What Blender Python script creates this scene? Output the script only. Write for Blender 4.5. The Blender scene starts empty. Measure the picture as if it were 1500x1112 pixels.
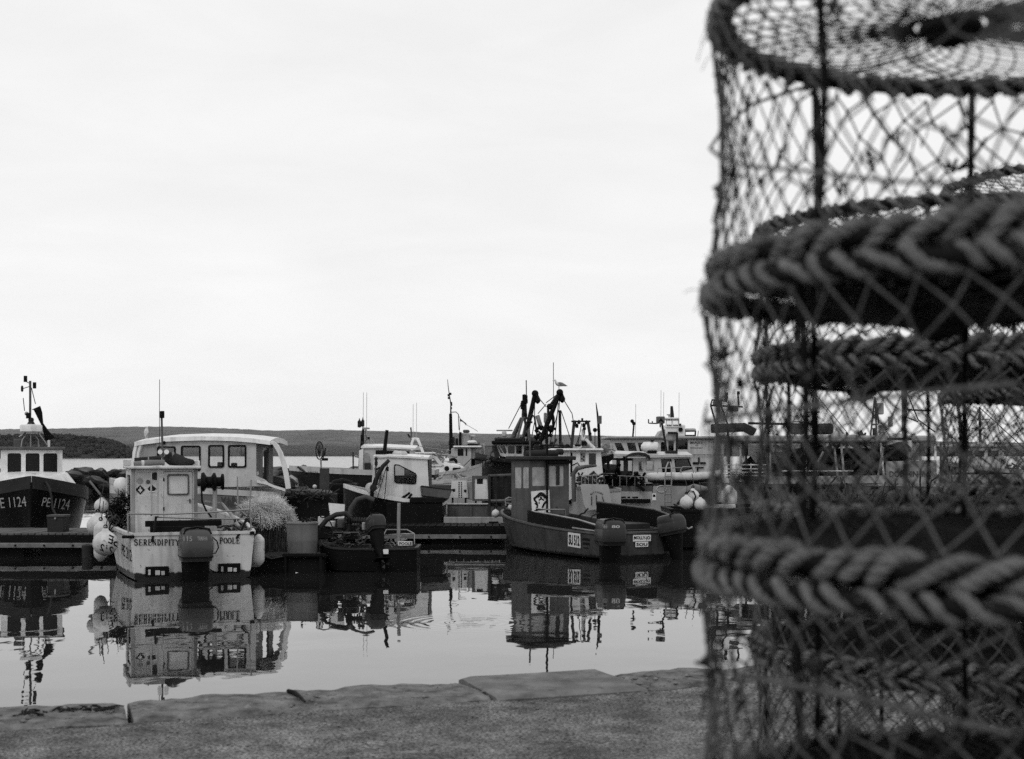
import bpy, bmesh, math, random
from mathutils import Vector, Matrix, noise
from mathutils.bvhtree import BVHTree
R = math.radians
SC = bpy.context.scene
COL = SC.collection

# ------------------------------------------------------------------ camera, sky, sun, exposure
H = 2.16            # eye height above the water
EYE = 1.38          # eye height above the quay
F, CX, HY = 1950.0, 750.0, 667.0     # focal length and horizon measured on the photograph (1500 px wide)
cam = bpy.data.cameras.new('camera')
cam.sensor_width = 56.0
cam.lens = 56.0 * F / 1500.0
cam.shift_y = (HY - 556.0) / 1500.0
cam.clip_start = 0.05
cam.clip_end = 20000
cam.dof.use_dof = True
cam.dof.focus_distance = 27.0
cam.dof.aperture_fstop = 6.5
camo = bpy.data.objects.new('camera', cam)
COL.objects.link(camo)
camo.location = (0, 0, H)
camo.rotation_euler = (R(90), 0, 0)
SC.camera = camo

SUN_EL, SUN_AZ = 48.0, 205.0          # high soft sun behind the camera's left shoulder, through cloud
w = bpy.data.worlds.new('World')
SC.world = w
w.use_nodes = True
nt = w.node_tree
for n in list(nt.nodes):
    nt.nodes.remove(n)
def N(tree, t, **kw):
    n = tree.nodes.new(t)
    for k, v in kw.items():
        setattr(n, k, v)
    return n
out = N(nt, 'ShaderNodeOutputWorld')
bg = N(nt, 'ShaderNodeBackground')
bg.inputs['Strength'].default_value = 0.1
sky = N(nt, 'ShaderNodeTexSky', sky_type='NISHITA')
sky.sun_disc = False
sky.sun_elevation = R(SUN_EL)
sky.sun_rotation = R(SUN_AZ)
bw = N(nt, 'ShaderNodeRGBToBW')
tc = N(nt, 'ShaderNodeTexCoord')
mp = N(nt, 'ShaderNodeMapping')
mp.inputs['Scale'].default_value = (2.2, 2.2, 7.5)
mp.inputs['Rotation'].default_value = (0, R(7), 0)
nz = N(nt, 'ShaderNodeTexNoise')
nz.inputs['Scale'].default_value = 2.6
nz.inputs['Detail'].default_value = 7
nz.inputs['Roughness'].default_value = 0.55
nz.inputs['Distortion'].default_value = 0.4
mr = N(nt, 'ShaderNodeMapRange')
mr.inputs['From Min'].default_value = 0.35
mr.inputs['From Max'].default_value = 0.72
mr.inputs['To Min'].default_value = 8.5
mr.inputs['To Max'].default_value = 9.2
mul = N(nt, 'ShaderNodeMath', operation='MULTIPLY')
mul.inputs[1].default_value = 0.10
add = N(nt, 'ShaderNodeMath', operation='ADD')
L = nt.links.new
L(tc.outputs['Generated'], mp.inputs['Vector'])
L(mp.outputs['Vector'], nz.inputs['Vector'])
L(nz.outputs['Fac'], mr.inputs['Value'])
L(sky.outputs['Color'], bw.inputs['Color'])
L(bw.outputs['Val'], mul.inputs[0])
L(mul.outputs[0], add.inputs[0])
L(mr.outputs['Result'], add.inputs[1])
L(add.outputs[0], bg.inputs['Color'])
L(bg.outputs['Background'], out.inputs['Surface'])

sl = bpy.data.lights.new('sun', 'SUN')
sl.energy = 0.7
sl.angle = R(20)
sl.color = (1, 1, 1)
so = bpy.data.objects.new('sun', sl)
COL.objects.link(so)
so.rotation_euler = (R(90 - SUN_EL), 0, R(180 - SUN_AZ + 0))
SC.view_settings.view_transform = 'Standard'
SC.view_settings.look = 'None'
SC.view_settings.exposure = 0.0
SC.view_settings.gamma = 1.0
SC.cycles.use_denoising = False
SC.cycles.max_bounces = 8
SC.cycles.transparent_max_bounces = 16
SC.cycles.caustics_reflective = False
SC.cycles.caustics_refractive = False

# ------------------------------------------------------------------ materials (a black and white photograph: everything is grey)
MATS = {}
def mat(name, g, rough=0.55, metal=0.0, var=0.18, scale=2.5, bump=0.0, bscale=40.0, streak=0.0,
        boot=None, band=None, fleck=0.0, spec=None):
    """g grey albedo; streak: vertical run-off stains; boot=(z, grey): antifouling paint below z; band=(z0, z1, grey)"""
    if name in MATS:
        return MATS[name]
    m = bpy.data.materials.new(name)
    m.use_nodes = True
    t = m.node_tree
    b = t.nodes['Principled BSDF']
    b.inputs['Roughness'].default_value = rough
    b.inputs['Metallic'].default_value = metal
    b.inputs['Specular IOR Level'].default_value = (0.35 if g > .3 else .22 if g > .1 else .10) if spec is None else spec
    K = t.links.new
    c = N(t, 'ShaderNodeTexCoord')
    n1 = N(t, 'ShaderNodeTexNoise')
    n1.inputs['Scale'].default_value = scale
    n1.inputs['Detail'].default_value = 6
    n1.inputs['Roughness'].default_value = 0.65
    K(c.outputs['Object'], n1.inputs['Vector'])
    r = N(t, 'ShaderNodeMapRange')
    r.inputs['From Min'].default_value = 0.3
    r.inputs['From Max'].default_value = 0.7
    r.inputs['To Min'].default_value = g * (1 - var)
    r.inputs['To Max'].default_value = g * (1 + var)
    K(n1.outputs['Fac'], r.inputs['Value'])
    cur = r.outputs['Result']
    sep = N(t, 'ShaderNodeSeparateXYZ')
    K(c.outputs['Object'], sep.inputs['Vector'])
    if band:
        for zz, gt in ((band[0], 'GREATER_THAN'), ):
            ga = N(t, 'ShaderNodeMath', operation='GREATER_THAN')
            K(sep.outputs['Z'], ga.inputs[0]); ga.inputs[1].default_value = band[0]
            la = N(t, 'ShaderNodeMath', operation='LESS_THAN')
            K(sep.outputs['Z'], la.inputs[0]); la.inputs[1].default_value = band[1]
            mm = N(t, 'ShaderNodeMath', operation='MULTIPLY')
            K(ga.outputs[0], mm.inputs[0]); K(la.outputs[0], mm.inputs[1])
            mx = N(t, 'ShaderNodeMix', data_type='FLOAT')
            K(mm.outputs[0], mx.inputs[0]); K(cur, mx.inputs[2]); mx.inputs[3].default_value = band[2]
            cur = mx.outputs[0]
    if streak:
        ms = N(t, 'ShaderNodeMapping')
        ms.inputs['Scale'].default_value = (3.1, 3.1, 0.33)
        K(c.outputs['Object'], ms.inputs['Vector'])
        n2 = N(t, 'ShaderNodeTexNoise')
        n2.inputs['Scale'].default_value = 2.2
        n2.inputs['Detail'].default_value = 5
        K(ms.outputs['Vector'], n2.inputs['Vector'])
        r2 = N(t, 'ShaderNodeMapRange')
        r2.inputs['From Min'].default_value = 0.5
        r2.inputs['From Max'].default_value = 0.75
        r2.inputs['To Min'].default_value = 1.0
        r2.inputs['To Max'].default_value = 1.0 - streak
        K(n2.outputs['Fac'], r2.inputs['Value'])
        m2 = N(t, 'ShaderNodeMath', operation='MULTIPLY')
        K(cur, m2.inputs[0]); K(r2.outputs['Result'], m2.inputs[1])
        cur = m2.outputs[0]
    if fleck:
        n4 = N(t, 'ShaderNodeTexNoise')
        n4.inputs['Scale'].default_value = 14
        n4.inputs['Detail'].default_value = 4
        K(c.outputs['Object'], n4.inputs['Vector'])
        r4 = N(t, 'ShaderNodeMapRange')
        r4.inputs['From Min'].default_value = 0.64
        r4.inputs['From Max'].default_value = 0.70
        r4.inputs['To Min'].default_value = 1.0
        r4.inputs['To Max'].default_value = 1.0 - fleck
        K(n4.outputs['Fac'], r4.inputs['Value'])
        m4 = N(t, 'ShaderNodeMath', operation='MULTIPLY')
        K(cur, m4.inputs[0]); K(r4.outputs['Result'], m4.inputs[1])
        cur = m4.outputs[0]
    if boot:
        n5 = N(t, 'ShaderNodeTexNoise')
        n5.inputs['Scale'].default_value = 9
        n5.inputs['Detail'].default_value = 5
        K(c.outputs['Object'], n5.inputs['Vector'])
        a5 = N(t, 'ShaderNodeMath', operation='MULTIPLY_ADD')
        K(n5.outputs['Fac'], a5.inputs[0]); a5.inputs[1].default_value = 0.12
        K(sep.outputs['Z'], a5.inputs[2])
        g5 = N(t, 'ShaderNodeMapRange')
        g5.inputs['From Min'].default_value = boot[0] + 0.05
        g5.inputs['From Max'].default_value = boot[0] + 0.075
        K(a5.outputs[0], g5.inputs['Value'])
        mx = N(t, 'ShaderNodeMix', data_type='FLOAT')
        K(g5.outputs['Result'], mx.inputs[0]); mx.inputs[2].default_value = boot[1]; K(cur, mx.inputs[3])
        cur = mx.outputs[0]
    K(cur, b.inputs['Base Color'])
    if bump:
        n3 = N(t, 'ShaderNodeTexNoise')
        n3.inputs['Scale'].default_value = bscale
        n3.inputs['Detail'].default_value = 5
        K(c.outputs['Object'], n3.inputs['Vector'])
        bp = N(t, 'ShaderNodeBump')
        bp.inputs['Strength'].default_value = 1.0
        bp.inputs['Distance'].default_value = bump
        K(n3.outputs['Fac'], bp.inputs['Height'])
        K(bp.outputs['Normal'], b.inputs['Normal'])
    MATS[name] = m
    return m

def glass_mat(name, tint, refl_rough=0.03):
    m = bpy.data.materials.new(name)
    m.use_nodes = True
    t = m.node_tree
    t.nodes.remove(t.nodes['Principled BSDF'])
    o = t.nodes['Material Output']
    tr = N(t, 'ShaderNodeBsdfTransparent'); tr.inputs['Color'].default_value = (tint, tint, tint, 1)
    gl = N(t, 'ShaderNodeBsdfGlossy'); gl.inputs['Roughness'].default_value = refl_rough
    fr = N(t, 'ShaderNodeFresnel'); fr.inputs['IOR'].default_value = 1.45
    mx = N(t, 'ShaderNodeMixShader')
    t.links.new(fr.outputs[0], mx.inputs[0]); t.links.new(tr.outputs[0], mx.inputs[1]); t.links.new(gl.outputs[0], mx.inputs[2])
    t.links.new(mx.outputs[0], o.inputs['Surface'])
    MATS[name] = m
    return m

white = mat('white_paint', 0.66, 0.35, var=0.12, streak=0.34, fleck=0.25)
white_dirty = mat('worn_white_paint', 0.54, 0.45, var=0.18, streak=0.45, fleck=0.5)
offwhite = mat('off_white_gelcoat', 0.44, 0.35, var=0.14, streak=0.35, fleck=.2)
lgrey = mat('light_grey_paint', 0.27, 0.45, var=0.25, streak=0.4, fleck=.25)
mgrey = mat('mid_grey_paint', 0.095, 0.5, var=0.3, streak=0.4, fleck=.3)
dgrey = mat('dark_grey_paint', 0.028, 0.5, var=0.25, streak=0.2)
navy = mat('dark_hull_paint', 0.007, 0.35, var=0.3, streak=0.2)
black = mat('black_rubber', 0.004, 0.6, var=0.3)
tar = mat('tarred_timber', 0.006, 0.75, var=0.4, bump=0.006, bscale=14)
wood = mat('weathered_timber', 0.13, 0.8, var=0.35, bump=0.004, bscale=30)
steel = mat('galvanised_tube', 0.26, 0.4, metal=0.6, var=0.15)
dsteel = mat('dark_steel', 0.02, 0.5, var=0.3)
fender_m = mat('white_fender_vinyl', 0.50, 0.4, var=0.22, fleck=0.5, scale=6)
canvas = mat('dark_canvas', 0.025, 0.85, var=0.3, bump=0.01, bscale=9)
canvas_l = mat('grey_canvas', 0.15, 0.85, var=0.25, bump=0.01, bscale=9)
ink = mat('black_lettering', 0.012, 0.6, var=0.2)
paint_l = mat('white_lettering', 0.33, 0.5, var=0.3, fleck=0.5)
print_w = mat('white_signboard', 0.72, 0.4, var=0.04)
cowl_g = mat('grey_engine_cowl', 0.05, 0.3, var=0.15, spec=.25)
cowl_d = mat('black_engine_cowl', 0.03, 0.28, var=0.12)
glass = glass_mat('clear_glass', 0.86)
glass_s = glass_mat('smoked_glass', 0.30)
glass_d = mat('dark_window_glass', 0.012, 0.06, var=0.2)
curtain = mat('white_blind', 0.72, 0.7, var=0.06)
rope_m = mat('grey_laid_rope', 0.13, 0.9, var=0.35, scale=18, bump=0.004, bscale=120)
rope_d = mat('dark_rope', 0.045, 0.9, var=0.3, scale=18)

# ------------------------------------------------------------------ mesh building
class MB:
    def __init__(s):
        s.v, s.f = [], []
    def add(s, vs, fs):
        o = len(s.v)
        s.v += [tuple(v) for v in vs]
        s.f += [tuple(i + o for i in f) for f in fs]
        return s
    def box(s, lo, hi):
        x0, y0, z0 = lo; x1, y1, z1 = hi
        return s.add([(x0,y0,z0),(x1,y0,z0),(x1,y1,z0),(x0,y1,z0),(x0,y0,z1),(x1,y0,z1),(x1,y1,z1),(x0,y1,z1)],
                     [(0,3,2,1),(4,5,6,7),(0,1,5,4),(1,2,6,5),(2,3,7,6),(3,0,4,7)])
    def bar(s, a, b, wd, ht, up=(0,0,1)):
        a, b = Vector(a), Vector(b)
        d = (b - a).normalized()
        u = Vector(up)
        sd = d.cross(u)
        if sd.length < 1e-4:
            sd = d.cross(Vector((1,0,0)))
        sd.normalize(); u = sd.cross(d)
        q = [(-1,-1),(1,-1),(1,1),(-1,1)]
        vs = [p + sd*(i*wd/2) + u*(j*ht/2) for p in (a, b) for i, j in q]
        return s.add(vs, [(3,2,1,0),(4,5,6,7),(0,1,5,4),(1,2,6,5),(2,3,7,6),(3,0,4,7)])
    def tube(s, pts, r, n=6, closed=False):
        pts = [Vector(p) for p in pts]
        m = len(pts)
        rs = r if isinstance(r, (list, tuple)) else [r]*m
        vs = []
        prev = None
        for i, p in enumerate(pts):
            if closed:
                d = pts[(i+1) % m] - pts[i-1]
            else:
                d = pts[min(i+1, m-1)] - pts[max(i-1, 0)]
            if d.length < 1e-9: d = Vector((0,0,1))
            d.normalize()
            if prev is None:
                a = d.cross(Vector((0,0,1)))
                if a.length < 0.05: a = d.cross(Vector((1,0,0)))
            else:
                a = prev - d * prev.dot(d)
                if a.length < 1e-6: a = d.cross(Vector((1,0,0)))
            a.normalize(); prev = a
            b = d.cross(a)
            for k in range(n):
                t = 2*math.pi*k/n
                vs.append(p + (a*math.cos(t) + b*math.sin(t))*rs[i])
        fs = []
        for i in range(m if closed else m-1):
            j = (i+1) % m
            for k in range(n):
                k2 = (k+1) % n
                fs.append((i*n+k, i*n+k2, j*n+k2, j*n+k))
        if not closed:
            fs.append(tuple(range(n-1, -1, -1)))
            fs.append(tuple((m-1)*n+k for k in range(n)))
        return s.add(vs, fs)
    def lathe(s, prof, c=(0,0,0), n=20, axis='z', squash=1.0):
        c = Vector(c); vs = []; m = len(prof)
        for r, z in prof:
            for k in range(n):
                t = 2*math.pi*k/n
                x, y = r*math.cos(t), r*math.sin(t)*squash
                p = {'z': (x,y,z), 'y': (x,z,y), 'x': (z,x,y)}[axis]
                vs.append(c + Vector(p))
        fs = [(i*n+k, i*n+(k+1)%n, (i+1)*n+(k+1)%n, (i+1)*n+k) for i in range(m-1) for k in range(n)]
        fs += [tuple(range(n-1,-1,-1)), tuple((m-1)*n+k for k in range(n))]
        return s.add(vs, fs)
    def ball(s, c, r, n=14, m=9, sq=(1,1,1)):
        vs = []; fs = []
        for i in range(m+1):
            a = math.pi*i/m
            for k in range(n):
                t = 2*math.pi*k/n
                vs.append((c[0]+r*sq[0]*math.sin(a)*math.cos(t), c[1]+r*sq[1]*math.sin(a)*math.sin(t), c[2]+r*sq[2]*math.cos(a)))
        fs = [(i*n+k, (i+1)*n+k, (i+1)*n+(k+1)%n, i*n+(k+1)%n) for i in range(m) for k in range(n)]
        return s.add(vs, fs)
    def loft(s, secs, cap=True):
        n = len(secs[0]); vs = [p for q in secs for p in q]
        fs = [(i*n+k, i*n+(k+1)%n, (i+1)*n+(k+1)%n, (i+1)*n+k) for i in range(len(secs)-1) for k in range(n)]
        if cap:
            fs += [tuple(range(n-1,-1,-1)), tuple((len(secs)-1)*n+k for k in range(n))]
        return s.add(vs, fs)
    def mesh(s, name, smooth=35):
        me = bpy.data.meshes.new(name)
        me.from_pydata(s.v, [], s.f)
        fix(me, smooth)
        return me

def fix(me, smooth=35, normals=True):
    if normals:
        b = bmesh.new(); b.from_mesh(me)
        bmesh.ops.remove_doubles(b, verts=b.verts, dist=1e-6)
        bmesh.ops.recalc_face_normals(b, faces=b.faces)
        b.to_mesh(me); b.free()
    me.polygons.foreach_set('use_smooth', [True]*len(me.polygons))
    me.set_sharp_from_angle(angle=R(smooth))
    me.update()

def curve_mesh(polys, ext):
    cu = bpy.data.curves.new('c', 'CURVE')
    cu.dimensions = '2D'; cu.fill_mode = 'BOTH'
    for p in polys:
        sp = cu.splines.new('POLY')
        sp.points.add(len(p)-1)
        for q, (x, y) in zip(sp.points, p):
            q.co = (x, y, 0, 1)
        sp.use_cyclic_u = True
    cu.extrude = ext
    ob = bpy.data.objects.new('c', cu)
    me = bpy.data.meshes.new_from_object(ob)
    bpy.data.objects.remove(ob); bpy.data.curves.remove(cu)
    return me

def text_mesh(string, ext=0.0, shear=0.0, bold=0.0):
    """mesh of the lettering, scaled to the unit square"""
    cu = bpy.data.curves.new('t', 'FONT')
    cu.body = string; cu.extrude = ext; cu.shear = shear; cu.offset = bold
    cu.resolution_u = 3
    ob = bpy.data.objects.new('t', cu)
    me = bpy.data.meshes.new_from_object(ob)
    bpy.data.objects.remove(ob); bpy.data.curves.remove(cu)
    return norm_text(me)

def norm_text(me):
    xs = [v.co.x for v in me.vertices]; ys = [v.co.y for v in me.vertices]
    x0, x1, y0, y1 = min(xs), max(xs), min(ys), max(ys)
    for v in me.vertices:
        v.co.x = (v.co.x-x0)/(x1-x0); v.co.y = (v.co.y-y0)/(y1-y0)
    return me

# a serif alphabet drawn as strokes: (thick?) polylines in a 0..1 box
def _arc(cx, cy, rx, ry, a0, a1, n=9):
    return [(cx+rx*math.cos(R(a0+(a1-a0)*i/n)), cy+ry*math.sin(R(a0+(a1-a0)*i/n))) for i in range(n+1)]
SERIF = {
 'S': ([_arc(.5,.74,.32,.24,40,250)+_arc(.5,.26,.34,.26,80,-140)[0:]], [(.80,.72,.80,.95),(.17,.05,.17,.3)]),
 'E': ([[(.25,0),(.25,1)]], [(.1,0,.85,0),(.1,1,.82,1),(.25,.5,.65,.5),(.85,0,.88,.25),(.82,1,.84,.78),(.65,.4,.65,.6)]),
 'R': ([[(.25,0),(.25,1)], [(.45,.5),(.82,.02)], _arc(.45,.75,.32,.25,-80,80)], [(.1,0,.42,0),(.1,1,.5,1),(.25,.5,.5,.5),(.75,0,.98,0)]),
 'N': ([[(.2,1),(.8,0)]], [(.2,0,.2,1),(.8,0,.8,1),(.05,0,.35,0),(.05,1,.3,1),(.65,1,.95,1)]),
 'D': ([[(.25,0),(.25,1)], _arc(.4,.5,.42,.5,-75,75)], [(.1,0,.5,0),(.1,1,.5,1)]),
 'I': ([[(.5,0),(.5,1)]], [(.3,0,.7,0),(.3,1,.7,1)]),
 'P': ([[(.28,0),(.28,1)], _arc(.45,.73,.36,.27,-80,80)], [(.1,0,.5,0),(.1,1,.5,1),(.28,.46,.5,.46)]),
 'T': ([[(.5,0),(.5,1)]], [(.3,0,.7,0),(.08,1,.92,1),(.08,1,.08,.78),(.92,1,.92,.78)]),
 'Y': ([[(.12,1),(.5,.48)], [(.5,0),(.5,.5)]], [(.88,1,.5,.48),(0,1,.28,1),(.74,1,1,1),(.3,0,.7,0)]),
 'O': ([_arc(.5,.5,.4,.46,110,250), _arc(.5,.5,.4,.46,-70,70)], [(.36,.95,.64,.95),(.36,.05,.64,.05)]),
 'L': ([[(.28,0),(.28,1)]], [(.1,0,.85,0),(.1,1,.48,1),(.85,0,.88,.28)]),
}
def serif_mesh(s):
    mb = MB(); adv = 0.0
    def seg(a, b, wd):
        a, b = Vector((*a, 0)), Vector((*b, 0))
        d = b - a
        if d.length < 1e-6: return
        d.normalize(); n = Vector((-d.y, d.x, 0))*wd/2
        mb.add([a-n, b-n, b+n, a+n], [(0,1,2,3)])
    for ch in s:
        wdt = 0.42 if ch == 'I' else 0.80
        th, tn = SERIF[ch]
        fx = lambda p: (adv + (p[0] if ch != 'I' else (p[0]-.25)*.85)*0.74, p[1])
        for pl in th:
            for a, b in zip(pl, pl[1:]):
                seg(fx(a), fx(b), 0.18)
        for x0, y0, x1, y1 in tn:
            seg(fx((x0, y0)), fx((x1, y1)), 0.085)
        adv += wdt
    me = bpy.data.meshes.new('t'); me.from_pydata(mb.v, [], mb.f)
    return norm_text(me)

def link(name, me, m, parent=None):
    o = bpy.data.objects.new(name, me)
    COL.objects.link(o)
    if m is not None and len(me.materials) == 0:
        me.materials.append(m)
    if parent is not None:
        o.parent = parent
    return o
def tag(o, label=None, cat=None, group=None, kind=None):
    if label: o['label'] = label
    if cat: o['category'] = cat
    if group: o['group'] = group
    if kind: o['kind'] = kind
    return o
def bevel(o, wd, seg=2):
    b = o.modifiers.new('bevel', 'BEVEL')
    b.width = wd; b.segments = seg; b.limit_method = 'ANGLE'; b.angle_limit = R(40)
    return o
def at(px, py, Y):
    return Vector(((px-CX)/F*Y, Y, H-(py-HY)/F*Y))
def rr(x0, y0, x1, y1, r, n=4):
    """rounded rectangle as a list of points"""
    o = []
    for cx, cy, a in ((x1-r, y1-r, 0), (x0+r, y1-r, 90), (x0+r, y0+r, 180), (x1-r, y0+r, 270)):
        for i in range(n+1):
            t = R(a + 90*i/n)
            o.append((cx+r*math.cos(t), cy+r*math.sin(t)))
    return o
def catmull(ctrl, k):
    """smooth list of tuples through the control tuples"""
    c = [Vector(p) if len(p) <= 4 else p for p in ctrl]
    res = []
    n = len(ctrl)
    for i in range(n-1):
        p0, p1, p2, p3 = ctrl[max(i-1,0)], ctrl[i], ctrl[i+1], ctrl[min(i+2,n-1)]
        for j in range(k):
            t = j/k
            res.append(tuple(0.5*((2*b)+(-a+cc)*t+(2*a-5*b+4*cc-d)*t*t+(-a+3*b-3*cc+d)*t**3) for a,b,cc,d in zip(p0,p1,p2,p3)))
    res.append(tuple(ctrl[-1]))
    return res

class Thing:
    """a top-level thing: an Empty at its base; points are given in its own metres or read off the photograph onto one of its planes"""
    def __init__(s, name, label, cat, loc=(0,0,0), rz=0.0, group=None):
        s.o = bpy.data.objects.new(name, None)
        s.o.empty_display_size = 0.2
        COL.objects.link(s.o)
        s.o.location = loc; s.o.rotation_euler = (0,0,R(rz))
        tag(s.o, label, cat, group)
        s.M = Matrix.Translation(Vector(loc)) @ Matrix.Rotation(R(rz), 4, 'Z')
        s.I = s.M.inverted()
        s.I3 = s.I.to_3x3()
        s.org = s.I @ Vector((0,0,H))
    def ray(s, px, py):
        return s.I3 @ Vector(((px-CX)/F, 1.0, -(py-HY)/F))
    def P(s, px, py, ax, v):
        d = s.ray(px, py)
        return s.org + d*((v - s.org[ax])/d[ax])
    def mesh(s, name, mb, m, parent=None, bev=0, smooth=35):
        me = mb.mesh(name, smooth) if isinstance(mb, MB) else mb
        o = link(name, me, m, parent or s.o)
        if bev: bevel(o, bev)
        return o
    def box(s, name, m, lo, hi, bev=0.012, parent=None):
        return s.mesh(name, MB().box(lo, hi), m, parent, bev)
    def pbox(s, name, m, x0, y0, x1, y1, ax, v, depth, bev=0.012, parent=None):
        a, b = s.P(x0, y1, ax, v), s.P(x1, y0, ax, v)
        lo = [min(a[i], b[i]) for i in range(3)]; hi = [max(a[i], b[i]) for i in range(3)]
        lo[ax], hi[ax] = min(v, v+depth), max(v, v+depth)
        return s.box(name, m, lo, hi, bev, parent)
    def wall(s, name, m, outer, holes, ax, v, t, parent=None, bev=0.006, px=True):
        """a plate of thickness t on the plane local[ax]=v (going to v+t), with openings; px: points are photograph pixels"""
        iu, iv = {0: (1,2), 1: (0,2), 2: (0,1)}[ax]
        if px:
            cv = lambda q: [(p[iu], p[iv]) for p in (s.P(x, y, ax, v) for x, y in q)]
        else:
            cv = lambda q: q
        me = curve_mesh([cv(outer)] + [cv(h) for h in holes], abs(t)/2)
        for q in me.vertices:
            u, vv, wz = q.co
            c = [0,0,0]; c[iu], c[iv], c[ax] = u, vv, v + t/2 + wz
            q.co = c
        fix(me)
        o = link(name, me, m, parent or s.o)
        return o
    def tube(s, name, m, pts, r, parent=None, n=6, closed=False):
        return s.mesh(name, MB().tube(pts, r, n, closed), m, parent, smooth=60)
    def ptube(s, name, m, pts, ax, v, r, parent=None, n=6):
        return s.tube(name, m, [s.P(x, y, ax, v) for x, y in pts], r, parent, n)
    def text(s, name, m, tm, x0, y0, x1, y1, ax, v, parent=None, off=None):
        """flat lettering on a plane, its corners read off the photograph"""
        a, b, c = s.P(x0, y1, ax, v), s.P(x1, y1, ax, v), s.P(x0, y0, ax, v)
        o = off or Vector((0,0,0))
        for q in tm.vertices:
            q.co = a + (b-a)*q.co.x + (c-a)*q.co.y + o
        return link(name, tm, m, parent or s.o)
    def stick(s, name, m, tm, quad, hull, parent=None, lift=0.006):
        """lettering laid on a curved hull: quad = four pixels bl, br, tr, tl"""
        me = hull.data
        bv = BVHTree.FromPolygons([v.co for v in me.vertices], [p.vertices for p in me.polygons])
        bl, br, tr, tl = [Vector((*q, 0)) for q in quad]
        b = bmesh.new(); b.from_mesh(tm)
        bmesh.ops.triangulate(b, faces=b.faces)
        bmesh.ops.subdivide_edges(b, edges=[e for e in b.edges if e.calc_length() > .15], cuts=1)
        b.to_mesh(tm); b.free()
        miss = []
        for q in tm.vertices:
            u, t = q.co.x, q.co.y
            p = (bl*(1-u)+br*u)*(1-t) + (tl*(1-u)+tr*u)*t
            d = s.ray(p.x, p.y).normalized()
            h = bv.ray_cast(s.org, d)
            if h[0] is None:
                miss.append(q.index)
                continue
            n = h[1] if h[1].dot(d) < 0 else -h[1]
            q.co = h[0] + n*lift
        drop(tm, miss)
        return link(name, tm, m, parent or s.o)

def drop(me, idx):
    """remove the vertices that found no surface"""
    if idx:
        b = bmesh.new(); b.from_mesh(me); b.verts.ensure_lookup_table()
        bmesh.ops.delete(b, geom=[b.verts[i] for i in idx], context='VERTS')
        b.to_mesh(me); b.free()
def hull(T, st, ang, m, deckz=None, gun=None, deck=None, inner=None, k=5, gw=0.07, gh=0.06, stern=True, lift=0.0):
    """st: stations from stern to bow (s, half_sheer, z_sheer, half_chine, z_chine, z_keel). ang: heading in the thing's frame, degrees from +y"""
    d = Vector((-math.sin(R(ang)), math.cos(R(ang)), 0)); n = Vector((math.cos(R(ang)), math.sin(R(ang)), 0))
    ss = catmull(st, k)
    ss = [(a, max(b,.012), c, max(e,.008), f, g) for a,b,c,e,f,g in ss]
    def pt(s_, h, z): return d*s_ + n*h + Vector((0,0,z))
    secs = []
    for a, b, c, e, f, g in ss:
        side = [(e, f), (e+(b-e)*.38, f+(c-f)*.33), (e+(b-e)*.72, f+(c-f)*.66), (b, c)]
        q = [pt(a, -h, z) for h, z in reversed(side)] + [pt(a, 0, g)] + [pt(a, h, z) for h, z in side]
        secs.append(q)
    mb = MB(); w_ = len(secs[0])
    mb.add([p for q in secs for p in q], [(i*w_+j, i*w_+j+1, (i+1)*w_+j+1, (i+1)*w_+j) for i in range(len(secs)-1) for j in range(w_-1)])
    if stern:
        mb.add(secs[0], [tuple(range(w_))])
    mb.add(secs[-1], [tuple(range(w_))])
    ho = T.mesh('hull', mb, m, smooth=50)
    if gun:
        mb = MB()
        ring = [(a, b, c) for a, b, c, *_ in ss]
        for sg in (-1, 1):
            q = []
            for a, b, c in ring:
                bi, bo = max(b-gw, .004), b+.02
                q.append([pt(a, sg*bi, c+gh*.5), pt(a, sg*bo, c+gh*.5), pt(a, sg*bo, c-gh*.5), pt(a, sg*bi, c-gh*.5)])
            mb.loft(q)
        a, b, c = ring[0]
        mb.loft([[pt(a-.02, sg*(b-gw), c-gh*.5), pt(a+gw, sg*(b-gw), c-gh*.5), pt(a+gw, sg*(b-gw), c+gh*.5), pt(a-.02, sg*(b-gw), c+gh*.5)] for sg in (-1, 1)])
        T.mesh('gunwale', mb, gun, smooth=40)
    if deckz is not None:
        mb = MB(); q = []
        for a, b, c, e, f, g in ss:
            bi = max(b-.05, .004); dz = min(deckz, c-.02)
            bd = max(min(bi, e+(b-e)*max(0, min(1, (dz-f)/max(c-f, .01)))-.06), .003)
            q.append([pt(a, -bi, c-.01), pt(a, -bd, dz), pt(a, bd, dz), pt(a, bi, c-.01)])
        mb.add([p for r_ in q for p in r_], [(i*4+j, i*4+j+1, (i+1)*4+j+1, (i+1)*4+j) for i in range(len(q)-1) for j in range(3)])
        if stern:
            mb.add([q[0][j] + d*.04 for j in range(4)], [(0,1,2,3)])
        T.mesh('deck', mb, deck or mgrey, smooth=30)
    return ho

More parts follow.
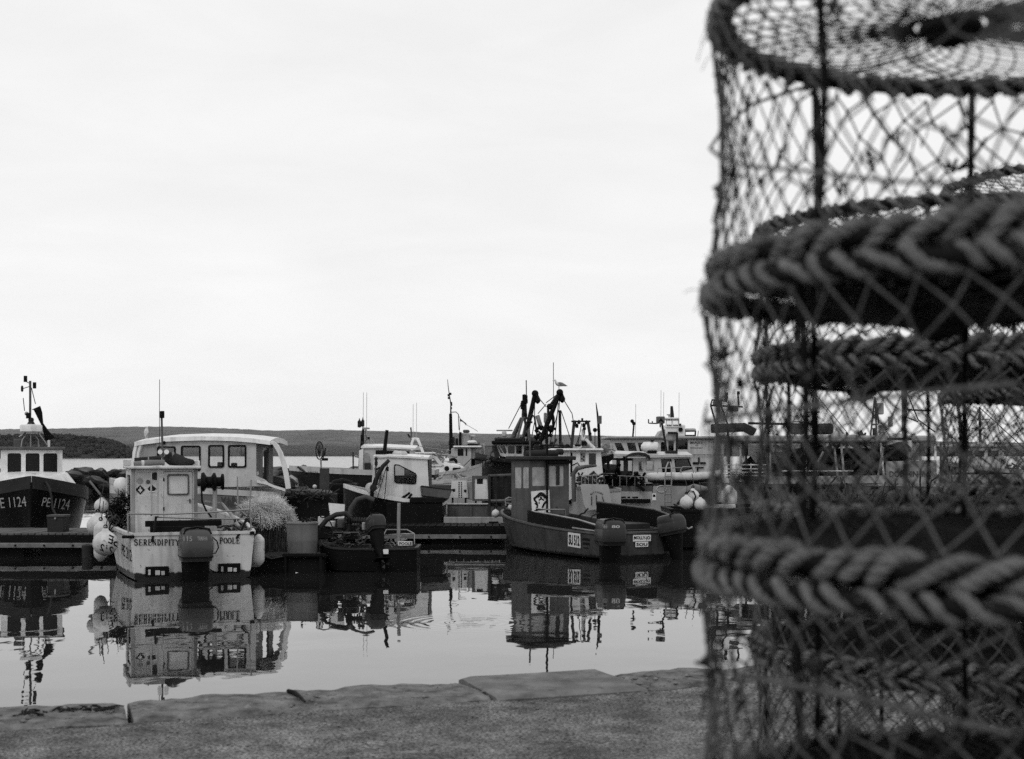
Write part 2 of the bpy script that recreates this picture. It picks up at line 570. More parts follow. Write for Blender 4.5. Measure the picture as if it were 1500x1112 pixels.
def outboard(T, x, y, ztop, s, m, m2, tilt=0.0, yaw=0.0, textures=None, name='outboard_motor'):
    """an outboard motor on a transom whose outside faces local -y; ztop: top of the cowl; s: cowl width"""
    e = bpy.data.objects.new(name, None); e.empty_display_size = .1
    COL.objects.link(e); e.parent = T.o
    e.location = (x, y, ztop - 1.15*s); e.rotation_euler = (R(tilt), 0, R(yaw))
    secs = []
    # cowl: (z, half width, half depth, y centre)
    for z, hw, hd, yc in ((0,.40,.50,-.05),(.02,.46,.60,-.05),(.12,.475,.64,-.06),(.14,.495,.66,-.06),(.18,.50,.67,-.07),(.60,.50,.68,-.10),(.62,.485,.665,-.10),(.66,.485,.665,-.10),(.80,.47,.64,-.07),(.92,.43,.58,-.03),(.99,.37,.50,.0),(1.02,.28,.40,.01),(1.03,.10,.2,.02)):
        q = []
        for i in range(28):
            t = 2*math.pi*i/28
            c, sn = math.cos(t), math.sin(t)
            q.append(((abs(c)**.42*math.copysign(1,c)*hw)*s, (abs(sn)**.42*math.copysign(1,sn)*hd+yc-.45)*s, z*s))
        secs.append(q)
    co = link('cowl', MB().loft(secs).mesh('cowl', 50), m, e)
    seam = [[(x*1.008, (y+.45*s+.08*s)*1.006-.53*s, zz) for x, y, _ in secs[4]] for zz in (.145*s, .175*s)]
    link('cowl_seam', MB().loft(seam, False).mesh('cowl_seam', 60), black, e)
    vb = MB()
    for k in range(4): vb.box((-.30*s, -1.19*s+.004*k, (.30+.055*k)*s), (-.05*s, -1.12*s, (.32+.055*k)*s))
    link('vent', vb.mesh('vent'), black, e)
    mb = MB()
    lw = []
    for z, hw, hd, yc in ((.02,.43,.54,-.5),(-.25,.42,.48,-.5),(-.6,.38,.38,-.48),(-1.2,.30,.28,-.46),(-1.75,.10,.24,-.46),(-2.2,.07,.22,-.46),(-2.6,.03,.2,-.5)):
        lw.append([((math.cos(2*math.pi*i/14)*hw)*s, (math.sin(2*math.pi*i/14)*hd+yc)*s, z*s) for i in range(14)])
    mb.loft(lw)
    mb.box((-.42*s,-.95*s,-1.8*s), (.42*s,-.2*s,-1.76*s))
    mb.box((-.2*s,-.15*s,-.75*s), (.2*s,.14*s,-.02*s))
    link('leg', mb.mesh('leg', 50), m2, e)
    link('handle', MB().tube([(-.40*s,-1.0*s,.86*s),(-.36*s,-.92*s,.99*s),(0,-.88*s,1.06*s),(.36*s,-.92*s,.99*s),(.40*s,-1.0*s,.86*s)], .04*s).mesh('handle', 60), m2, e)
    mb = MB()
    for k in range(3):
        a = 2*math.pi*k/3
        mb.add([(.03*s*math.cos(a), -.98*s, -2.2*s+.03*s*math.sin(a)), (.28*s*math.cos(a-.35), -.9*s, -2.2*s+.28*s*math.sin(a-.35)), (.3*s*math.cos(a+.3), -1.0*s, -2.2*s+.3*s*math.sin(a+.3))], [(0,1,2)])
    link('propeller', mb.mesh('propeller'), dsteel, e)
    return e, co
# ------------------------------------------------------------------ water
def water():
    m = bpy.data.materials.new('harbour_water'); m.use_nodes = True
    t = m.node_tree; b = t.nodes['Principled BSDF']; K = t.links.new
    b.inputs['Base Color'].default_value = (.012, .012, .012, 1)
    b.inputs['Roughness'].default_value = 0.015
    b.inputs['IOR'].default_value = 1.8
    c = N(t, 'ShaderNodeTexCoord')
    def nzs(sx, sy, sc, det):
        mp = N(t, 'ShaderNodeMapping'); mp.inputs['Scale'].default_value = (sx, sy, 1); mp.inputs['Rotation'].default_value = (0,0,R(12))
        n = N(t, 'ShaderNodeTexNoise'); n.inputs['Scale'].default_value = sc; n.inputs['Detail'].default_value = det; n.inputs['Roughness'].default_value = .45
        K(c.outputs['Object'], mp.inputs['Vector']); K(mp.outputs['Vector'], n.inputs['Vector'])
        return n.outputs['Fac']
    b1 = N(t, 'ShaderNodeBump'); b1.inputs['Distance'].default_value = .008
    K(nzs(.55, 1.0, .55, 2), b1.inputs['Height'])
    b2 = N(t, 'ShaderNodeBump'); b2.inputs['Distance'].default_value = .0022
    pm = N(t, 'ShaderNodeMapRange'); pm.inputs['From Min'].default_value = .42; pm.inputs['From Max'].default_value = .62; pm.inputs['To Min'].default_value = .45; pm.inputs['To Max'].default_value = 1.0
    K(nzs(.25, .9, .5, 4), pm.inputs['Value']); K(pm.outputs['Result'], b2.inputs['Strength'])
    K(nzs(1.1, .8, 2.3, 2), b2.inputs['Height']); K(b1.outputs['Normal'], b2.inputs['Normal'])
    # one set of rings spreading where a fish rose
    mp = N(t, 'ShaderNodeMapping'); mp.inputs['Location'].default_value = (.55, -17.2, 0)
    K(c.outputs['Object'], mp.inputs['Vector'])
    ln = N(t, 'ShaderNodeVectorMath', operation='LENGTH'); K(mp.outputs['Vector'], ln.inputs[0])
    sn = N(t, 'ShaderNodeMath', operation='MULTIPLY'); K(ln.outputs['Value'], sn.inputs[0]); sn.inputs[1].default_value = 42
    s2 = N(t, 'ShaderNodeMath', operation='SINE'); K(sn.outputs[0], s2.inputs[0])
    fo = N(t, 'ShaderNodeMapRange'); fo.inputs['From Min'].default_value = 0.15; fo.inputs['From Max'].default_value = 1.25; fo.inputs['To Min'].default_value = 1; fo.inputs['To Max'].default_value = 0
    K(ln.outputs['Value'], fo.inputs['Value'])
    pr = N(t, 'ShaderNodeMath', operation='MULTIPLY'); K(s2.outputs[0], pr.inputs[0]); K(fo.outputs['Result'], pr.inputs[1])
    b3 = N(t, 'ShaderNodeBump'); b3.inputs['Distance'].default_value = .0007
    K(pr.outputs[0], b3.inputs['Height']); K(b2.outputs['Normal'], b3.inputs['Normal'])
    K(b3.outputs['Normal'], b.inputs['Normal'])
    tag(link('water', MB().add([(-400,-40,0),(400,-40,0),(400,79.5,0),(-400,79.5,0)], [(0,1,2,3)]).mesh('water'), m), 'calm harbour water mirroring the moored boats', kind='structure')
    # wind-ruffled open bay outside the breakwater
    m = bpy.data.materials.new('open_bay_water'); m.use_nodes = True
    t = m.node_tree; b = t.nodes['Principled BSDF']; K = t.links.new
    b.inputs['Base Color'].default_value = (.03, .03, .03, 1)
    b.inputs['Roughness'].default_value = 0.14
    b.inputs['IOR'].default_value = 1.333
    c = N(t, 'ShaderNodeTexCoord')
    mp = N(t, 'ShaderNodeMapping'); mp.inputs['Scale'].default_value = (.35, 1, 1)
    n = N(t, 'ShaderNodeTexNoise'); n.inputs['Scale'].default_value = .5; n.inputs['Detail'].default_value = 4
    bb = N(t, 'ShaderNodeBump'); bb.inputs['Distance'].default_value = .11
    K(c.outputs['Object'], mp.inputs['Vector']); K(mp.outputs['Vector'], n.inputs['Vector']); K(n.outputs['Fac'], bb.inputs['Height']); K(bb.outputs['Normal'], b.inputs['Normal'])
    tag(link('bay_water', MB().add([(-9000,79.5,-.006),(9000,79.5,-.006),(9000,7000,-.006),(-9000,7000,-.006)], [(0,1,2,3)]).mesh('bay_water'), m), 'ruffled bright bay water beyond the breakwater', kind='structure')
water()

# ------------------------------------------------------------------ far hills and the wooded headland
def interp(tab, x):
    for (a, b), (c, d) in zip(tab, tab[1:]):
        if x <= c: return b + (d-b)*max(0, min(1, (x-a)/(c-a)))
    return tab[-1][1]
def hills():
    m = bpy.data.materials.new('heath_and_woods'); m.use_nodes = True
    t = m.node_tree; b = t.nodes['Principled BSDF']; K = t.links.new
    b.inputs['Roughness'].default_value = .95
    b.inputs['Specular IOR Level'].default_value = 0.1
    c = N(t, 'ShaderNodeTexCoord')
    n1 = N(t, 'ShaderNodeTexNoise'); n1.inputs['Scale'].default_value = .004; n1.inputs['Detail'].default_value = 9; n1.inputs['Roughness'].default_value = .62
    K(c.outputs['Object'], n1.inputs['Vector'])
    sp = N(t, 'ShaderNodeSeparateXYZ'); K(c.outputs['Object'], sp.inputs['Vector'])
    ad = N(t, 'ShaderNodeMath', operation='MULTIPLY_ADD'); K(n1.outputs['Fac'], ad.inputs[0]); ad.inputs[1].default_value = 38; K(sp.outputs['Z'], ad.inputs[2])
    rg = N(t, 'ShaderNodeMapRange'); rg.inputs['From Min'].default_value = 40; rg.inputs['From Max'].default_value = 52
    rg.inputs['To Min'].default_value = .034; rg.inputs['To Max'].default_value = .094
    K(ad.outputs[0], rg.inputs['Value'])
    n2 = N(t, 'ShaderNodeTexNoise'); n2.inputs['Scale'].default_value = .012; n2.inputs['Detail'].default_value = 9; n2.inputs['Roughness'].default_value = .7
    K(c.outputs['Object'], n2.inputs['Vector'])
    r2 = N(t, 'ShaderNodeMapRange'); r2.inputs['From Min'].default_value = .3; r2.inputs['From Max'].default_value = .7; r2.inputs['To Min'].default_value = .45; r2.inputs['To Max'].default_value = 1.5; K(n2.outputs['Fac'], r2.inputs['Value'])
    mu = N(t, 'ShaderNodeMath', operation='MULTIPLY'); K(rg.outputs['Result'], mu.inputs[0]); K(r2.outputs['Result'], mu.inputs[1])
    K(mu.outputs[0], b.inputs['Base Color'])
    top = [(-900,640),(-300,630),(0,628),(80,627.5),(180,625),(260,624.5),(330,627),(400,630.5),(470,629),(560,631),(650,633.5),(750,635.5),(850,637),(950,639.5),(1100,642),(1300,645),(1500,648),(2200,655)]
    # rows from the shore back to the ridge: (distance, share of ridge height)
    rows = [(2600,-.02),(2640,.06),(2800,.16),(3050,.33),(3350,.62),(3700,.86),(4000,1.0),(4400,.9),(5000,.4)]
    vs, nx = [], 700
    for j, (D, k) in enumerate(rows):
        for i in range(nx):
            px = -1400 + 4300*i/(nx-1)
            zr = (HY - interp(top, px))/F*4000
            X = (px-CX)/F*D
            nn = noise.noise(Vector((X*.004, D*.003, 3)))*9 + noise.noise(Vector((X*.02, D*.01, 1)))*2.2
            z = zr*k + (nn if 0 < j < 6 else nn*.12)*min(1, k*2.5) + (1.6*noise.noise(Vector((X*.05, 0, 6))) + 1.1*noise.noise(Vector((X*.13, 0, 9))) if j == 6 else 0)
            vs.append((X, D, z+1.2 if j else -2))
    mb = MB().add(vs, [(j*nx+i, j*nx+i+1, (j+1)*nx+i+1, (j+1)*nx+i) for j in range(len(rows)-1) for i in range(nx-1)])
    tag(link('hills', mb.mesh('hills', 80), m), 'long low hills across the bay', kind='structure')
hills()

HAZE = 2.2e-5
def headland():
    earth = mat('headland_earth', .03, .95)
    prof = [(-900,646),(-500,640),(-200,634),(0,632),(60,631),(95,631),(120,634),(150,636),(170,641),(185,648),(193,656),(198,666)]
    D = 1000
    mb = MB(); vs = []
    rows = [(-38,0,),(-20,.5),(0,.86),(60,.86),(110,0)]
    nx = 80
    for dy, k in rows:
        for i in range(nx):
            px = -900 + 1100*i/(nx-1)
            z = (HY-interp(prof, px)-6)/F*D
            vs.append(((px-CX)/F*D, D+dy, max(-.5, z*k)))
    mb.add(vs, [(j*nx+i, j*nx+i+1, (j+1)*nx+i+1, (j+1)*nx+i) for j in range(len(rows)-1) for i in range(nx-1)])
    tag(link('headland', mb.mesh('headland', 80), earth), 'wooded point of land', kind='structure')
    rnd = random.Random(4)
    leaf = mat('dark_wood_foliage', .028, .95, var=.5, scale=.12)
    mb = MB()
    for _ in range(1500):
        px = rnd.uniform(-420, 197)
        u = rnd.random()
        zt = (HY-interp(prof, px))/F*D
        y = D - 36 + 90*u
        ztop = zt*min(1, .28+1.5*u)
        r = rnd.uniform(1.3, 2.9)
        c = ((px-CX)/F*y, y, max(1.2, ztop - r*rnd.uniform(.7, 1.5)))
        n, mm = 7, 5
        o = rnd.random()*6
        for q in (0,):
            vs = []
            for i in range(mm+1):
                a = math.pi*i/mm
                for k in range(n):
                    tt = 2*math.pi*k/n + o
                    rr_ = r*rnd.uniform(.75, 1.2)
                    vs.append((c[0]+rr_*math.sin(a)*math.cos(tt), c[1]+rr_*math.sin(a)*math.sin(tt), c[2]+rr_*.95*math.cos(a)))
            mb.add(vs, [(i*n+k, (i+1)*n+k, (i+1)*n+(k+1)%n, i*n+(k+1)%n) for i in range(mm) for k in range(n)])
    me = bpy.data.meshes.new('wood'); me.from_pydata(mb.v, [], mb.f); fix(me, 20, False)
    # thin sea air over the bay
    hz = bpy.data.materials.new('sea_haze'); hz.use_nodes = True
    ht = hz.node_tree
    for n_ in list(ht.nodes):
        if n_.type != 'OUTPUT_MATERIAL': ht.nodes.remove(n_)
    pv = N(ht, 'ShaderNodeVolumePrincipled'); pv.inputs['Color'].default_value = (.9,.9,.9,1); pv.inputs['Density'].default_value = HAZE
    ht.links.new(pv.outputs['Volume'], ht.nodes['Material Output'].inputs['Volume'])
    tag(link('haze', MB().box((-4800,-60,-4), (4800,5200,125)).mesh('haze'), hz), 'thin pale sea haze over the bay', kind='stuff')
    tag(link('wood', me, leaf), 'dark dense wood covering the low headland', 'trees', kind='stuff')
headland()

# ------------------------------------------------------------------ rock breakwater
def breakwater():
    rk = mat('breakwater_rock', .085, .9, var=.55, scale=1.1, bump=.05, bscale=5, boot=(.38, .022))
    core = mat('breakwater_core', .03, .95)
    D = 79.0
    root = tag(bpy.data.objects.new('breakwater', None), 'low breakwater of piled grey boulders across the harbour mouth', kind='structure')
    COL.objects.link(root); root.location = (0, D, 0)
    mb = MB()
    mb.add([(-60,-1.2,-1),(26,-1.2,-1),(26,.3,1.0),(-60,.3,1.0),(-60,2.2,1.0),(26,2.2,1.0),(26,4,-1),(-60,4,-1)], [(0,1,2,3),(3,2,5,4),(4,5,6,7)])
    link('core', mb.mesh('core'), core, root)
    rnd = random.Random(11)
    kinds = []
    for k in range(7):
        bm = bmesh.new(); bmesh.ops.create_icosphere(bm, subdivisions=2, radius=1)
        for v in bm.verts:
            p = v.co.copy()
            f = 1 + .35*noise.noise(p*1.1+Vector((k*7,0,0))) + .12*noise.noise(p*3+Vector((0,k*5,0)))
            v.co = Vector((p.x*f*1.15, p.y*f, p.z*f*.72))
        me = bpy.data.meshes.new('rock'); bm.to_mesh(me); bm.free(); fix(me, 22); me.materials.append(rk)
        kinds.append(me)
    x = -33.0
    while x < 2.0:
        for row, (y, z) in enumerate(((-1.15,.10),(-.75,.55),(-.2,1.0),(.75,1.12))):
            if rnd.random() < .04: continue
            o = bpy.data.objects.new('rock', rnd.choice(kinds)); COL.objects.link(o); o.parent = root
            s = rnd.uniform(.36, .60)
            o.scale = (s*rnd.uniform(.9,1.3), s, s*rnd.uniform(.8,1.1))
            o.location = (x+rnd.uniform(-.3,.3)+.35*(row%2), y+rnd.uniform(-.15,.15), z+rnd.uniform(-.12,.12))
            o.rotation_euler = (rnd.uniform(-.4,.4), rnd.uniform(-.4,.4), rnd.uniform(0,6))
        x += rnd.uniform(.60, .95)
breakwater()

# ------------------------------------------------------------------ quay
QZ = H - EYE
QP = Vector((-2.76, 7.41, 0)); QU = Vector((.9453, .3261, 0)); QN = Vector((-.3261, .9453, 0))
def quay():
    ground = bpy.data.materials.new('quay_tarmac'); ground.use_nodes = True
    t = ground.node_tree; b = t.nodes['Principled BSDF']; K = t.links.new
    b.inputs['Roughness'].default_value = .92
    b.inputs['Specular IOR Level'].default_value = .25
    c = N(t, 'ShaderNodeTexCoord')
    def nn(sc, det, lo, hi, f0=.3, f1=.7):
        n = N(t, 'ShaderNodeTexNoise'); n.inputs['Scale'].default_value = sc; n.inputs['Detail'].default_value = det; n.inputs['Roughness'].default_value = .6
        K(c.outputs['Object'], n.inputs['Vector'])
        r = N(t, 'ShaderNodeMapRange'); r.inputs['From Min'].default_value = f0; r.inputs['From Max'].default_value = f1
        r.inputs['To Min'].default_value = lo; r.inputs['To Max'].default_value = hi
        K(n.outputs['Fac'], r.inputs['Value']); return n, r
    _, a = nn(1.3, 9, .058, .15)
    n2, f = nn(60, 5, .25, 1.8, .40, .60)
    _, g = nn(5, 8, .6, 1.45, .36, .64)
    m1 = N(t, 'ShaderNodeMath', operation='MULTIPLY'); K(a.outputs[0], m1.inputs[0]); K(f.outputs[0], m1.inputs[1])
    m2 = N(t, 'ShaderNodeMath', operation='MULTIPLY'); K(m1.outputs[0], m2.inputs[0]); K(g.outputs[0], m2.inputs[1])
    K(m2.outputs[0], b.inputs['Base Color'])
    bp = N(t, 'ShaderNodeBump'); bp.inputs['Distance'].default_value = .012
    K(n2.outputs['Fac'], bp.inputs['Height']); K(bp.outputs['Normal'], b.inputs['Normal'])
    stone = mat('coping_concrete', .12, .9, var=.5, scale=5, bump=.006, bscale=35, fleck=.4)
    stone_o = mat('rough_coping_concrete', .12, .92, var=.75, scale=6.5, bump=.03, bscale=24, fleck=.6)
    wall_m = mat('quay_wall_stone', .06, .9, var=.4, scale=2, bump=.02, bscale=8)
    root = tag(bpy.data.objects.new('quay', None), 'rough tarmac quay with concrete coping along the water', kind='structure')
    COL.objects.link(root)
    def W(u, n, z): return QP + QU*u + QN*n + Vector((0,0,z))
    # surface: a grid that gets finer toward the edge
    us = [-30+i*1.5 for i in range(17)] + [-5+i*.09 for i in range(150)] + [9+i*1.5 for i in range(18)]
    ns = [-30,-20,-12,-8,-5,-3.5,-2.6] + [-2.2+i*.07 for i in range(22)] + [-.66]
    vs = []
    for n_ in ns:
        for u in us:
            p = W(u, n_, 0)
            z = QZ - .012 + .010*noise.noise(p*1.3) + .006*noise.noise(p*5) + (.004*noise.noise(p*14) if n_ > -3 else 0)
            e = noise.noise(Vector((u*1.6, 0, 7)))*.09 + noise.noise(Vector((u*6, 0, 3)))*.03
            if n_ > -.9: p = p + QN*e; 
            if n_ > -.7: z -= .05
            vs.append((p.x, p.y, z))
    a_, b_ = len(us), len(ns)
    mb = MB().add(vs, [(j*a_+i, j*a_+i+1, (j+1)*a_+i+1, (j+1)*a_+i) for j in range(b_-1) for i in range(a_-1)])
    link('tarmac', mb.mesh('tarmac', 60), ground, root)
    mb = MB()
    for u0, u1 in ((-30,36),):
        q = [W(u0,-.10,-1.5), W(u1,-.10,-1.5), W(u1,-.10,QZ-.28), W(u0,-.10,QZ-.28), W(u0,-1.0,QZ-.28), W(u1,-1.0,QZ-.28), W(u1,-1,-1.5), W(u0,-1,-1.5)]
        mb.add(q, [(0,1,2,3),(3,2,5,4),(0,1,6,7)])
    link('quay_wall', mb.mesh('quay_wall'), wall_m, root)
    # coping stones
    bounds = [-8.2,-6.2,-4.4,-2.7,-1.1,.58,2.565,3.535,5.2,7.0,8.7,10.4,12.4]
    rnd = random.Random(2)
    for i, (u0, u1) in enumerate(zip(bounds, bounds[1:])):
        clean = abs(u0-2.565) < .01
        nu, nv = int((u1-u0)/.06), 12
        d = .76 if clean else rnd.uniform(.62, .72)
        zt = QZ + (.014 if clean else rnd.uniform(-.008, .006))
        ed = rnd.uniform(-.05, .03) if not clean else .02
        vs, fs = [], []
        g = .014
        skew = .06 if clean else 0
        for j in range(nv+1):
            for k in range(nu+1):
                u = u0+g + (u1-u0-2*g)*k/nu; n_ = -d + (d+ed)*j/nv
                if clean and k == nu: u -= .05*max(0, (j-nv*.5)/nv)
                p = W(u + skew*(j/nv-.5)*0, n_, 0)
                rough = .35 if clean else 1.6
                p = p + QN*((noise.noise(Vector((u*2.2, i, 0)))*.05 + noise.noise(Vector((u*7, i, 0)))*.03 + noise.noise(Vector((u*19, i, 0)))*.014)*rough*(j/nv)**3)
                if j == 0: p = p + QN*(noise.noise(Vector((u*3, i, 5)))*.02)
                z = zt + (.012*noise.noise(p*3.1+Vector((0,0,i))) + .006*noise.noise(p*11))*rough
                if j == nv or j == 0: z -= .018
                if k in (0, nu): z -= .014
                if not clean and j >= nv-2: z -= .012*(1+noise.noise(Vector((u*5, i, 2))))
                vs.append((p.x, p.y, z))
        w_ = nu+1
        fs = [(j*w_+k, j*w_+k+1, (j+1)*w_+k+1, (j+1)*w_+k) for j in range(nv) for k in range(nu)]
        # skirts
        bord = [k for k in range(w_)] + [j*w_+nu for j in range(1, nv+1)] + [nv*w_+k for k in range(nu-1, -1, -1)] + [j*w_ for j in range(nv-1, 0, -1)]
        o = len(vs)
        vs += [(vs[q][0], vs[q][1], QZ-.3) for q in bord]
        L_ = len(bord)
        fs += [(bord[q], bord[(q+1) % L_], o+(q+1) % L_, o+q) for q in range(L_)]
        link('coping_stone', MB().add(vs, fs).mesh('coping_stone', 50), stone if clean else stone_o, root)
    # loose grit on the surface
    mb = MB(); rnd = random.Random(9)
    for _ in range(2600):
        u, n_ = rnd.uniform(-1.5, 7), rnd.uniform(-2.2, -.26)
        if _ >= 2400: n_ = rnd.uniform(-.62, -.26)
        p = W(u, n_, 0); r = rnd.choice((.003,.004,.005,.007,.010)) if _ < 2400 else rnd.choice((.012,.018,.026))*rnd.uniform(.7,1.2)
        z = QZ + (-.004 if n_ < -.7 else .002)
        vs = [(p.x+r*rnd.uniform(.7,1.3)*a, p.y+r*rnd.uniform(.7,1.3)*b, z+r*c*.7) for a,b,c in ((1,0,0),(0,1,0),(-1,0,0),(0,-1,0),(0,0,1),(0,0,-1))]
        mb.add(vs, [(0,1,4),(1,2,4),(2,3,4),(3,0,4),(1,0,5),(2,1,5),(3,2,5),(0,3,5)])
    tag(link('grit', mb.mesh('grit'), mat('pale_grit', .15, .9, var=.6, scale=9)), 'loose grit and shell bits scattered on the quay', 'grit', kind='stuff')
    # weed tufts and sticks by the edge
    def stick(pts, r, lab, m, nm, ct):
        T = Thing(nm, lab, ct, (at(pts[0][0], pts[0][1], 7.6).x, 7.6, QZ))
        q = []
        for px, py in pts:
            D = (EYE-.02)*F/(py-HY)
            q.append(T.I @ at(px, py, D))
        T.tube('stem', m, q, r)
    stick([(422,1012),(432,1015),(440,1021),(447,1028)], [.012,.014,.01,.005], 'short dark stick lying across the quay edge', tar, 'driftwood_stick', 'stick')
    tw = Thing('dry_weed', 'strip of dark dry weed lying along the worn quay edge', 'weed', W(.30, -.36, QZ))
    mb = MB()
    for _ in range(45):
        a = Vector((rnd.uniform(-.25,.2), rnd.gauss(0,.035), .004+rnd.random()*.008)); a.y += a.x*.34
        b = a + Vector((rnd.uniform(-.09,.09), rnd.uniform(-.04,.04), rnd.uniform(-.01,.02)))
        mb.tube([a, (a+b)/2+Vector((0,0,.004)), b], [.006,.005,.002], 4)
    tw.mesh('fronds', mb, mat('dry_weed', .02, .9))
quay()
# ------------------------------------------------------------------ stacked net traps in the foreground
PR, PH = 0.5, 0.405
twine_m = mat('net_twine', .085, .85, var=.5, scale=25)
twine_d = mat('tarred_net_twine', .02, .85, var=.4, scale=25)
bar_m = mat('rusty_wrapped_bar', .008, .8, var=.4, scale=30, bump=.003, bscale=90)
def net_tubes(nodes, edges, r, n=4, knots=True):
    mb = MB()
    for a, b in edges:
        p, q = nodes[a], nodes[b]
        mid = (p+q)/2
        mb.tube([p, mid, q], r, n)
    if knots:
        for p in nodes.values():
            k = r*2.6
            mb.add([p+Vector(v)*k for v in ((1,0,0),(0,1,0),(-1,0,0),(0,-1,0),(0,0,1),(0,0,-1))],
                   [(0,1,4),(1,2,4),(2,3,4),(3,0,4),(1,0,5),(2,1,5),(3,2,5),(0,3,5)])
    me = bpy.data.meshes.new('net'); me.from_pydata(mb.v, [], mb.f); fix(me, 60, False)
    return me
def side_net(seed, nu=52, nv=9):
    z0, z1 = .045, PH-.045
    nodes, edges = {}, []
    for j in range(nv+1):
        for i in range(nu):
            v = j/nv
            a = 2*math.pi*(i+.5*(j % 2))/nu + .10*math.sin(v*math.pi)*noise.noise(Vector((i*.16, seed, 0)))*1.2
            a += .05*noise.noise(Vector((i*.7, j*.8, seed)))*math.sin(v*math.pi) + .10*math.sin(v*math.pi)*noise.noise(Vector((i*.11, j*.3, seed+2)))
            rad = PR+.012 - .016*math.sin(v*math.pi)*(1+.6*noise.noise(Vector((math.cos(a)*1.5, math.sin(a)*1.5, seed))))
            z = z0+(z1-z0)*v + .026*noise.noise(Vector((i*.5, j*.7, seed+9)))*(0 if j in (0, nv) else 1)
            nodes[(i, j)] = Vector((rad*math.cos(a), rad*math.sin(a), z))
    for j in range(nv):
        for i in range(nu):
            edges.append(((i, j), (i, j+1)))
            edges.append(((i, j), ((i+1) % nu if j % 2 else (i-1) % nu, j+1)))
    rnd = random.Random(int(seed*10)+1)
    gone = [(rnd.randrange(nu), rnd.randrange(2, nv-2)) for _ in range(7)]      # torn meshes
    edges = [e for e in edges if e[0] not in gone]
    mbx = net_tubes(nodes, edges, .0019)
    return mbx
def flat_net(seed, nu, nr, r1, r0, z, dip, tw, off=(0,0)):
    nodes, edges = {}, []
    for j in range(nr+1):
        v = j/nr
        rad = r1 + (r0-r1)*v
        for i in range(nu):
            a = 2*math.pi*(i+.5*(j % 2))/nu + .03*noise.noise(Vector((i*.4, j*.5, seed)))
            rr_ = rad*(1+.02*noise.noise(Vector((i*.3, j*.3, seed+4)))*(1 if j else 0))
            nodes[(i, j)] = Vector((rr_*math.cos(a)+off[0]*v, rr_*math.sin(a)+off[1]*v, z - dip*v**1.6 - .014*math.sin(v*math.pi)*(1+noise.noise(Vector((math.cos(a)*2, math.sin(a)*2, seed))))))
    for j in range(nr):
        for i in range(nu):
            edges.append(((i, j), (i, j+1)))
            edges.append(((i, j), ((i+1) % nu if j % 2 else (i-1) % nu, j+1)))
    return net_tubes(nodes, edges, tw, 3, False)
def ring_pts(z, n=64, r=PR):
    return [Vector((r*math.cos(2*math.pi*i/n), r*math.sin(2*math.pi*i/n), z)) for i in range(n)]
def rope_start(mb, z, seed, turns, core, rr_, hand, ph0):
    """laid rope (three strands) wound round a rim, uneven and frayed"""
    n = turns*38; ax = []
    for i in range(n):
        a = 2*math.pi*i/n
        w_ = noise.noise(Vector((math.cos(a)*5, math.sin(a)*5, seed))) + .5*noise.noise(Vector((math.cos(a)*14, math.sin(a)*14, seed+8)))
        ph = hand*(2*math.pi*turns*i/n + w_*1.6) + ph0
        rad = core*(1.0+.5*noise.noise(Vector((math.cos(a)*11, math.sin(a)*11, seed+3))))
        c = PR + rad*math.cos(ph)
        ax.append(Vector((c*math.cos(a), c*math.sin(a), z - rad*1.05*math.sin(ph) + .004*noise.noise(Vector((math.cos(a)*8, math.sin(a)*8, seed+5))))))
    sr = rr_*.54
    frames = []
    for i in range(n):
        d = (ax[(i+1) % n]-ax[i-1]).normalized()
        u = d.cross(Vector((0,0,1)));
        if u.length < .05: u = d.cross(Vector((1,0,0)))
        u.normalize(); frames.append((u, d.cross(u)))
    for k in range(3):
        pts = []
        for i in range(n):
            t = 2*math.pi*(k/3 + i*turns*3/n)
            u, v = frames[i]
            pts.append(ax[i] + (u*math.cos(t)+v*math.sin(t))*rr_*.5)
        mb.tube(pts, sr, 5, True)
    rnd = random.Random(int(seed*100)+7)
    for _ in range(300):
        i = rnd.randrange(n); u, v = frames[i]; t = rnd.uniform(0, 6.28)
        p = ax[i] + (u*math.cos(t)+v*math.sin(t))*rr_*.9
        d = (u*math.cos(t)+v*math.sin(t)) + Vector((rnd.gauss(0,.6), rnd.gauss(0,.6), rnd.gauss(0,.6)))
        L_ = rnd.uniform(.004, .022)
        mb.tube([p, p+d*L_*.5, p+d*L_*.8+Vector((0,0,-L_*.4))], .0007, 3)
def rope_wrap(z, seed, turns=30, core=.0135, rr_=.0112, hand=1):
    """two laid ropes wound side by side round a rim"""
    mb = MB()
    for k in range(2):
        rope_start(mb, z, seed+.3*k, turns, core, rr_*(1, .9)[k], hand, math.pi*k+.3)
    return mb
BARS = (-2.62, -1.95, 2.15, 1.51, .62, -.35, -1.15)
variants = []
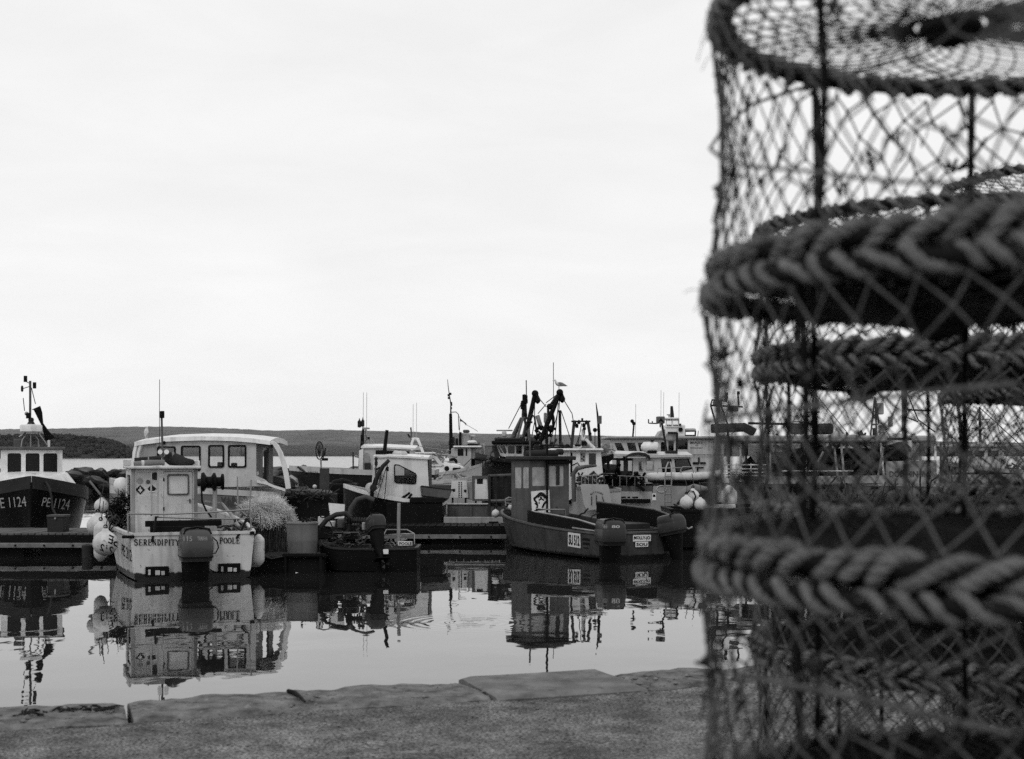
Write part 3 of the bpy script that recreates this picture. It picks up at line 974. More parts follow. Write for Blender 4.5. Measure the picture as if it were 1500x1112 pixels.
for k in range(3):
    mb = MB(); mb.tube(ring_pts(PH-.022), .013, 8, True); rim_t = mb.mesh('rim_top', 60)
    mb = MB(); mb.tube(ring_pts(.022), .013, 8, True); rim_b = mb.mesh('rim_base', 60)
    bars = []
    for a in BARS:
        d = .02*noise.noise(Vector((a*3, k, 0)))
        a += .06*noise.noise(Vector((a*5, k, 2)))
        pts = [Vector(((PR-.016-.010*math.sin(v*math.pi)+.004*noise.noise(Vector((v*6,a,k))))*math.cos(a+d*v), (PR-.016)*math.sin(a+d*v), .022+(PH-.056)*v)) for v in [i/10 for i in range(11)]]
        bars.append(MB().tube(pts, [.0066+.0025*noise.noise(Vector((i*.9,a,k))) for i in range(11)], 7).mesh('bar', 60))
    rope_t = rope_wrap(PH-.022, k*3.1, turns=34, core=.0125, rr_=.0082).mesh('rope_wrap', 70)
    rope_b = rope_wrap(.022, k*3.1+1.5, turns=30, hand=-1).mesh('rope_wrap', 70)
    sn = side_net(k*5.3)
    tn = flat_net(k*2.2, 50, 12, PR, .05, PH-.02, .05, .0019, (-.19,-.08))
    bn = flat_net(k*2.2+7, 84, 20, PR, .01, .03, 0, .0024)
    bmat = MB().lathe([(.01,-.058),(.25,-.046),(.38,-.022),(PR-.03,.012),(PR-.012,.024),(PR-.03,.026),(.38,-.008),(.25,-.032),(.01,-.044)], n=48).mesh('base_mat', 30)
    bmat.materials.append(mat('tarred_mat', .003, .95, var=.4, scale=20, bump=.004, bscale=60))
    mb = MB(); mb.tube(ring_pts(PH-.072, 20, .036), .010, 6, True); mb.lathe([(.005,PH-.10),(.035,PH-.09),(.036,PH-.07),(.005,PH-.066)], n=14)
    mb.v = [(x-.19, y-.08, z_) for x, y, z_ in mb.v]
    fn = mb.mesh('entrance_funnel', 60)
    for me, m in ((rim_t, bar_m), (rim_b, bar_m), (rope_t, rope_m), (rope_b, rope_m), (sn, twine_m), (tn, twine_m), (bn, twine_d), (fn, twine_d)):
        me.materials.append(m)
    for me in bars: me.materials.append(bar_m)
    variants.append((rim_t, rim_b, bars, rope_t, rope_b, sn, tn, bn, fn, bmat))
def pot(loc, rz, k, label):
    e = bpy.data.objects.new('net_trap', None); e.empty_display_size = .3; COL.objects.link(e)
    e.location = loc; e.rotation_euler = (0, 0, rz)
    tag(e, label, 'fishing trap', 'round net traps stacked on the quay')
    rim_t, rim_b, bars, rope_t, rope_b, sn, tn, bn, fn, bmat = variants[k % 3]
    for rim, rp, nm in ((rim_t, rope_t, 'top_rim'), (rim_b, rope_b, 'base_rim')):
        r_ = link(nm, rim, None, e); link('rope_wrap', rp, None, r_)
    for b in bars: link('bar', b, None, e)
    link('side_net', sn, None, e); t = link('top_net', tn, None, e); link('entrance_funnel', fn, None, t); link('base_net', bn, None, e); link('base_mat', bmat, None, e)
    return e
ORD = ('bottom', 'second', 'third', 'fourth', 'fifth', 'topmost')
S1, S2, S3 = (.800, 2.0), (1.225, 3.86), (2.21, 5.18)
rp = random.Random(3)
for nm, (sx, sy), cnt in (('roped stack with crossing slack twines', S1, 5), ('lower stack between the two other stacks', S2, 5), ('tall stack farthest from the slack twines', S3, 6)):
    for k in range(cnt):
        lab = 'topmost' if k == cnt-1 else ORD[k]
        front = (sx, sy) == S1
        j = 0 if front else .012
        p = pot((sx+rp.uniform(-j, j), sy+rp.uniform(-j, j), QZ+(.026 if (sx, sy) == S2 else .012)+k*PH), rp.uniform(-.06,.06) if front else rp.uniform(0, 6.28), k + (0 if front else 1), '%s round net trap in the %s' % (lab, nm))
        if (sx, sy) == S2:      # the lower traps are squashed, the next one stands proud
            p.scale.z = (.967,.967,.967,1.098,1.0)[k]; p.location.z -= (0,.013,.027,.040,0)[k]
        if front:
            p.rotation_euler = (R((0,0,.6,1.2,2.0)[k]), -R((.2,.3,.5,.3,.4)[k]), p.rotation_euler.z)
            p.location.z += (0,0,0,.0,.015)[k]; p.scale.z = (1,1,1,1.043,1.05)[k]; p.location.x += (.012,.008,.0,.004,.018)[k]
        if front and k == 4: top_pot = p
        if front and k == 2: low_pot = p
        if front and k == 3: mid_pot = p
# slack twines laced across the nets of the nearest stack
def lace(p, pts, r=.0028, m=twine_m):
    M_ = Matrix.Translation(p.location) @ p.rotation_euler.to_matrix().to_4x4() @ Matrix.Diagonal((1,1,p.scale.z,1))
    I_ = M_.inverted()
    q = []
    for px, py, side in pts:
        d = Vector(((px-CX)/F, 1, 0)); c = Vector((S1[0], S1[1], 0)); rad = PR+.012
        a_ = d.dot(d); b_ = -2*d.dot(c); c_ = c.dot(c)-rad*rad
        ds = b_*b_-4*a_*c_
        Y = (-b_+side*math.sqrt(max(ds, 0)))/(2*a_)
        q.append(I_ @ at(px, py, Y))
    q = [Vector(x) for x in catmull([tuple(x) for x in q], 6)]
    return link('slack_twine', MB().tube(q, r, 6).mesh('slack_twine', 60), m, p)
lace(top_pot, [(1041,216,1),(1060,190,1),(1095,158,1),(1130,143,1),(1230,112,1),(1330,85,1),(1400,55,1)])
lace(top_pot, [(1040,217,-1),(1060,232,-1),(1110,245,-1),(1180,250,-1),(1280,263,-1),(1380,268,-1),(1470,262,-1)])
lace(mid_pot, [(1032,618,-1),(1060,612,-1),(1120,604,-1),(1200,594,-1),(1300,582,-1),(1400,570,-1),(1490,562,-1)], .0035)
lace(mid_pot, [(1030,455,1),(1080,452,1),(1160,454,1),(1260,470,1),(1360,485,1),(1420,492,1)])
lace(low_pot, [(1088,990,-1),(1120,996,-1),(1190,1010,-1),(1280,1028,-1),(1380,1052,-1),(1480,1075,-1)], .0048)
lace(low_pot, [(1036,924,-1),(1055,920,-1),(1090,932,-1),(1130,950,1),(1200,948,1),(1300,922,1)], .003, twine_d)
rt = random.Random(8)
for p in (top_pot, mid_pot, low_pot):
    mb = MB()
    for _ in range(60):
        a = rt.uniform(-3.1, 3.1); z = rt.uniform(.06, PH-.06); r0 = PR+.004
        q = [Vector((r0*math.cos(a), r0*math.sin(a), z))]
        for k in range(5):
            a += rt.uniform(-.03, .03); z += rt.uniform(-.03, .018)
            q.append(Vector(((r0+rt.uniform(-.006,.01))*math.cos(a), (r0+rt.uniform(-.006,.01))*math.sin(a), z)))
        mb.tube(q, rt.choice((.0013,.0018,.003)), 4)
    for _ in range(22):      # weed and mending knots caught in the mesh
        a = rt.uniform(-3.1, 3.1); z = rt.uniform(.08, PH-.08); c = Vector((PR*math.cos(a), PR*math.sin(a), z))
        for k in range(rt.randint(3, 8)):
            d = Vector((rt.gauss(0,1), rt.gauss(0,1), rt.gauss(0,1)))*.009
            mb.tube([c+d, c+d*.3+Vector((0,0,-.008)), c-d*.8], .0028, 4)
    tag(link('twine_tails', mb.mesh('twine_tails', 60), twine_d, p), kind='stuff')
# dark bait box inside the net of the tall stack
T_ = [o for o in bpy.data.objects if o.name.startswith('net_trap') and o.get('label', '').startswith('fourth') and 'tall' in o['label']]
if T_:
    link('bait_box', MB().box((-.42,-.30,.045), (-.12,.05,.30)).mesh('bait_box'), mat('dark_plastic_box', .022, .6, var=.3), T_[0])
# ------------------------------------------------------------------ helpers for moored boats
def fender(px, py, Y, r, label, name='ball_fender', long=0, text=None, cat='buoy', roll=0, tex=None):
    """an inflatable fender hanging from its eye; px,py its centre"""
    c = at(px, py, Y)
    T = Thing(name, label, cat, c, 0, 'white fenders and marker buoys')
    if long:
        pr = [(0,-long-.5*r),(r*.25,-long-.45*r),(r*.5,-long-.2*r),(r*.95,-long+.35*r),(r,-long+.8*r),(r,long-.8*r),(r*.95,long-.35*r),(r*.5,long+.2*r),(r*.22,long+.45*r),(0,long+.5*r)]
        b = T.mesh('body', MB().lathe(pr, n=18), fender_m, smooth=70)
    else:
        pr = [(r*math.sin(math.pi*i/14)*(1 if i > 3 else .98), -r*math.cos(math.pi*i/14)) for i in range(13)] + [(r*.28, r*1.02), (r*.2, r*1.18), (.02, r*1.2)]
        b = T.mesh('body', MB().lathe(pr, n=22), fender_m, smooth=70)
    T.mesh('eye', MB().tube([Vector((.03*math.cos(a), 0, (long or r)*1.2+.03+.03*math.sin(a))) for a in [i*.7 for i in range(9)]], .01, 5, True), black, smooth=60)
    if not tex:
        T.tube('lanyard', rope_d, [(0,0,(long or r)*1.2),(.02,.05,(long or r)*1.2+.16),(0,.16,(long or r)*1.2+.34)], .008)
    if text:
        for s_, q in text:
            T.stick('lettering', ink, text_mesh(s_, bold=.02), q, b, lift=.003)
    return T
def gull(loc, s, rz, label, up=False):
    """standing gull, facing local -x; s its height"""
    T = Thing('gull', label, 'gull', loc, rz)
    k = s/.40
    path = [(.24,0,.17),(.17,0,.19),(.10,0,.205),(.02,0,.225),(-.06,0,.25),(-.10,0,.285),(-.12,0,.33),(-.135,0,.365),(-.165,0,.372),(-.20,0,.362),(-.225,0,.350)]
    rad = [.012,.03,.055,.075,.07,.05,.034,.036,.03,.012,.004]
    if up:
        path = [(.13,0,.07),(.10,0,.11),(.07,0,.16),(.035,0,.205),(.0,0,.25),(-.02,0,.29),(-.03,0,.33),(-.045,0,.362),(-.075,0,.37),(-.11,0,.36),(-.13,0,.352)]
    mb = MB().tube([Vector(p)*k for p in path], [r*k for r in rad], 12)
    for sy in (-.025, .025):
        mb.tube([Vector((.0, sy, .19))*k, Vector((.01, sy, .09))*k, Vector((0, sy, .005))*k], .008*k, 5)
        mb.box((-.05*k, (sy-.015)*k, 0), (.012*k, (sy+.015)*k, .008*k))
    T.mesh('body', mb, white, smooth=70)
    for sg in (-1, 1):
        w_ = []
        for x, hw, z in (((-.05,.012,.27),(0,.045,.255),(.1,.05,.235),(.2,.03,.2),(.30,.006,.165)) if not up else ((0,.012,.27),(.03,.04,.24),(.07,.045,.19),(.11,.03,.13),(.16,.006,.06))):
            w_.append([Vector((x, sg*(.074+.004), z+hw))*k, Vector((x, sg*.085, z))*k, Vector((x, sg*.072, z-hw))*k, Vector((x, sg*.06, z))*k])
        T.mesh('wing', MB().loft(w_), lgrey, smooth=70)
    T.mesh('beak', MB().tube([Vector((-.195+(.09 if up else 0),0,.363))*k, Vector((-.245+(.09 if up else 0),0,.352))*k], [.010*k,.003*k], 6), mgrey, smooth=60)
    return T
def rails(T, name, m, runs, r, parent=None):
    mb = MB()
    for run in runs: mb.tube(run, r, 6)
    return T.mesh(name, mb, m, parent, smooth=60)
def litter(T, name, m, c, ext, n, seed, r=.02, flat=.55):
    """tangle of rope and gear"""
    rnd = random.Random(seed); mb = MB()
    for _ in range(n):
        p = Vector([c[i]+rnd.uniform(-1,1)*ext[i] for i in range(3)])
        q = [p]
        d = Vector((rnd.uniform(-1,1), rnd.uniform(-1,1), rnd.uniform(-.5,.5)))
        for _k in range(5):
            d = (d + Vector((rnd.uniform(-.7,.7), rnd.uniform(-.7,.7), rnd.uniform(-.5,.5)))).normalized()
            q.append(q[-1] + d*max(ext)*.13)
        mb.tube(q, r*rnd.uniform(.6,1.2), 5)
    return tag(T.mesh(name, mb, m, smooth=60), kind='stuff')

def coils(T, name, m, spots, seed, r=.014):
    """ropes coiled flat"""
    rnd = random.Random(seed)
    for x, y, z, R0 in spots:
        q = []
        n = rnd.randint(4, 6)*18
        for i in range(n):
            a = 2*math.pi*i/18
            rr_ = R0*(.72+.28*math.sin(i*.11+x*9))*(1+.10*rnd.gauss(0,.5))
            q.append(Vector((x+rr_*math.cos(a), y+rr_*.8*math.sin(a), z+.035*(i//18)*.6+.012*rnd.random())))
        T.mesh(name, MB().tube(q, r, 5), m, smooth=60)

# ------------------------------------------------------------------ white boat with lettered transom
def boat_serendipity():
    D = 23.2
    T = Thing('fishing_boat', 'worn white fishing boat, square wheelhouse and grey outboard, serif lettering across its transom', 'fishing boat', (at(283,848,D).x, D, 0), 20)
    hm = mat('worn_white_hull', .58, .4, var=.15, streak=.45, fleck=.5, boot=(.13, .008))
    st = [(0,1.06,.80,.98,.02,-.25),(1.3,1.2,.82,1.08,.02,-.3),(2.8,1.25,.88,1.1,.04,-.35),(4.3,1.05,1.0,.8,.08,-.35),(5.5,.55,1.16,.32,.15,-.3),(6.3,.03,1.32,.02,.3,-.1)]
    h = hull(T, st, 0, hm, .30, gun=white_dirty, deck=lgrey, gw=.06, gh=.05)
    # serif lettering on the transom
    T.text('lettering', ink, serif_mesh('SERENDIPITY'), 196.5, 789.5, 263, 799.5, 1, -.012)
    T.text('lettering', ink, serif_mesh('POOLE'), 322, 787, 351, 796.5, 1, -.012)
    T.stick('registration', ink, text_mesh('PE 212', bold=.01), ((178.5,812),(193,823),(193,806),(178.5,796)), h)
    # scuffed plates low on the transom
    for (a, b, c, d) in ((213,829.5,247.5,844.5), (320,825,352.5,839.5)):
        p = T.pbox('trim_plate', black, a, b, c, d, 1, -.05, .045)
        for k, (u, w_) in enumerate(((.12,.1),(.42,.2),(.68,.14))):
            T.pbox('worn_patch', white_dirty, a+(c-a)*u, b+5+k, a+(c-a)*(u+w_), d-2, 1, -.056, .005, 0.001, p)
    T.pbox('rub_block', black, 179, 784.5, 197, 789, 1, -.05, .12)
    T.pbox('rub_block', black, 366.5, 778.5, 373, 783.5, 1, -.05, .12)
    # wheelhouse
    Y = 1.55
    zb = .30
    a = T.P(193, 687, 1, Y); b = T.P(288.5, 686.5, 1, Y)
    x0, x1, zt = a.x, b.x, a.z
    dp = 1.55
    def z_(py): return T.P(240, py, 1, Y).z
    def x_(px): return T.P(px, 720, 1, Y).x
    outer = [(x0, zb), (x1, zb), (x1, zt), (x0, zt)]
    lw = rr(x_(199), z_(726), x_(231), z_(692), .03)
    dr = rr(x_(239.5), zb+.08, x_(282), z_(690.5), .02)
    wl = T.wall('rear_wall', white_dirty, outer, [lw, dr], 1, Y, .05, px=False)
    door = T.wall('door', white_dirty, rr(x_(240.2), zb+.09, x_(281.3), z_(691.2), .02), [rr(x_(246), z_(724.5), x_(276), z_(695.5), .035)], 1, Y+.006, .04, px=False)
    T.wall('window_frame', mgrey, rr(x_(245), z_(725.5), x_(277), z_(694.5), .04), [rr(x_(247), z_(723.3), x_(275), z_(696.7), .03)], 1, Y-.012, .016, px=False, parent=door)
    T.wall('pane', mat('misted_plastic_pane', .62, .25, var=.12, scale=4), rr(x_(246), z_(724.5), x_(276), z_(695.5), .03), [], 1, Y+.02, .012, px=False, parent=door)
    T.pbox('handle', dsteel, 277.5, 731, 279, 737, 1, Y-.02, .03, .003, door)
    for py in (702, 745): T.pbox('hinge', dsteel, 239, py-2, 241, py+3, 1, Y-.006, .02, .002, door)
    wp = T.wall('window_pane', mat('frosted_window', .50, .3, var=.2, scale=5), lw, [], 1, Y+.02, .012, px=False, parent=wl)
    # stickers in the window: two dark diamonds, pale discs
    for cx, cy, r, m, k in ((205.5,717.5,7.2,ink,4), (222.5,716,6.5,ink,4), (205,704.5,4.6,lgrey,14), (217,706,3.2,mgrey,12), (227.5,697.5,6,dgrey,12)):
        q = [(cx+r*math.cos(2*math.pi*i/k), cy+r*.97*math.sin(2*math.pi*i/k)) for i in range(k)]
        T.wall('sticker', m, q, [], 1, Y+.012, .004, parent=wl)
    for cx, cy in ((205.5,717.5),):
        for pts in ([(cx-3,cy-.4),(cx+3,cy-.4),(cx+3,cy+.6),(cx-3,cy+.6)], [(cx-.6,cy-4),(cx+.6,cy-4),(cx+.6,cy+4),(cx-.6,cy+4)], [(cx-2.6,cy+1.6),(cx-1.4,cy-2.2),(cx-.6,cy+2.4)], [(cx+.8,cy+2.4),(cx+1.8,cy-2),(cx+2.8,cy+1.8)]):
            T.wall('sticker_print', print_w, pts, [], 1, Y+.006, .004, parent=wl)
    T.wall('sticker_print', print_w, [(218,719.5),(227,719.5),(227,721),(218,721)], [], 1, Y+.006, .004, parent=wl)
    for sx in (x0, x1-.05):
        side = T.wall('side_wall', white_dirty, [(Y+.05, zb), (Y+dp, zb), (Y+dp, zt), (Y+.05, zt)], [rr(Y+.35, zb+.75, Y+1.2, zt-.12, .05)], 0, sx, .05, px=False)
        T.wall('pane', glass, rr(Y+.35, zb+.75, Y+1.2, zt-.12, .05), [], 0, sx+.02, .006, px=False, parent=side)
    fr = T.wall('front_wall', white_dirty, [(x0+.05, zb), (x1-.05, zb), (x1-.05, zt), (x0+.05, zt)], [rr(x0+.12, zb+.75, (x0+x1)/2-.04, zt-.12, .05), rr((x0+x1)/2+.04, zb+.75, x1-.12, zt-.12, .05)], 1, Y+dp-.05, .05, px=False)
    roof = T.box('roof', white_dirty, (x0-.05, Y-.14, zt), (x1+.06, Y+dp+.08, zt+.055), .015)
    T.box('roof_side_board', white_dirty, (x0-.05, Y-.08, zt+.055), (x0-.015, Y+dp, zt+.17), .008, roof)
    T.box('roof_side_board', white_dirty, (x1+.02, Y-.02, zt+.055), (x1+.055, Y+dp, zt+.15), .008, roof)
    T.box('corner_post', lgrey, (x0-.012, Y-.012, zb), (x0+.055, Y+.05, zt-.003), .006)
    T.box('corner_post', lgrey, (x1-.055, Y-.012, zb), (x1+.012, Y+.05, zt-.003), .006)
    # bundles lashed on the roof
    p0, p1 = T.P(196, 680, 1, Y+.2), T.P(241, 677.5, 1, Y+.2)
    T.mesh('canvas_roll', MB().tube([p0, p0*.5+p1*.5+Vector((0,0,.01)), p1], [.05,.055,.05], 12), canvas_l, roof, smooth=60)
    T.mesh('strap', MB().tube([p0*.72+p1*.28+Vector((-.02,0,0)), p0*.70+p1*.30+Vector((.02,0,0))], .062, 12), white_dirty, roof, smooth=60)
    p0, p1 = T.P(243, 673, 1, Y+.5), T.P(284, 678, 1, Y+.5)
    bun = [p0+(p1-p0)*t + Vector((0, .05*math.sin(t*9), .03*math.sin(t*7))) for t in [i/8 for i in range(9)]]
    T.mesh('tarpaulin_bundle', MB().tube(bun, [.06,.13,.125,.115,.12,.11,.10,.08,.04], 12), canvas, roof, smooth=70)
    T.mesh('strap', MB().tube([bun[2]-Vector((.02,0,0)), bun[2]+Vector((.02,0,0))], .128, 12), canvas_l, roof, smooth=70)
    p0, p1 = T.P(197, 674.5, 1, Y+.9), T.P(236, 671, 1, Y+.9)
    T.mesh('canvas_roll', MB().tube([p0, p1], .05, 10), canvas, roof, smooth=60)
    # mast with lamps
    mb = MB(); ym = Y+.45
    mast = T.ptube('mast', mgrey, [(238.8,682),(238.2,660),(237.4,640),(236.8,612)], 1, ym, .022)
    T.pbox('mast_lamp', black, 234.6, 602, 241, 612.5, 1, ym-.04, .09, .012, mast)
    T.pbox('mast_lamp', black, 239.4, 646, 242.6, 651.5, 1, ym-.04, .07, .012, mast)
    T.mesh('floodlight', MB().lathe([(0,0),(.045,.0),(.04,.04),(.02,.07)], T.P(234.5,662,1,ym-.06), 12, 'y'), print_w, mast)
    T.mesh('floodlight', MB().lathe([(0,0),(.045,.0),(.04,.04),(.02,.07)], T.P(244,662,1,ym-.06), 12, 'y'), print_w, mast)
    T.ptube('whip_aerial', dsteel, [(233.6,662),(233.6,600),(233.8,556)], 1, ym+.1, .006)
    T.ptube('clutter_pole', lgrey, [(218,682),(217.4,668)], 1, Y+.3, .012, roof)
    # rails over the stern well
    yr = .15
    rails(T, 'stern_rail', steel, [
        [T.P(x, y, 1, yr) for x, y in ((187,752.5),(240,753.5),(300,751),(366,746.5))],
        [T.P(x, y, 1, yr) for x, y in ((187,752.5),(187.5,770),(188,784))],
        [T.P(228,757.5,1,yr+.25), T.P(300,760,1,yr+.25), T.P(362,760,1,yr+.25)],
        [T.P(362,760,1,yr+.25), T.P(366,746.5,1,yr)],
        [T.P(352,749,1,yr+.02), T.P(362,757,1,yr+.2)],
        [T.P(344,737,1,yr+.8), T.P(357,748,1,yr+.5)],
        [T.P(221.5,692,1,Y-.14), T.P(221.5,755,1,yr+.2)],
        [T.P(231.5,690,1,Y-.14), T.P(231,757,1,yr+.2)],
    ], .016)
    rails(T, 'rail_post', steel, [
        [T.P(365.5,745,1,yr), T.P(368,703,1,yr)], [T.P(366,746,1,yr), T.P(368,777,1,yr)],
        [T.P(347.8,698,1,yr+.6), T.P(348.5,750,1,yr+.6)],
    ], .014)
    rails(T, 'bracket', black, [
        [T.P(228.5,757,1,yr), T.P(226,778,1,.03), T.P(222.5,794,1,-.03)],
        [T.P(361,760,1,yr), T.P(354,776,1,.03), T.P(346.5,789,1,-.03)],
    ], .022)
    T.pbox('thwart_board', tar, 213, 761.5, 325, 772, 1, .32, .10)
    T.pbox('engine_well_board', tar, 220, 770, 300, 780.5, 1, .22, .06)
    # net hauler
    hp = T.P(315, 706, 1, 1.1)
    T.ptube('hauler_post', lgrey, [(315,712),(314.5,730),(314,770)], 1, 1.1, .045)
    hl = T.mesh('net_hauler', MB().lathe([(.03,-.21),(.17,-.19),(.18,-.15),(.10,-.10),(.10,-.02),(.17,.02),(.17,.05),(.09,.08),(.09,.15),(.15,.17),(.15,.20),(.03,.21)], T.P(311,706,1,1.1), 22, 'x'), black, smooth=30)
    T.mesh('hauler_motor', MB().lathe([(.02,-.08),(.075,-.07),(.075,.07),(.02,.08)], T.P(295,707,1,1.1), 14, 'x'), dsteel, hl)
    T.ptube('hose', black, [(295,712),(296,735),(302,748),(310,758)], 1, 1.0, .018, hl)
    T.tube('coaming', lgrey, [T.P(300,735,1,1.4), T.P(325,738,1,1.3), T.P(340,755,1,.9), T.P(350,772,1,.5)], .03)
    litter(T, 'deck_gear', dgrey, (.85, 1.0, .78), (.25,.5,.10), 26, 5, .022)
    litter(T, 'deck_rope', rope_m, (.95, .5, .80), (.12,.25,.08), 20, 6, .014)
    # grey outboard
    p = T.P(286, 767, 1, -.25)
    e, co = outboard(T, p.x, -.02, p.z, .56, cowl_g, black)
    T2 = e
    e['label'] = 'grey outboard motor with pale lettering'
    I_ = (T.M @ Matrix.Translation(e.location)).inverted()
    def cowl_text(s_, x0, y0, x1, y1):
        tm = text_mesh(s_, bold=.012)
        me = co.data; bv = BVHTree.FromPolygons([v.co for v in me.vertices], [q.vertices for q in me.polygons])
        org = I_ @ Vector((0,0,H)); miss = []
        for q in tm.vertices:
            px, py = x0+(x1-x0)*q.co.x, y1+(y0-y1)*q.co.y
            d = (I_.to_3x3() @ Vector(((px-CX)/F, 1, -(py-HY)/F))).normalized()
            hh = bv.ray_cast(org, d)
            if hh[0]: q.co = hh[0] - d*.004
            else: miss.append(q.index)
        drop(tm, miss)
        link('lettering', tm, mat('faded_lettering', .22, .5), e)
    cowl_text('115', 269, 786, 281.5, 793)
    cowl_text('YAMAHA', 289, 785.5, 304, 792)
    T.ptube('control_cable', black, [(306,792),(312,787.5),(318,793),(320,802),(316,810),(308,812)], 1, -.3, .012)
    T.tube('fuel_hose', black, [T.P(306,833,1,-.1), T.P(314,838,1,-.06), T.P(322,838,1,-.03)], .01)
    # dark netting and pole over the port bow side
    T.tube('boat_hook', wood, [T.P(131.5,705,1,3.4), T.P(168,751,1,2.6)], .022)
    litter(T, 'net_bundle', tar, (-1.15, 2.3, 1.02), (.12,.35,.20), 260, 8, .009, .8)
    litter(T, 'rope_tails', rope_d, (-1.2, 2.0, .9), (.10,.35,.30), 40, 9, .014)
    litter(T, 'net_fronds', tar, (-1.0, 2.6, 1.30), (.12,.3,.06), 60, 10, .008, .3)
    return T
boat_serendipity()
fender(154.5, 796, 22.9, .215, 'white ball buoy marked with upside-down black letters beside the lettered transom', text=[('PE', ((176,790),(160,783),(158,795),(172,802))), ('212', ((166,812),(146,806),(147,796),(166,801)))])
fender(148.5, 741, 24.6, .13, 'small white ball buoy with one dark patch, topmost of the cluster on the boat side', text=[('V', ((140,751),(148,750),(148,742),(140,743)))])
fender(143.5, 770, 24.0, .195, 'plain white ball buoy half behind the long fender in the cluster')
fender(147.5, 793, 23.4, .12, 'long white sausage fender hanging in the buoy cluster', 'long_fender', long=.30, cat='fender')
fender(379, 806, 23.9, .105, 'long white fender hanging at the plain corner of the lettered transom', 'long_fender', long=.24, cat='fender')

# ------------------------------------------------------------------ passenger launch behind it
def boat_launch():
    D = 29.6
    T = Thing('passenger_launch', 'pale passenger launch with long curved roof, a row of dark framed windows and stern arch', 'launch', (at(300,800,D).x, D, 0), 0)
    hm = mat('grey_launch_hull', .14, .4, var=.1, streak=.1, band=(1.32, 1.6, .5))
    st = [(-1.85,.9,1.30,.85,.05,-.2),(-1.2,1.05,1.34,1.0,.05,-.25),(.2,1.1,1.42,1.0,.05,-.3),(1.4,.8,1.5,.6,.1,-.25),(2.1,.06,1.6,.04,.3,-.1)]
    hull(T, st, 90, hm, 1.0, gun=offwhite, deck=lgrey, gh=.12)
    Y = -1.02
    n_ = -1.02
    # side wall with four window openings
    top = [(204,652),(225,647),(250,645),(300,644),(350,645.5),(375,648)]
    w = [(231,655,256,690), (266,654,292.5,689), (306,653,327,684), (335,653,359.5,684)]
    outer = top + [(375,697),(388,703),(398,712),(204,716)]
    sw = T.wall('side_wall', offwhite, outer, [rr(a,b,c,d,2.5) for a,b,c,d in w], 1, Y, .05)
    for a,b,c,d in w:
        fr_ = T.wall('window_frame', black, rr(a-1.2,b-1.2,c+1.2,d+1.2,3), [rr(a+1.2,b+1.2,c-1.2,d-1.2,2)], 1, Y-.02, .03, parent=sw)
        T.wall('pane', glass, rr(a,b,c,d,2.5), [], 1, Y+.02, .006, parent=sw)
    fw = T.wall('far_wall', offwhite, [(212,652),(374,650),(374,712),(212,716)], [rr(226,656,256,688,2), rr(264,656,292,688,2), rr(302,655,328,688,2), rr(334,655,362,688,2)], 1, 1.0, .05)
    q = [T.P(376,650,1,Y), T.P(376,700,1,Y)]
    T.wall('end_wall', mgrey, [(Y+.05, q[1].z-.25), (1.0, q[1].z-.25), (1.0, q[0].z), (Y+.05, q[0].z)], [rr(-.25, q[1].z-.2, .45, q[0].z-.08, .04)], 0, q[0].x-.06, .05, px=False)
    T.pbox('cabin_sill', offwhite, 204, 690, 376, 697, 1, Y+.05, .25)
    # dashboard clutter seen through the windows
    for i, (a, b, c) in enumerate(((318,326,677),(328,334,681),(338,346,678),(350,353,683),(362,371,686))):
        T.pbox('locker_item', (lgrey, offwhite, mgrey)[i % 3], a, c, b, 692, 1, Y+.5+.08*i, .15, .02)
    # curved roof, built as a lofted shell
    rf = [(197,647),(210,644.5),(246,640),(296,638.3),(340,639.3),(372,641.8),(396,645)]
    secs = []
    for x, y in rf:
        a = T.P(x, y, 1, Y-.06); z = a.z
        secs.append([Vector((a.x, Y-.08, z-.10)), Vector((a.x, Y-.06, z-.01)), Vector((a.x, Y+.5, z+.05)), Vector((a.x, 0, z+.07)), Vector((a.x, .6, z+.05)), Vector((a.x, 1.1, z-.01)), Vector((a.x, 1.1, z-.10)), Vector((a.x, 0, z-.04))])
    roof = T.mesh('roof', MB().loft(secs), white, smooth=40)
    for yy in (Y-.05, 1.0):
        arch = [(395,646),(403,651),(410,663),(415,678),(419,696),(422,716)]
        mb = MB()
        mb.loft([[T.P(x-3.3, y+.5, 1, yy), T.P(x+3.3, y-.5, 1, yy), T.P(x+3.3, y-.5, 1, yy)+Vector((0,.09,0)), T.P(x-3.3, y+.5, 1, yy)+Vector((0,.09,0))] for x, y in arch])
        T.mesh('stern_arch', mb, white, smooth=40)
    # slanted front posts at the left
    for x0, x1 in ((201,197),(207.5,203)):
        T.tube('front_post', white, [T.P(x0,648,1,Y-.02), T.P(x1,664,1,Y-.05), T.P(x1-2,690,1,Y-.1)], .045)
    T.wall('windscreen_panel', lgrey, [(210,652),(229,650),(229,690),(206,694)], [], 1, Y-.006, .012)
    # side-deck ramp at the stern
    T.mesh('side_deck', MB().loft([[T.P(x,y,1,Y-.05), T.P(x,y+4,1,Y-.05), T.P(x,y+4,1,Y+.3), T.P(x,y,1,Y+.3)] for x, y in ((376,703),(390,706),(402,711),(418,716))]), white)
    T.text('lettering', mat('dark_grey_lettering', .05, .5), text_mesh('YAR', bold=.03), 323, 728, 347, 742.5, 1, -1.12)
    # rounded white bow seen past the wheelhouse
    b = MB().lathe([(0,-.05),(.12,0),(.17,.1),(.17,.2),(.13,.3),(.03,.34)], T.P(178,722,1,-.6), 14)
    T.mesh('bow_locker', b, white, smooth=70)
    rp_ = T.P(213.5, 644.5, 1, Y+.1)
    gull(T.M @ Vector((rp_.x, Y+.15, rp_.z+.03)), .27, 130, 'white gull standing on the end of the long launch roof', True)
boat_launch()

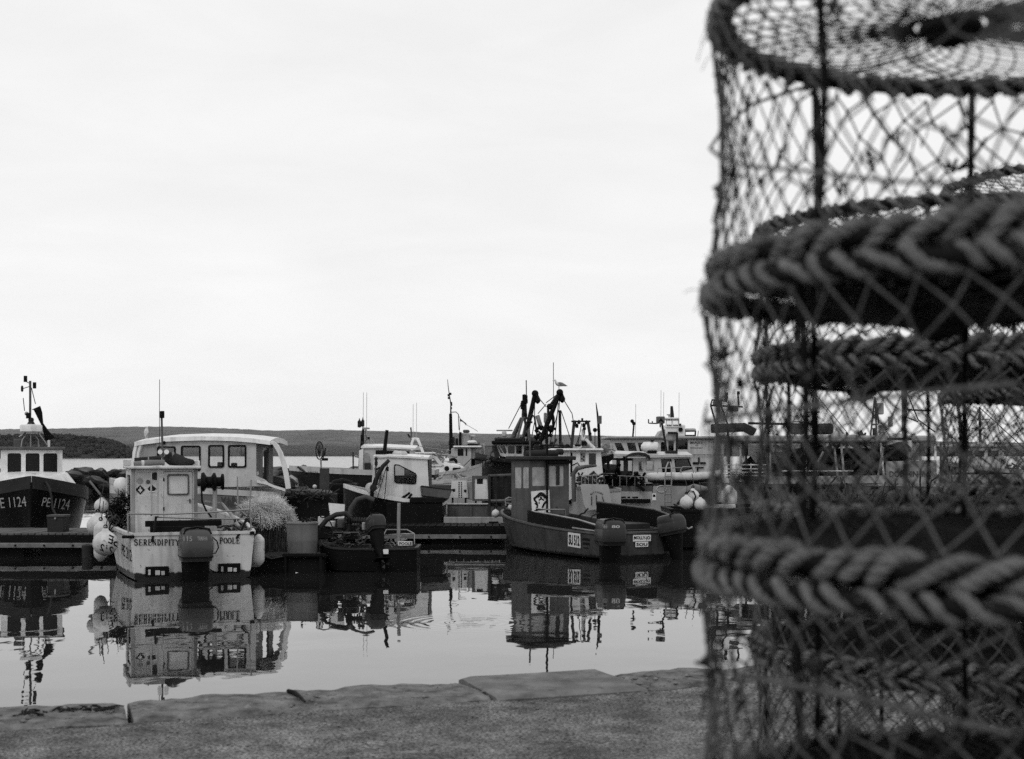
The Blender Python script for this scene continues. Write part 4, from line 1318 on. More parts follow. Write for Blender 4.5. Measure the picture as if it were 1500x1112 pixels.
# ------------------------------------------------------------------ dark boat bow-on by the pontoon
def boat_bow_on():
    D = 31.0
    T = Thing('fishing_boat', 'dark hulled boat bow-on behind the plank pontoon, white wheelhouse and pale slanted registration', 'fishing boat', (at(46,800,D).x, D, 0), 20)
    hm = mat('dark_bow_hull', .003, .35, var=.25)
    st = [(-6,1.2,1.0,1.1,.05,-.3),(-3.6,1.3,1.08,1.15,.05,-.35),(-2.3,1.34,1.15,1.05,.08,-.35),(-1.3,1.22,1.26,.72,.12,-.35),(-.55,.78,1.38,.32,.16,-.3),(-.12,.30,1.48,.08,.2,-.2),(.05,.03,1.53,.015,.25,0)]
    h = hull(T, st, 180, hm, .75, gun=dgrey, deck=mgrey, gw=.07, gh=.30)
    Y = 1.75
    # white whaleback foredeck
    secs = []
    for y, hw, zt, ze in ((.35,.42,1.60,1.46),(.7,.74,1.66,1.42),(1.2,1.02,1.71,1.36),(1.75,1.16,1.74,1.30)):
        secs.append([Vector((-hw,y,ze-.1)), Vector((-hw,y,ze)), Vector((-hw*.72,y,zt)), Vector((0,y,zt+.03)), Vector((hw*.72,y,zt)), Vector((hw,y,ze)), Vector((hw,y,ze-.1))])
    T.mesh('foredeck', MB().loft(secs), white, smooth=40)
    # wheelhouse
    z0, z1 = 1.2, T.P(46,659,1,Y).z
    x1 = T.P(91.5,680,1,Y).x; x0 = T.P(1,680,1,Y).x
    def R_(a,b,c,d,r=.05): 
        p, q = T.P(a,d,1,Y), T.P(c,b,1,Y); return rr(p.x,p.z,q.x,q.z,r)
    ws = [R_(11,664,31,694), R_(37.5,664,58,694), R_(63.5,664,84,694)]
    fw = T.wall('front_wall', white, [(x0,z0),(x1,z0),(x1,z1),(x0,z1)], ws, 1, Y, .05, px=False)
    for q in ws:
        T.wall('pane', glass_d, q, [], 1, Y+.025, .01, px=False, parent=fw)
    for sx in (x0, x1-.05):
        T.wall('side_wall', white, [(Y+.05,z0),(Y+1.7,z0),(Y+1.7,z1),(Y+.05,z1)], [], 0, sx, .05, px=False)
    roof = T.box('roof', mgrey, (x0-.06, Y-.08, z1), (x1+.06, Y+1.8, z1+.075), .02)
    # radar on its frame, mast with lamps
    yr = Y+.35
    fr_ = rails(T, 'radar_frame', steel, [[T.P(x,y,1,yr) for x,y in ((31,656),(33,644),(38,638),(44,637))], [T.P(x,y,1,yr) for x,y in ((57,656),(56,644),(51,638),(44,637))], [T.P(45,656,1,yr), T.P(45,636,1,yr)], [T.P(28,640,1,yr), T.P(38,634,1,yr)], [T.P(69,652,1,yr), T.P(56,634,1,yr)]], .022)
    c = T.P(45.5, 627.5, 1, yr)
    T.mesh('radar_dome', MB().lathe([(.02,-.10),(.20,-.10),(.26,-.08),(.265,.06),(.24,.09),(.02,.11)], c, 24), white, fr_, smooth=45)
    T.mesh('dome_bracket', MB().lathe([(.02,.1),(.10,.1),(.06,.17),(.07,.22),(.05,.26),(.01,.27)], c, 12), dsteel, fr_)
    mast = T.tube('mast', mgrey, [T.P(44,620,1,yr), T.P(44.3,590,1,yr), T.P(44.2,558,1,yr)], .033)
    T.pbox('mast_lamp', black, 34.6,550.5,40,559.5,1,yr-.04,.08,.01, mast)
    T.pbox('mast_lamp', black, 48,560,53.2,569,1,yr-.04,.08,.01, mast)
    rails(T, 'mast_arm', dsteel, [[T.P(38,559,1,yr),T.P(44,562,1,yr)],[T.P(33,569.5,1,yr),T.P(44,566,1,yr)],[T.P(46,568,1,yr),T.P(52,592,1,yr)],[T.P(34,583,1,yr),T.P(36,602,1,yr)],[T.P(38,603,1,yr),T.P(41,612,1,yr)],[T.P(47,600,1,yr),T.P(55,600,1,yr)]], .011, mast)
    T.mesh('horn', MB().lathe([(.01,-.08),(.03,-.05),(.03,.05),(.01,.08)], T.P(32.4,569.5,1,yr), 10), dsteel, mast)
    T.mesh('instrument', MB().ball(T.P(39,606,1,yr), .05), steel, mast)
    T.pbox('junction_box', black, 38,605,45,613,1,yr-.06,.08,.01, mast)
    # furled dark riding sail, two hanging folds
    sail = T.wall('riding_sail', black, [(48.5,599),(59,594.5),(62,604),(63.5,620),(72,632),(81.5,642),(66,645.5),(61.5,625),(55,612)], [], 1, yr+.12, .05)
    T.pbox('roof_post', white, 69.5,645,73.5,655,1,yr,.06,.008, roof)
    T.pbox('roof_box', mgrey, 20,643,36,655,1,yr+.2,.3,.02, roof)
    # anchor warp over the bow
    T.tube('bow_warp', dgrey, [T.P(48,699,1,1.0), T.P(57,700,1,.6), T.P(66,705,1,.15), T.P(72,713,1,-.02), T.P(75,727,1,-.02), T.P(77,745,1,-.05), T.P(84,758,1,-.2)], .026)
    T.pbox('fairlead', black, 46,694,53,700.5,1,.9,.15)
    for tx, qd, sh in (('PE', ((60,741),(74,743),(75,729.5),(61,728.5)), .25), ('1124', ((78,743.6),(101,747),(102,731.5),(79,729.8)), .25), ('PE', ((-8,745),(8,743.8),(8,729),(-8,730)), -.2), ('1124', ((13,743.4),(39,741.5),(39,727),(13,728.6)), -.2)):
        T.stick('registration', paint_l, text_mesh(tx, shear=sh), qd, h, lift=.012)
    T.ptube('bow_ring', steel, [(122,722),(125,718),(127,714),(125,712)], 1, 2.2, .012)
boat_bow_on()

# ------------------------------------------------------------------ timber pontoons
def pontoon(name, label, px0, px1, D, depth, zt, n_plank, seed, dark=False, group=None):
    x0, x1 = at(px0, 0, D).x, at(px1, 0, D).x
    T = Thing(name, label, 'pontoon', ((x0+x1)/2, D, 0), 0)
    L_ = x1-x0; rnd = random.Random(seed)
    pm = mat('pontoon_plank', .10, .85, var=.35, bump=.004, bscale=30)
    for i in range(n_plank):
        a = -L_/2 + L_*i/n_plank
        dz = rnd.uniform(-.004,.004)
        T.box('plank', tar if dark else pm, (a+.012, 0, zt-.04+dz), (a+L_/n_plank-.012, depth, zt+dz), .004)
    T.box('fascia', tar, (-L_/2, -.05, zt-.20), (L_/2, -.003, zt-.043), .008)
    T.box('fascia', tar, (-L_/2, .003, zt-.20), (L_/2, depth, zt-.048), 0)
    w_ = T.box('waling', mat('grey_waling', .16, .8, var=.5, scale=3, bump=.005, bscale=20), (-L_/2, -.09, zt-.31), (L_/2, -.01, zt-.205), .01)
    k = 6 if L_ < 8 else 10
    for i in range(k):
        T.mesh('bolt', MB().lathe([(.0,-.035),(.022,-.03),(.022,0),(.0,.0)], (-L_/2+L_*(i+.5)/k, -.09, zt-.257), 8, 'y'), black, w_)
    nf = max(2, int(L_/2.2))
    for i in range(nf):
        c = -L_/2 + L_*(i+.5)/nf
        T.box('float', black, (c-.75, .08, -.35), (c+.75, depth-.08, zt-.21), .05)
    return T
pontoon('pontoon', 'plank pontoon with a dark box on it in front of the bow-on boat', -80, 172, 28.4, 2.1, .50, 25, 1)
bx_ = Thing('dock_box', 'square dark dock box with a pale catch standing on the plank pontoon', 'box', (at(81,0,28.75).x, 28.75, .51))
bx_.pbox('body', dgrey, 69,757,93.5,780.5,1,0,.36,.012)
bx_.pbox('lid', mat('dark_box_lid', .06, .5), 68,754.5,94.5,758,1,-.02,.40,.01)
bx_.mesh('catch', MB().lathe([(0,-.02),(.022,-.018),(.022,0)], bx_.P(81,759.5,1,-.02), 10, 'y'), steel)
pl_ = Thing('mooring_pile', 'stub of a round timber pile between the pontoon and the buoy cluster', 'pile', (at(128,0,28.2).x, 28.2, 0))
pl_.mesh('shaft', MB().lathe([(.0,-.6),(.12,-.6),(.115,.25),(.05,.27),(0,.27)], n=14), dgrey)
pontoon('pontoon', 'dark pontoon alongside the grey punt, pale waling low over the water', 470, 742, 32.4, 1.6, .44, 26, 2, True)
# ------------------------------------------------------------------ grey boat with wheelhouse, poster and twin outboards
def boat_su():
    D = 27.6
    T = Thing('fishing_boat', 'grey fishing boat with twin outboards, dark roofed wheelhouse and a printed poster on its wall', 'fishing boat', (at(940,820,D).x, D, 0), 30)
    hm = mat('grey_work_hull', .055, .45, var=.35, streak=.5, fleck=.45, boot=(.10, .006))
    st = [(0,.98,.56,.92,.05,-.2),(1.2,1.06,.58,1.0,.05,-.25),(2.6,1.08,.64,1.0,.06,-.3),(3.9,.98,.74,.82,.08,-.3),(4.8,.62,.84,.42,.12,-.25),(5.25,.04,.92,.02,.25,-.05)]
    h = hull(T, st, 0, hm, .22, gun=mgrey, deck=dgrey, gw=.05, gh=.04)
    # wash strakes: a raised port side board, bowing down at the stern
    def board(name, m, run, t, hgt, parent=None):
        mb = MB(); q = []
        for x, y, z, hh in run:
            q.append([Vector((x,y,z)), Vector((x+t,y,z)), Vector((x+t,y,z+hh)), Vector((x,y,z+hh))])
        return T.mesh(name, mb.loft(q), m, parent, .006)
    board('wash_strake', black, [(-.98,.10,.58,.10),(-1.03,.9,.60,.20),(-1.05,2.0,.63,.24),(-1.04,2.9,.68,.26)], .035, 0)
    board('wash_strake', black, [(.95,.0,.58,.24),(1.03,1.0,.60,.36),(1.05,2.2,.63,.38),(1.0,3.2,.70,.36)], .035, 0)
    rails(T, 'strake_cap', lgrey, [[(-.965,.02,.70),(-1.01,.9,.82),(-1.03,2.0,.89)], [(-.98,.02,.60),(-1.03,.5,.62),(-1.06,1.0,.64)], [(-1.03,2.0,.89),(-1.04,2.6,.92)]], .018)
    rails(T, 'strake_cap', mgrey, [[(.965,.0,.83),(1.05,1.0,.98),(1.07,2.2,1.03),(1.02,3.2,1.08)]], .022)
    T.box('engine_well', dgrey, (-.9,.35,.20), (.9,.42,.60), .01)
    T.box('fish_pound', mgrey, (-.75,.9,.22), (.0,2.2,.62), .02)
    T.box('fish_pound', dgrey, (.1,.8,.22), (.8,1.9,.70), .02)
    # wheelhouse: rear wall with a door window and a second window, side wall with two windows
    xl, xr, yr_, yf = -.80, .25, 3.2, 4.02
    z0 = .24; zt = T.P(805, 674, 1, yr_).z
    def RW(a,b,c,d,r=.03):
        p, q = T.P(a,d,1,yr_), T.P(c,b,1,yr_); return rr(p.x,p.z,q.x,q.z,r)
    def SW(a,b,c,d,r=.03):
        p, q = T.P(a,d,0,xl), T.P(c,b,0,xl); return rr(min(p.y,q.y),p.z,max(p.y,q.y),q.z,r)
    wm = mat('grey_wheelhouse', .085, .5, var=.3, streak=.5, fleck=.3)
    w1, w2 = RW(779.5,684,798.5,712), RW(804.5,682.5,826,712.5)
    rw = T.wall('rear_wall', wm, [(xl,z0),(xr,z0),(xr,zt),(xl,zt)], [w1,w2], 1, yr_, .04, px=False)
    for q in (w1, w2):
        T.wall('pane', mat('scratched_plastic_pane', .33, .3, var=.35, scale=4), q, [], 1, yr_+.016, .006, px=False, parent=rw)
    p = T.P(816.5,0,1,yr_).x
    T.wall('window_bar', dgrey, [(p-.03,w2[-1][1]),(p+.055,w2[-1][1]),(p+.055,w2[0][1]+.03),(p-.03,w2[0][1]+.03)], [], 1, yr_-.008, .016, px=False, parent=rw)
    s1, s2 = SW(753.5,684,763.5,715), SW(765.5,684,775,715)
    sw = T.wall('side_wall', wm, [(yr_+.04,z0),(yf,z0),(yf,zt),(yr_+.04,zt)], [s1,s2], 0, xl, .04, px=False)
    for q in (s1, s2):
        T.wall('pane', mat('scratched_plastic_pane', .33), q, [], 0, xl+.016, .006, px=False, parent=sw)
    sw2 = T.wall('side_wall', wm, [(yr_+.04,z0),(yf,z0),(yf,zt),(yr_+.04,zt)], [rr(yr_+.12,z0+.85,yf-.1,zt-.1,.04)], 0, xr-.04, .04, px=False)
    fw = T.wall('front_wall', wm, [(xl+.04,z0),(xr-.04,z0),(xr-.04,zt),(xl+.04,zt)], [rr(xl+.10,z0+.85,(xl+xr)/2-.03,zt-.1,.04), rr((xl+xr)/2+.03,z0+.85,xr-.10,zt-.1,.04)], 1, yf-.04, .04, px=False)
    T.box('console', dgrey, (xl+.25, yf-.35, z0), (xr-.2, yf-.05, z0+.98), .02)
    T.box('seat_back', mgrey, (xl+.38, yr_+.15, z0+.6), (xl+.75, yr_+.25, z0+1.02), .03)
    roof = T.box('roof', dgrey, (xl-.09, yr_-.16, zt), (xr+.10, yf+.12, zt+.09), .02)
    T.box('roof_visor', black, (xl+.45, yr_-.10, zt-.085), (xr+.04, yr_-.02, zt-.003), .01, roof)
    a, b = T.P(769,665,1,yr_+.35), T.P(816,664,1,yr_+.35)
    T.mesh('canvas_roll', MB().tube([a, a*.6+b*.4, b], [.075,.085,.075], 12), canvas, roof, smooth=60)
    T.mesh('float', MB().lathe([(.01,-.09),(.07,-.07),(.07,.07),(.01,.09)], T.P(820,662,1,yr_+.5), 12, 'x'), canvas, roof)
    T.tube('pole', mgrey, [T.P(776.4,674,1,yr_-.05), T.P(776.2,636,1,yr_-.05)], .020, roof)
    T.tube('pole', black, [T.P(801.5,758,1,yr_-.06), T.P(801.5,690,1,yr_-.06), T.P(801.5,628,1,yr_-.06)], .024)
    # poster: white sheet with a loose black brush drawing
    ps = T.wall('poster', print_w, [(778,720),(804.7,717.5),(806,750.5),(779.5,752.5)], [], 1, yr_-.012, .008, parent=rw)
    def brush(pts, r):
        q = [T.P(x,y,1,yr_-.017) for x,y in pts]
        mb = MB()
        for i, (u, v_) in enumerate(zip(q, q[1:])):
            d = (v_-u).normalized(); n_ = Vector((-d.z,0,d.x))*r
            mb.add([u-n_, v_-n_, v_+n_, u+n_], [(0,1,2,3)])
        T.mesh('poster_drawing', mb, ink, rw)
    for pts, r in (([(782,731),(787,727),(791,722.5),(795,723),(799,727),(802,733)], .027), ([(782,731),(786,736),(787.5,741),(786,746)], .022), ([(802,733),(797,738),(794.5,744)], .024),
                   ([(788,729),(791,725.5),(796,726.5),(798,730)], .018), ([(789,733),(793,730.5),(797,733)], .015), ([(791,728.5),(794,729.5)], .02), ([(787.5,741),(783.5,737)], .014),
                   ([(782.5,748.5),(788,747),(800,746)], .016), ([(786,746),(786.5,751)], .014), ([(789.5,735),(790,738)], .012)):
        brush(pts, r)
    T.text('mark', ink, text_mesh('S'), 814, 742, 817, 744, 1, yr_-.008)
    # rail by the wheelhouse and fore rail
    rails(T, 'deck_rail', steel, [[T.P(785,745,1,2.6), T.P(800,746.5,1,2.6), T.P(827,746.5,1,2.6), T.P(829,760,1,2.6)]], .018)
    rails(T, 'bow_rail', steel, [[T.P(741,741,1,4.3), T.P(740,732,1,4.3), T.P(745,729,1,4.4), T.P(752,731,1,4.5)], [T.P(741,737,1,4.3), T.P(753,739,1,4.5)]], .02)
    litter(T, 'deck_gear', dgrey, (-.1,3.0,.62), (.7,.15,.08), 26, 12, .025)
    litter(T, 'deck_gear', dgrey, (-.3,4.4,.85), (.35,.25,.08), 22, 13, .022)
    # boards with the boat's number and name
    def plate(txt, quad, bg_=True, m=ink):
        xs = [q[0] for q in quad]; ys = [q[1] for q in quad]
        b_ = None
        if bg_:
            g = bpy.data.meshes.new('plate'); g.from_pydata([(i/6, j/3, 0) for j in range(4) for i in range(7)], [], [(j*7+i, j*7+i+1, (j+1)*7+i+1, (j+1)*7+i) for j in range(3) for i in range(6)])
            b_ = T.stick('number_plate', print_w, g, quad, h, lift=.010)
        c = [sum(xs)/4, sum(ys)/4]
        qd = [(c[0]+(x-c[0])*(.86 if bg_ else 1), c[1]+(y-c[1])*(.74 if bg_ else 1)) for x, y in quad]
        T.stick('lettering', m, text_mesh(txt, bold=.035), qd, h, parent=b_, lift=.016)
    plate('SU 512', ((832.5,800),(851,803),(850.5,782),(832.5,779.5)))
    plate('SU', ((731.5,773),(737.5,775),(737,759),(731.5,757)))
    for i, (x0, x1, hh) in enumerate(((853,865.5,3.6),(854,864,3.4),(855,862,1.6))):
        x = x0
        while x < x1-1:
            w_ = .9+.5*((i*7+x*3) % 1)
            y = 789.5+i*6.2+(x-853)*.1
            g = bpy.data.meshes.new('mark'); g.from_pydata([(0,0,0),(1,0,0),(1,1,0),(0,1,0)], [], [(0,1,2,3)])
            T.stick('worn_mark', ink, g, ((x,y+hh/2),(x+w_,y+hh/2+.1),(x+w_,y-hh/2+.1),(x,y-hh/2)), h, lift=.010)
            x += w_+.35
    for s_, (a_, b_, c_, d_) in (('MOLLY-JO', (927.5,784,953.5,793.2)), ('SOU', (931,794,949.5,801.5))):
        p_ = T.wall('number_plate', print_w, [(a_,d_),(c_,d_-.6),(c_,b_-.6),(a_,b_)], [], 1, -.035, .012)
        T.text('lettering', ink, text_mesh(s_, bold=.03), a_+1.2, b_+1.4, c_-1.2, d_-1.7, 1, -.040, parent=p_)
    # twin outboards
    p_ = T.P(899, 755.5, 1, -.35)
    e, co = outboard(T, p_.x, -.06, p_.z, .52, mat('slate_engine_cowl', .035, .3), black)
    e.rotation_euler = (0,0,R(-14))
    I_ = (T.M @ Matrix.Translation(e.location) @ Matrix.Rotation(R(-14),4,'Z')).inverted()
    me = co.data; bv = BVHTree.FromPolygons([v.co for v in me.vertices], [q.vertices for q in me.polygons])
    for s_, x0,y0,x1,y1,g in (('80', 896,769.5,908,773.5,paint_l), ('YAMAHA', 882.5,768,889.5,774,mat('faded_lettering', .22))):
        tm = text_mesh(s_, bold=.02); org = I_ @ Vector((0,0,H)); miss = []
        for q in tm.vertices:
            d = (I_.to_3x3() @ Vector((((x0+(x1-x0)*q.co.x)-CX)/F, 1, -((y1+(y0-y1)*q.co.y)-HY)/F))).normalized()
            hh = bv.ray_cast(org, d)
            if hh[0]: q.co = hh[0]-d*.004
            else: miss.append(q.index)
        drop(tm, miss)
        link('lettering', tm, g, e)
    p_ = T.P(986, 752, 1, -.3)
    e2, co2 = outboard(T, p_.x, -.06, p_.z, .42, mat('slate_engine_cowl', .06), black)
    e2.rotation_euler = (R(-10),R(-6),R(8))
    T.tube('steering_arm', lgrey, [T.P(1000,770,1,-.4), T.P(1009,775,1,-.5), T.P(1014,772,1,-.5)], .02)
    return T
boat_su()
fender(726, 752.5, 31.6, .095, 'small pale ball fender at the bow of the grey poster boat')
fender(749, 743.5, 31.5, .085, 'small dull ball float lying in the bow of the grey poster boat')

# ------------------------------------------------------------------ dark work float and skiff with a barrel, hoses and an outboard
def work_skiff():
    D = 25.2
    T = Thing('work_skiff', 'low dark work skiff cluttered with hoses, a steering wheel and a tilted outboard', 'skiff', (at(545,830,D).x, D, 0), 0)
    hm = mat('black_skiff_hull', .005, .5, var=.4, streak=.2)
    st = [(-.88,.5,.43,.45,.0,-.15),(-.3,.55,.42,.5,.0,-.2),(.5,.55,.43,.5,.02,-.2),(.8,.42,.46,.34,.05,-.15),(.98,.05,.50,.03,.1,0)]
    h = hull(T, st, 90, hm, .25, gun=dgrey, deck=dgrey, gw=.04, gh=.035)
    T.ptube('steering_wheel', black, [(475+8*math.cos(i*.55), 752+6.5*math.sin(i*.55)) for i in range(12)], 1, .0, .014)
    T.wall('console', white_dirty, [(465,769),(466,757),(471,757),(478,764),(489,764),(488,772)], [], 1, .1, .25)
    T.wall('windscreen_board', white, [(481,737),(505,739),(504,759),(484,760)], [], 1, .7, .03)
    T.ptube('post', lgrey, [(584.5,737),(584,760),(583.5,797)], 1, -.35, .035)
    T.ptube('pump_hose', dsteel, [(470,800),(463,790),(466,777),(478,762),(492,754),(507,752),(512,758)], 1, -.25, .048, n=8)
    T.ptube('pump_hose', dsteel, [(512,758),(511,775),(503,788),(490,797),(476,800),(466,797)], 1, -.1, .045, n=8)
    T.ptube('suction_hose', mat('dull_hose', .05, .6), [(511,765),(514,745),(523,732),(536,728),(548,733)], 1, .6, .050, n=8)
    sp = T.P(508, 763, 1, -.1); sq = T.P(538, 763, 1, -.1)
    mb = MB().tube([sp, sq], .04, 8)
    for i in range(9):
        c = sp + (sq-sp)*(i/8); mb.tube([c-Vector((.012,0,0)), c+Vector((.012,0,0))], .065, 10)
    T.mesh('spring_coupling', mb, dsteel)
    T.pbox('engine_block', dsteel, 500,768,524,792,1,.05,.3,.03)
    T.pbox('gear_case', mgrey, 494,760,503,774,1,-.05,.15,.02)
    T.pbox('light_can', lgrey, 530,765,535,777,1,-.2,.08,.02)
    litter(T, 'engine_pipes', dgrey, (-.45,.0,.62), (.35,.2,.18), 44, 21, .016)
    litter(T, 'engine_pipes', mgrey, (-.3,-.1,.60), (.3,.2,.15), 16, 22, .012)
    rails(T, 'foot_rail', mgrey, [[T.P(488,780,1,-.2), T.P(525,780,1,-.2), T.P(532,795,1,-.2)]], .014)
    p = T.P(547, 756, 1, -.35)
    e, co = outboard(T, p.x, -.30, p.z, .31, mat('dull_engine_cowl', .035, .35, var=.25), black)
    e.rotation_euler = (R(-24), 0, R(28))
    T.pbox('gear_tag', print_w, 561,805,569,812,1,-.6,.02,.008)
    # small open tray with short lettering at the bow
    T.pbox('name_board', white_dirty, 583,793,604,799.5,1,-.56,.02,.003)
    T.text('lettering', ink, text_mesh('POOLE', bold=.02), 585,794.2,603,798.6,1,-.564)
    rails(T, 'tray_frame', lgrey, [[T.P(562,784,1,-.3), T.P(590,782,1,-.3), T.P(607,782,1,-.4), T.P(607,797,1,-.4)], [T.P(596,776,1,.1), T.P(607,782,1,-.4)], [T.P(562,784,1,-.3),T.P(566,776,1,.1),T.P(596,776,1,.1)]], .012)
    litter(T, 'tray_gear', lgrey, (.45,-.2,.55), (.2,.15,.05), 16, 23, .016)
work_skiff()
def work_float():
    D = 24.6
    T = Thing('work_float', 'small dark raft with a timber frame carrying an open plastic barrel', 'raft', (at(432,830,D).x, D, 0), 0)
    T.box('body', tar, (-.65,-.1,-.25), (.55,1.0,.26), .03)
    for i in range(5):
        T.box('plank', tar, (-.68,-.14+i*.235,.265), (.58,.08+i*.235,.30), .008)
    T.box('edge_beam', tar, (-.2,-.2,.30), (.60,-.15,.36), .01)
    T.tube('corner_post', tar, [(.5,-.16,-.1),(.5,-.16,.34)], .03)
    T.tube('corner_post', tar, [(-.15,-.16,-.1),(-.15,-.16,.34)], .03)
    T.tube('lashing', dgrey, [(-.62,-.16,.34),(-.4,-.18,.26),(-.15,-.18,.31)], .02)
    T.wall('tag', print_w, [(433,838),(440,840),(440,842),(433,843)], [], 1, -.14, .01)
work_float()
bl = Thing('barrel', 'grey open topped plastic barrel with gear poking out, standing on the raft', 'barrel', (at(443,0,24.9).x, 24.9, .305))
r_ = 22.6/F*24.9
zt_ = bl.P(443, 766, 1, -.1).z
bl.mesh('body', MB().lathe([(.01,0),(r_*.90,.0),(r_*.96,.03),(r_*.97,zt_*.4),(r_,zt_*.45),(r_*.985,zt_*.5),(r_,zt_-.03),(r_*1.03,zt_-.02),(r_*1.03,zt_),(r_*.95,zt_),(r_*.93,.08),(.01,.07)], n=30), mat('grey_barrel_plastic', .135, .5, var=.2, streak=.2), smooth=35)
bl.mesh('liner', MB().lathe([(r_*.93,zt_-.09),(r_*.945,zt_+.015),(r_*.90,zt_+.015),(r_*.88,zt_-.09)], n=26), lgrey, smooth=35)
litter(bl, 'gear', dgrey, (.12,.05,zt_), (.16,.12,.05), 22, 31, .014)

def net_heap():
    D = 27.0
    T = Thing('net_heap', 'fluffy pale heap of fine fishing net behind the barrel', 'fishing net', (at(392,800,D).x, D, .12), 0)
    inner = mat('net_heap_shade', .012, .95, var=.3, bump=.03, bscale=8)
    fine = mat('fine_net_strands', .55, .9, var=.5, scale=5)
    hang = mat('hanging_net_strands', .06, .9, var=.5, scale=9)
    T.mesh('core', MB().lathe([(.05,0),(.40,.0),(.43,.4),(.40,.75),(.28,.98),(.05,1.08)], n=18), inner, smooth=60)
    rnd = random.Random(17); mb = MB()
    lobes = [(-.24,-.20,.93,.27,.19),(.06,-.26,.98,.30,.20),(.27,-.16,.88,.24,.17),(.40,-.10,.70,.15,.16),(-.42,-.10,.80,.15,.15),(-.05,.1,1.02,.36,.18),(.1,-.36,.74,.22,.15)]
    for _ in range(8200):
        cx, cy, cz, rx, rz_ = rnd.choice(lobes)
        a, b_ = rnd.uniform(0, 6.28), math.acos(rnd.uniform(-.6, 1))
        k = rnd.uniform(.82, 1.0) + .22*rnd.random()**4
        p = Vector((cx+rx*k*math.sin(b_)*math.cos(a), cy+rx*.8*k*math.sin(b_)*math.sin(a), cz+rz_*k*math.cos(b_)))
        tdir = Vector((-math.sin(a), math.cos(a), rnd.gauss(0,.5)))
        d = (tdir + Vector((rnd.gauss(0,.5), rnd.gauss(0,.5), rnd.gauss(0,.4)))).normalized()
        q = [p]
        for k in range(3):
            d = (d + Vector((rnd.gauss(0,.45), rnd.gauss(0,.45), rnd.gauss(0,.35)-.10))).normalized()
            q.append(q[-1]+d*rnd.uniform(.025,.07))
        mb.tube(q, .0024, 3)
    me = bpy.data.meshes.new('strands'); me.from_pydata(mb.v, [], mb.f); fix(me, 60, False)
    tag(link('strands', me, fine, T.o), kind='stuff')
    mb = MB()
    for _ in range(420):
        a = rnd.uniform(-3.3, .2); r0 = rnd.uniform(.42, .50); z = rnd.uniform(.45, .85)
        q = [Vector((r0*math.cos(a)+rnd.gauss(0,.01), r0*.9*math.sin(a), z-k*.12)) for k in range(rnd.randint(3, 6))]
        mb.tube(q, .004, 3)
    tag(T.mesh('hanging_strands', mb, hang), kind='stuff')
net_heap()
hp = Thing('rope_pallet', 'low dark stack of tarred gear with coils of rope on top behind the net heap', 'fishing gear', (at(447,760,29.0).x, 29.0, .0))
hp.pbox('stack', tar, 412,724,484,790,1,0,1.2,.03)
zz = hp.P(447,724.5,1,.0).z
coils(hp, 'coiled_rope', rope_m, [(-.42,.25,zz,.17),(-.12,.2,zz,.2),(.2,.3,zz,.18),(-.25,.55,zz,.2),(.05,.6,zz,.18),(.38,.5,zz,.14),(-.1,.35,zz+.08,.15)], 41, .013)
litter(hp, 'net_edge', dgrey, (0,.05,hp.P(447,727,1,0).z), (.5,.05,.04), 60, 42, .014, .4)
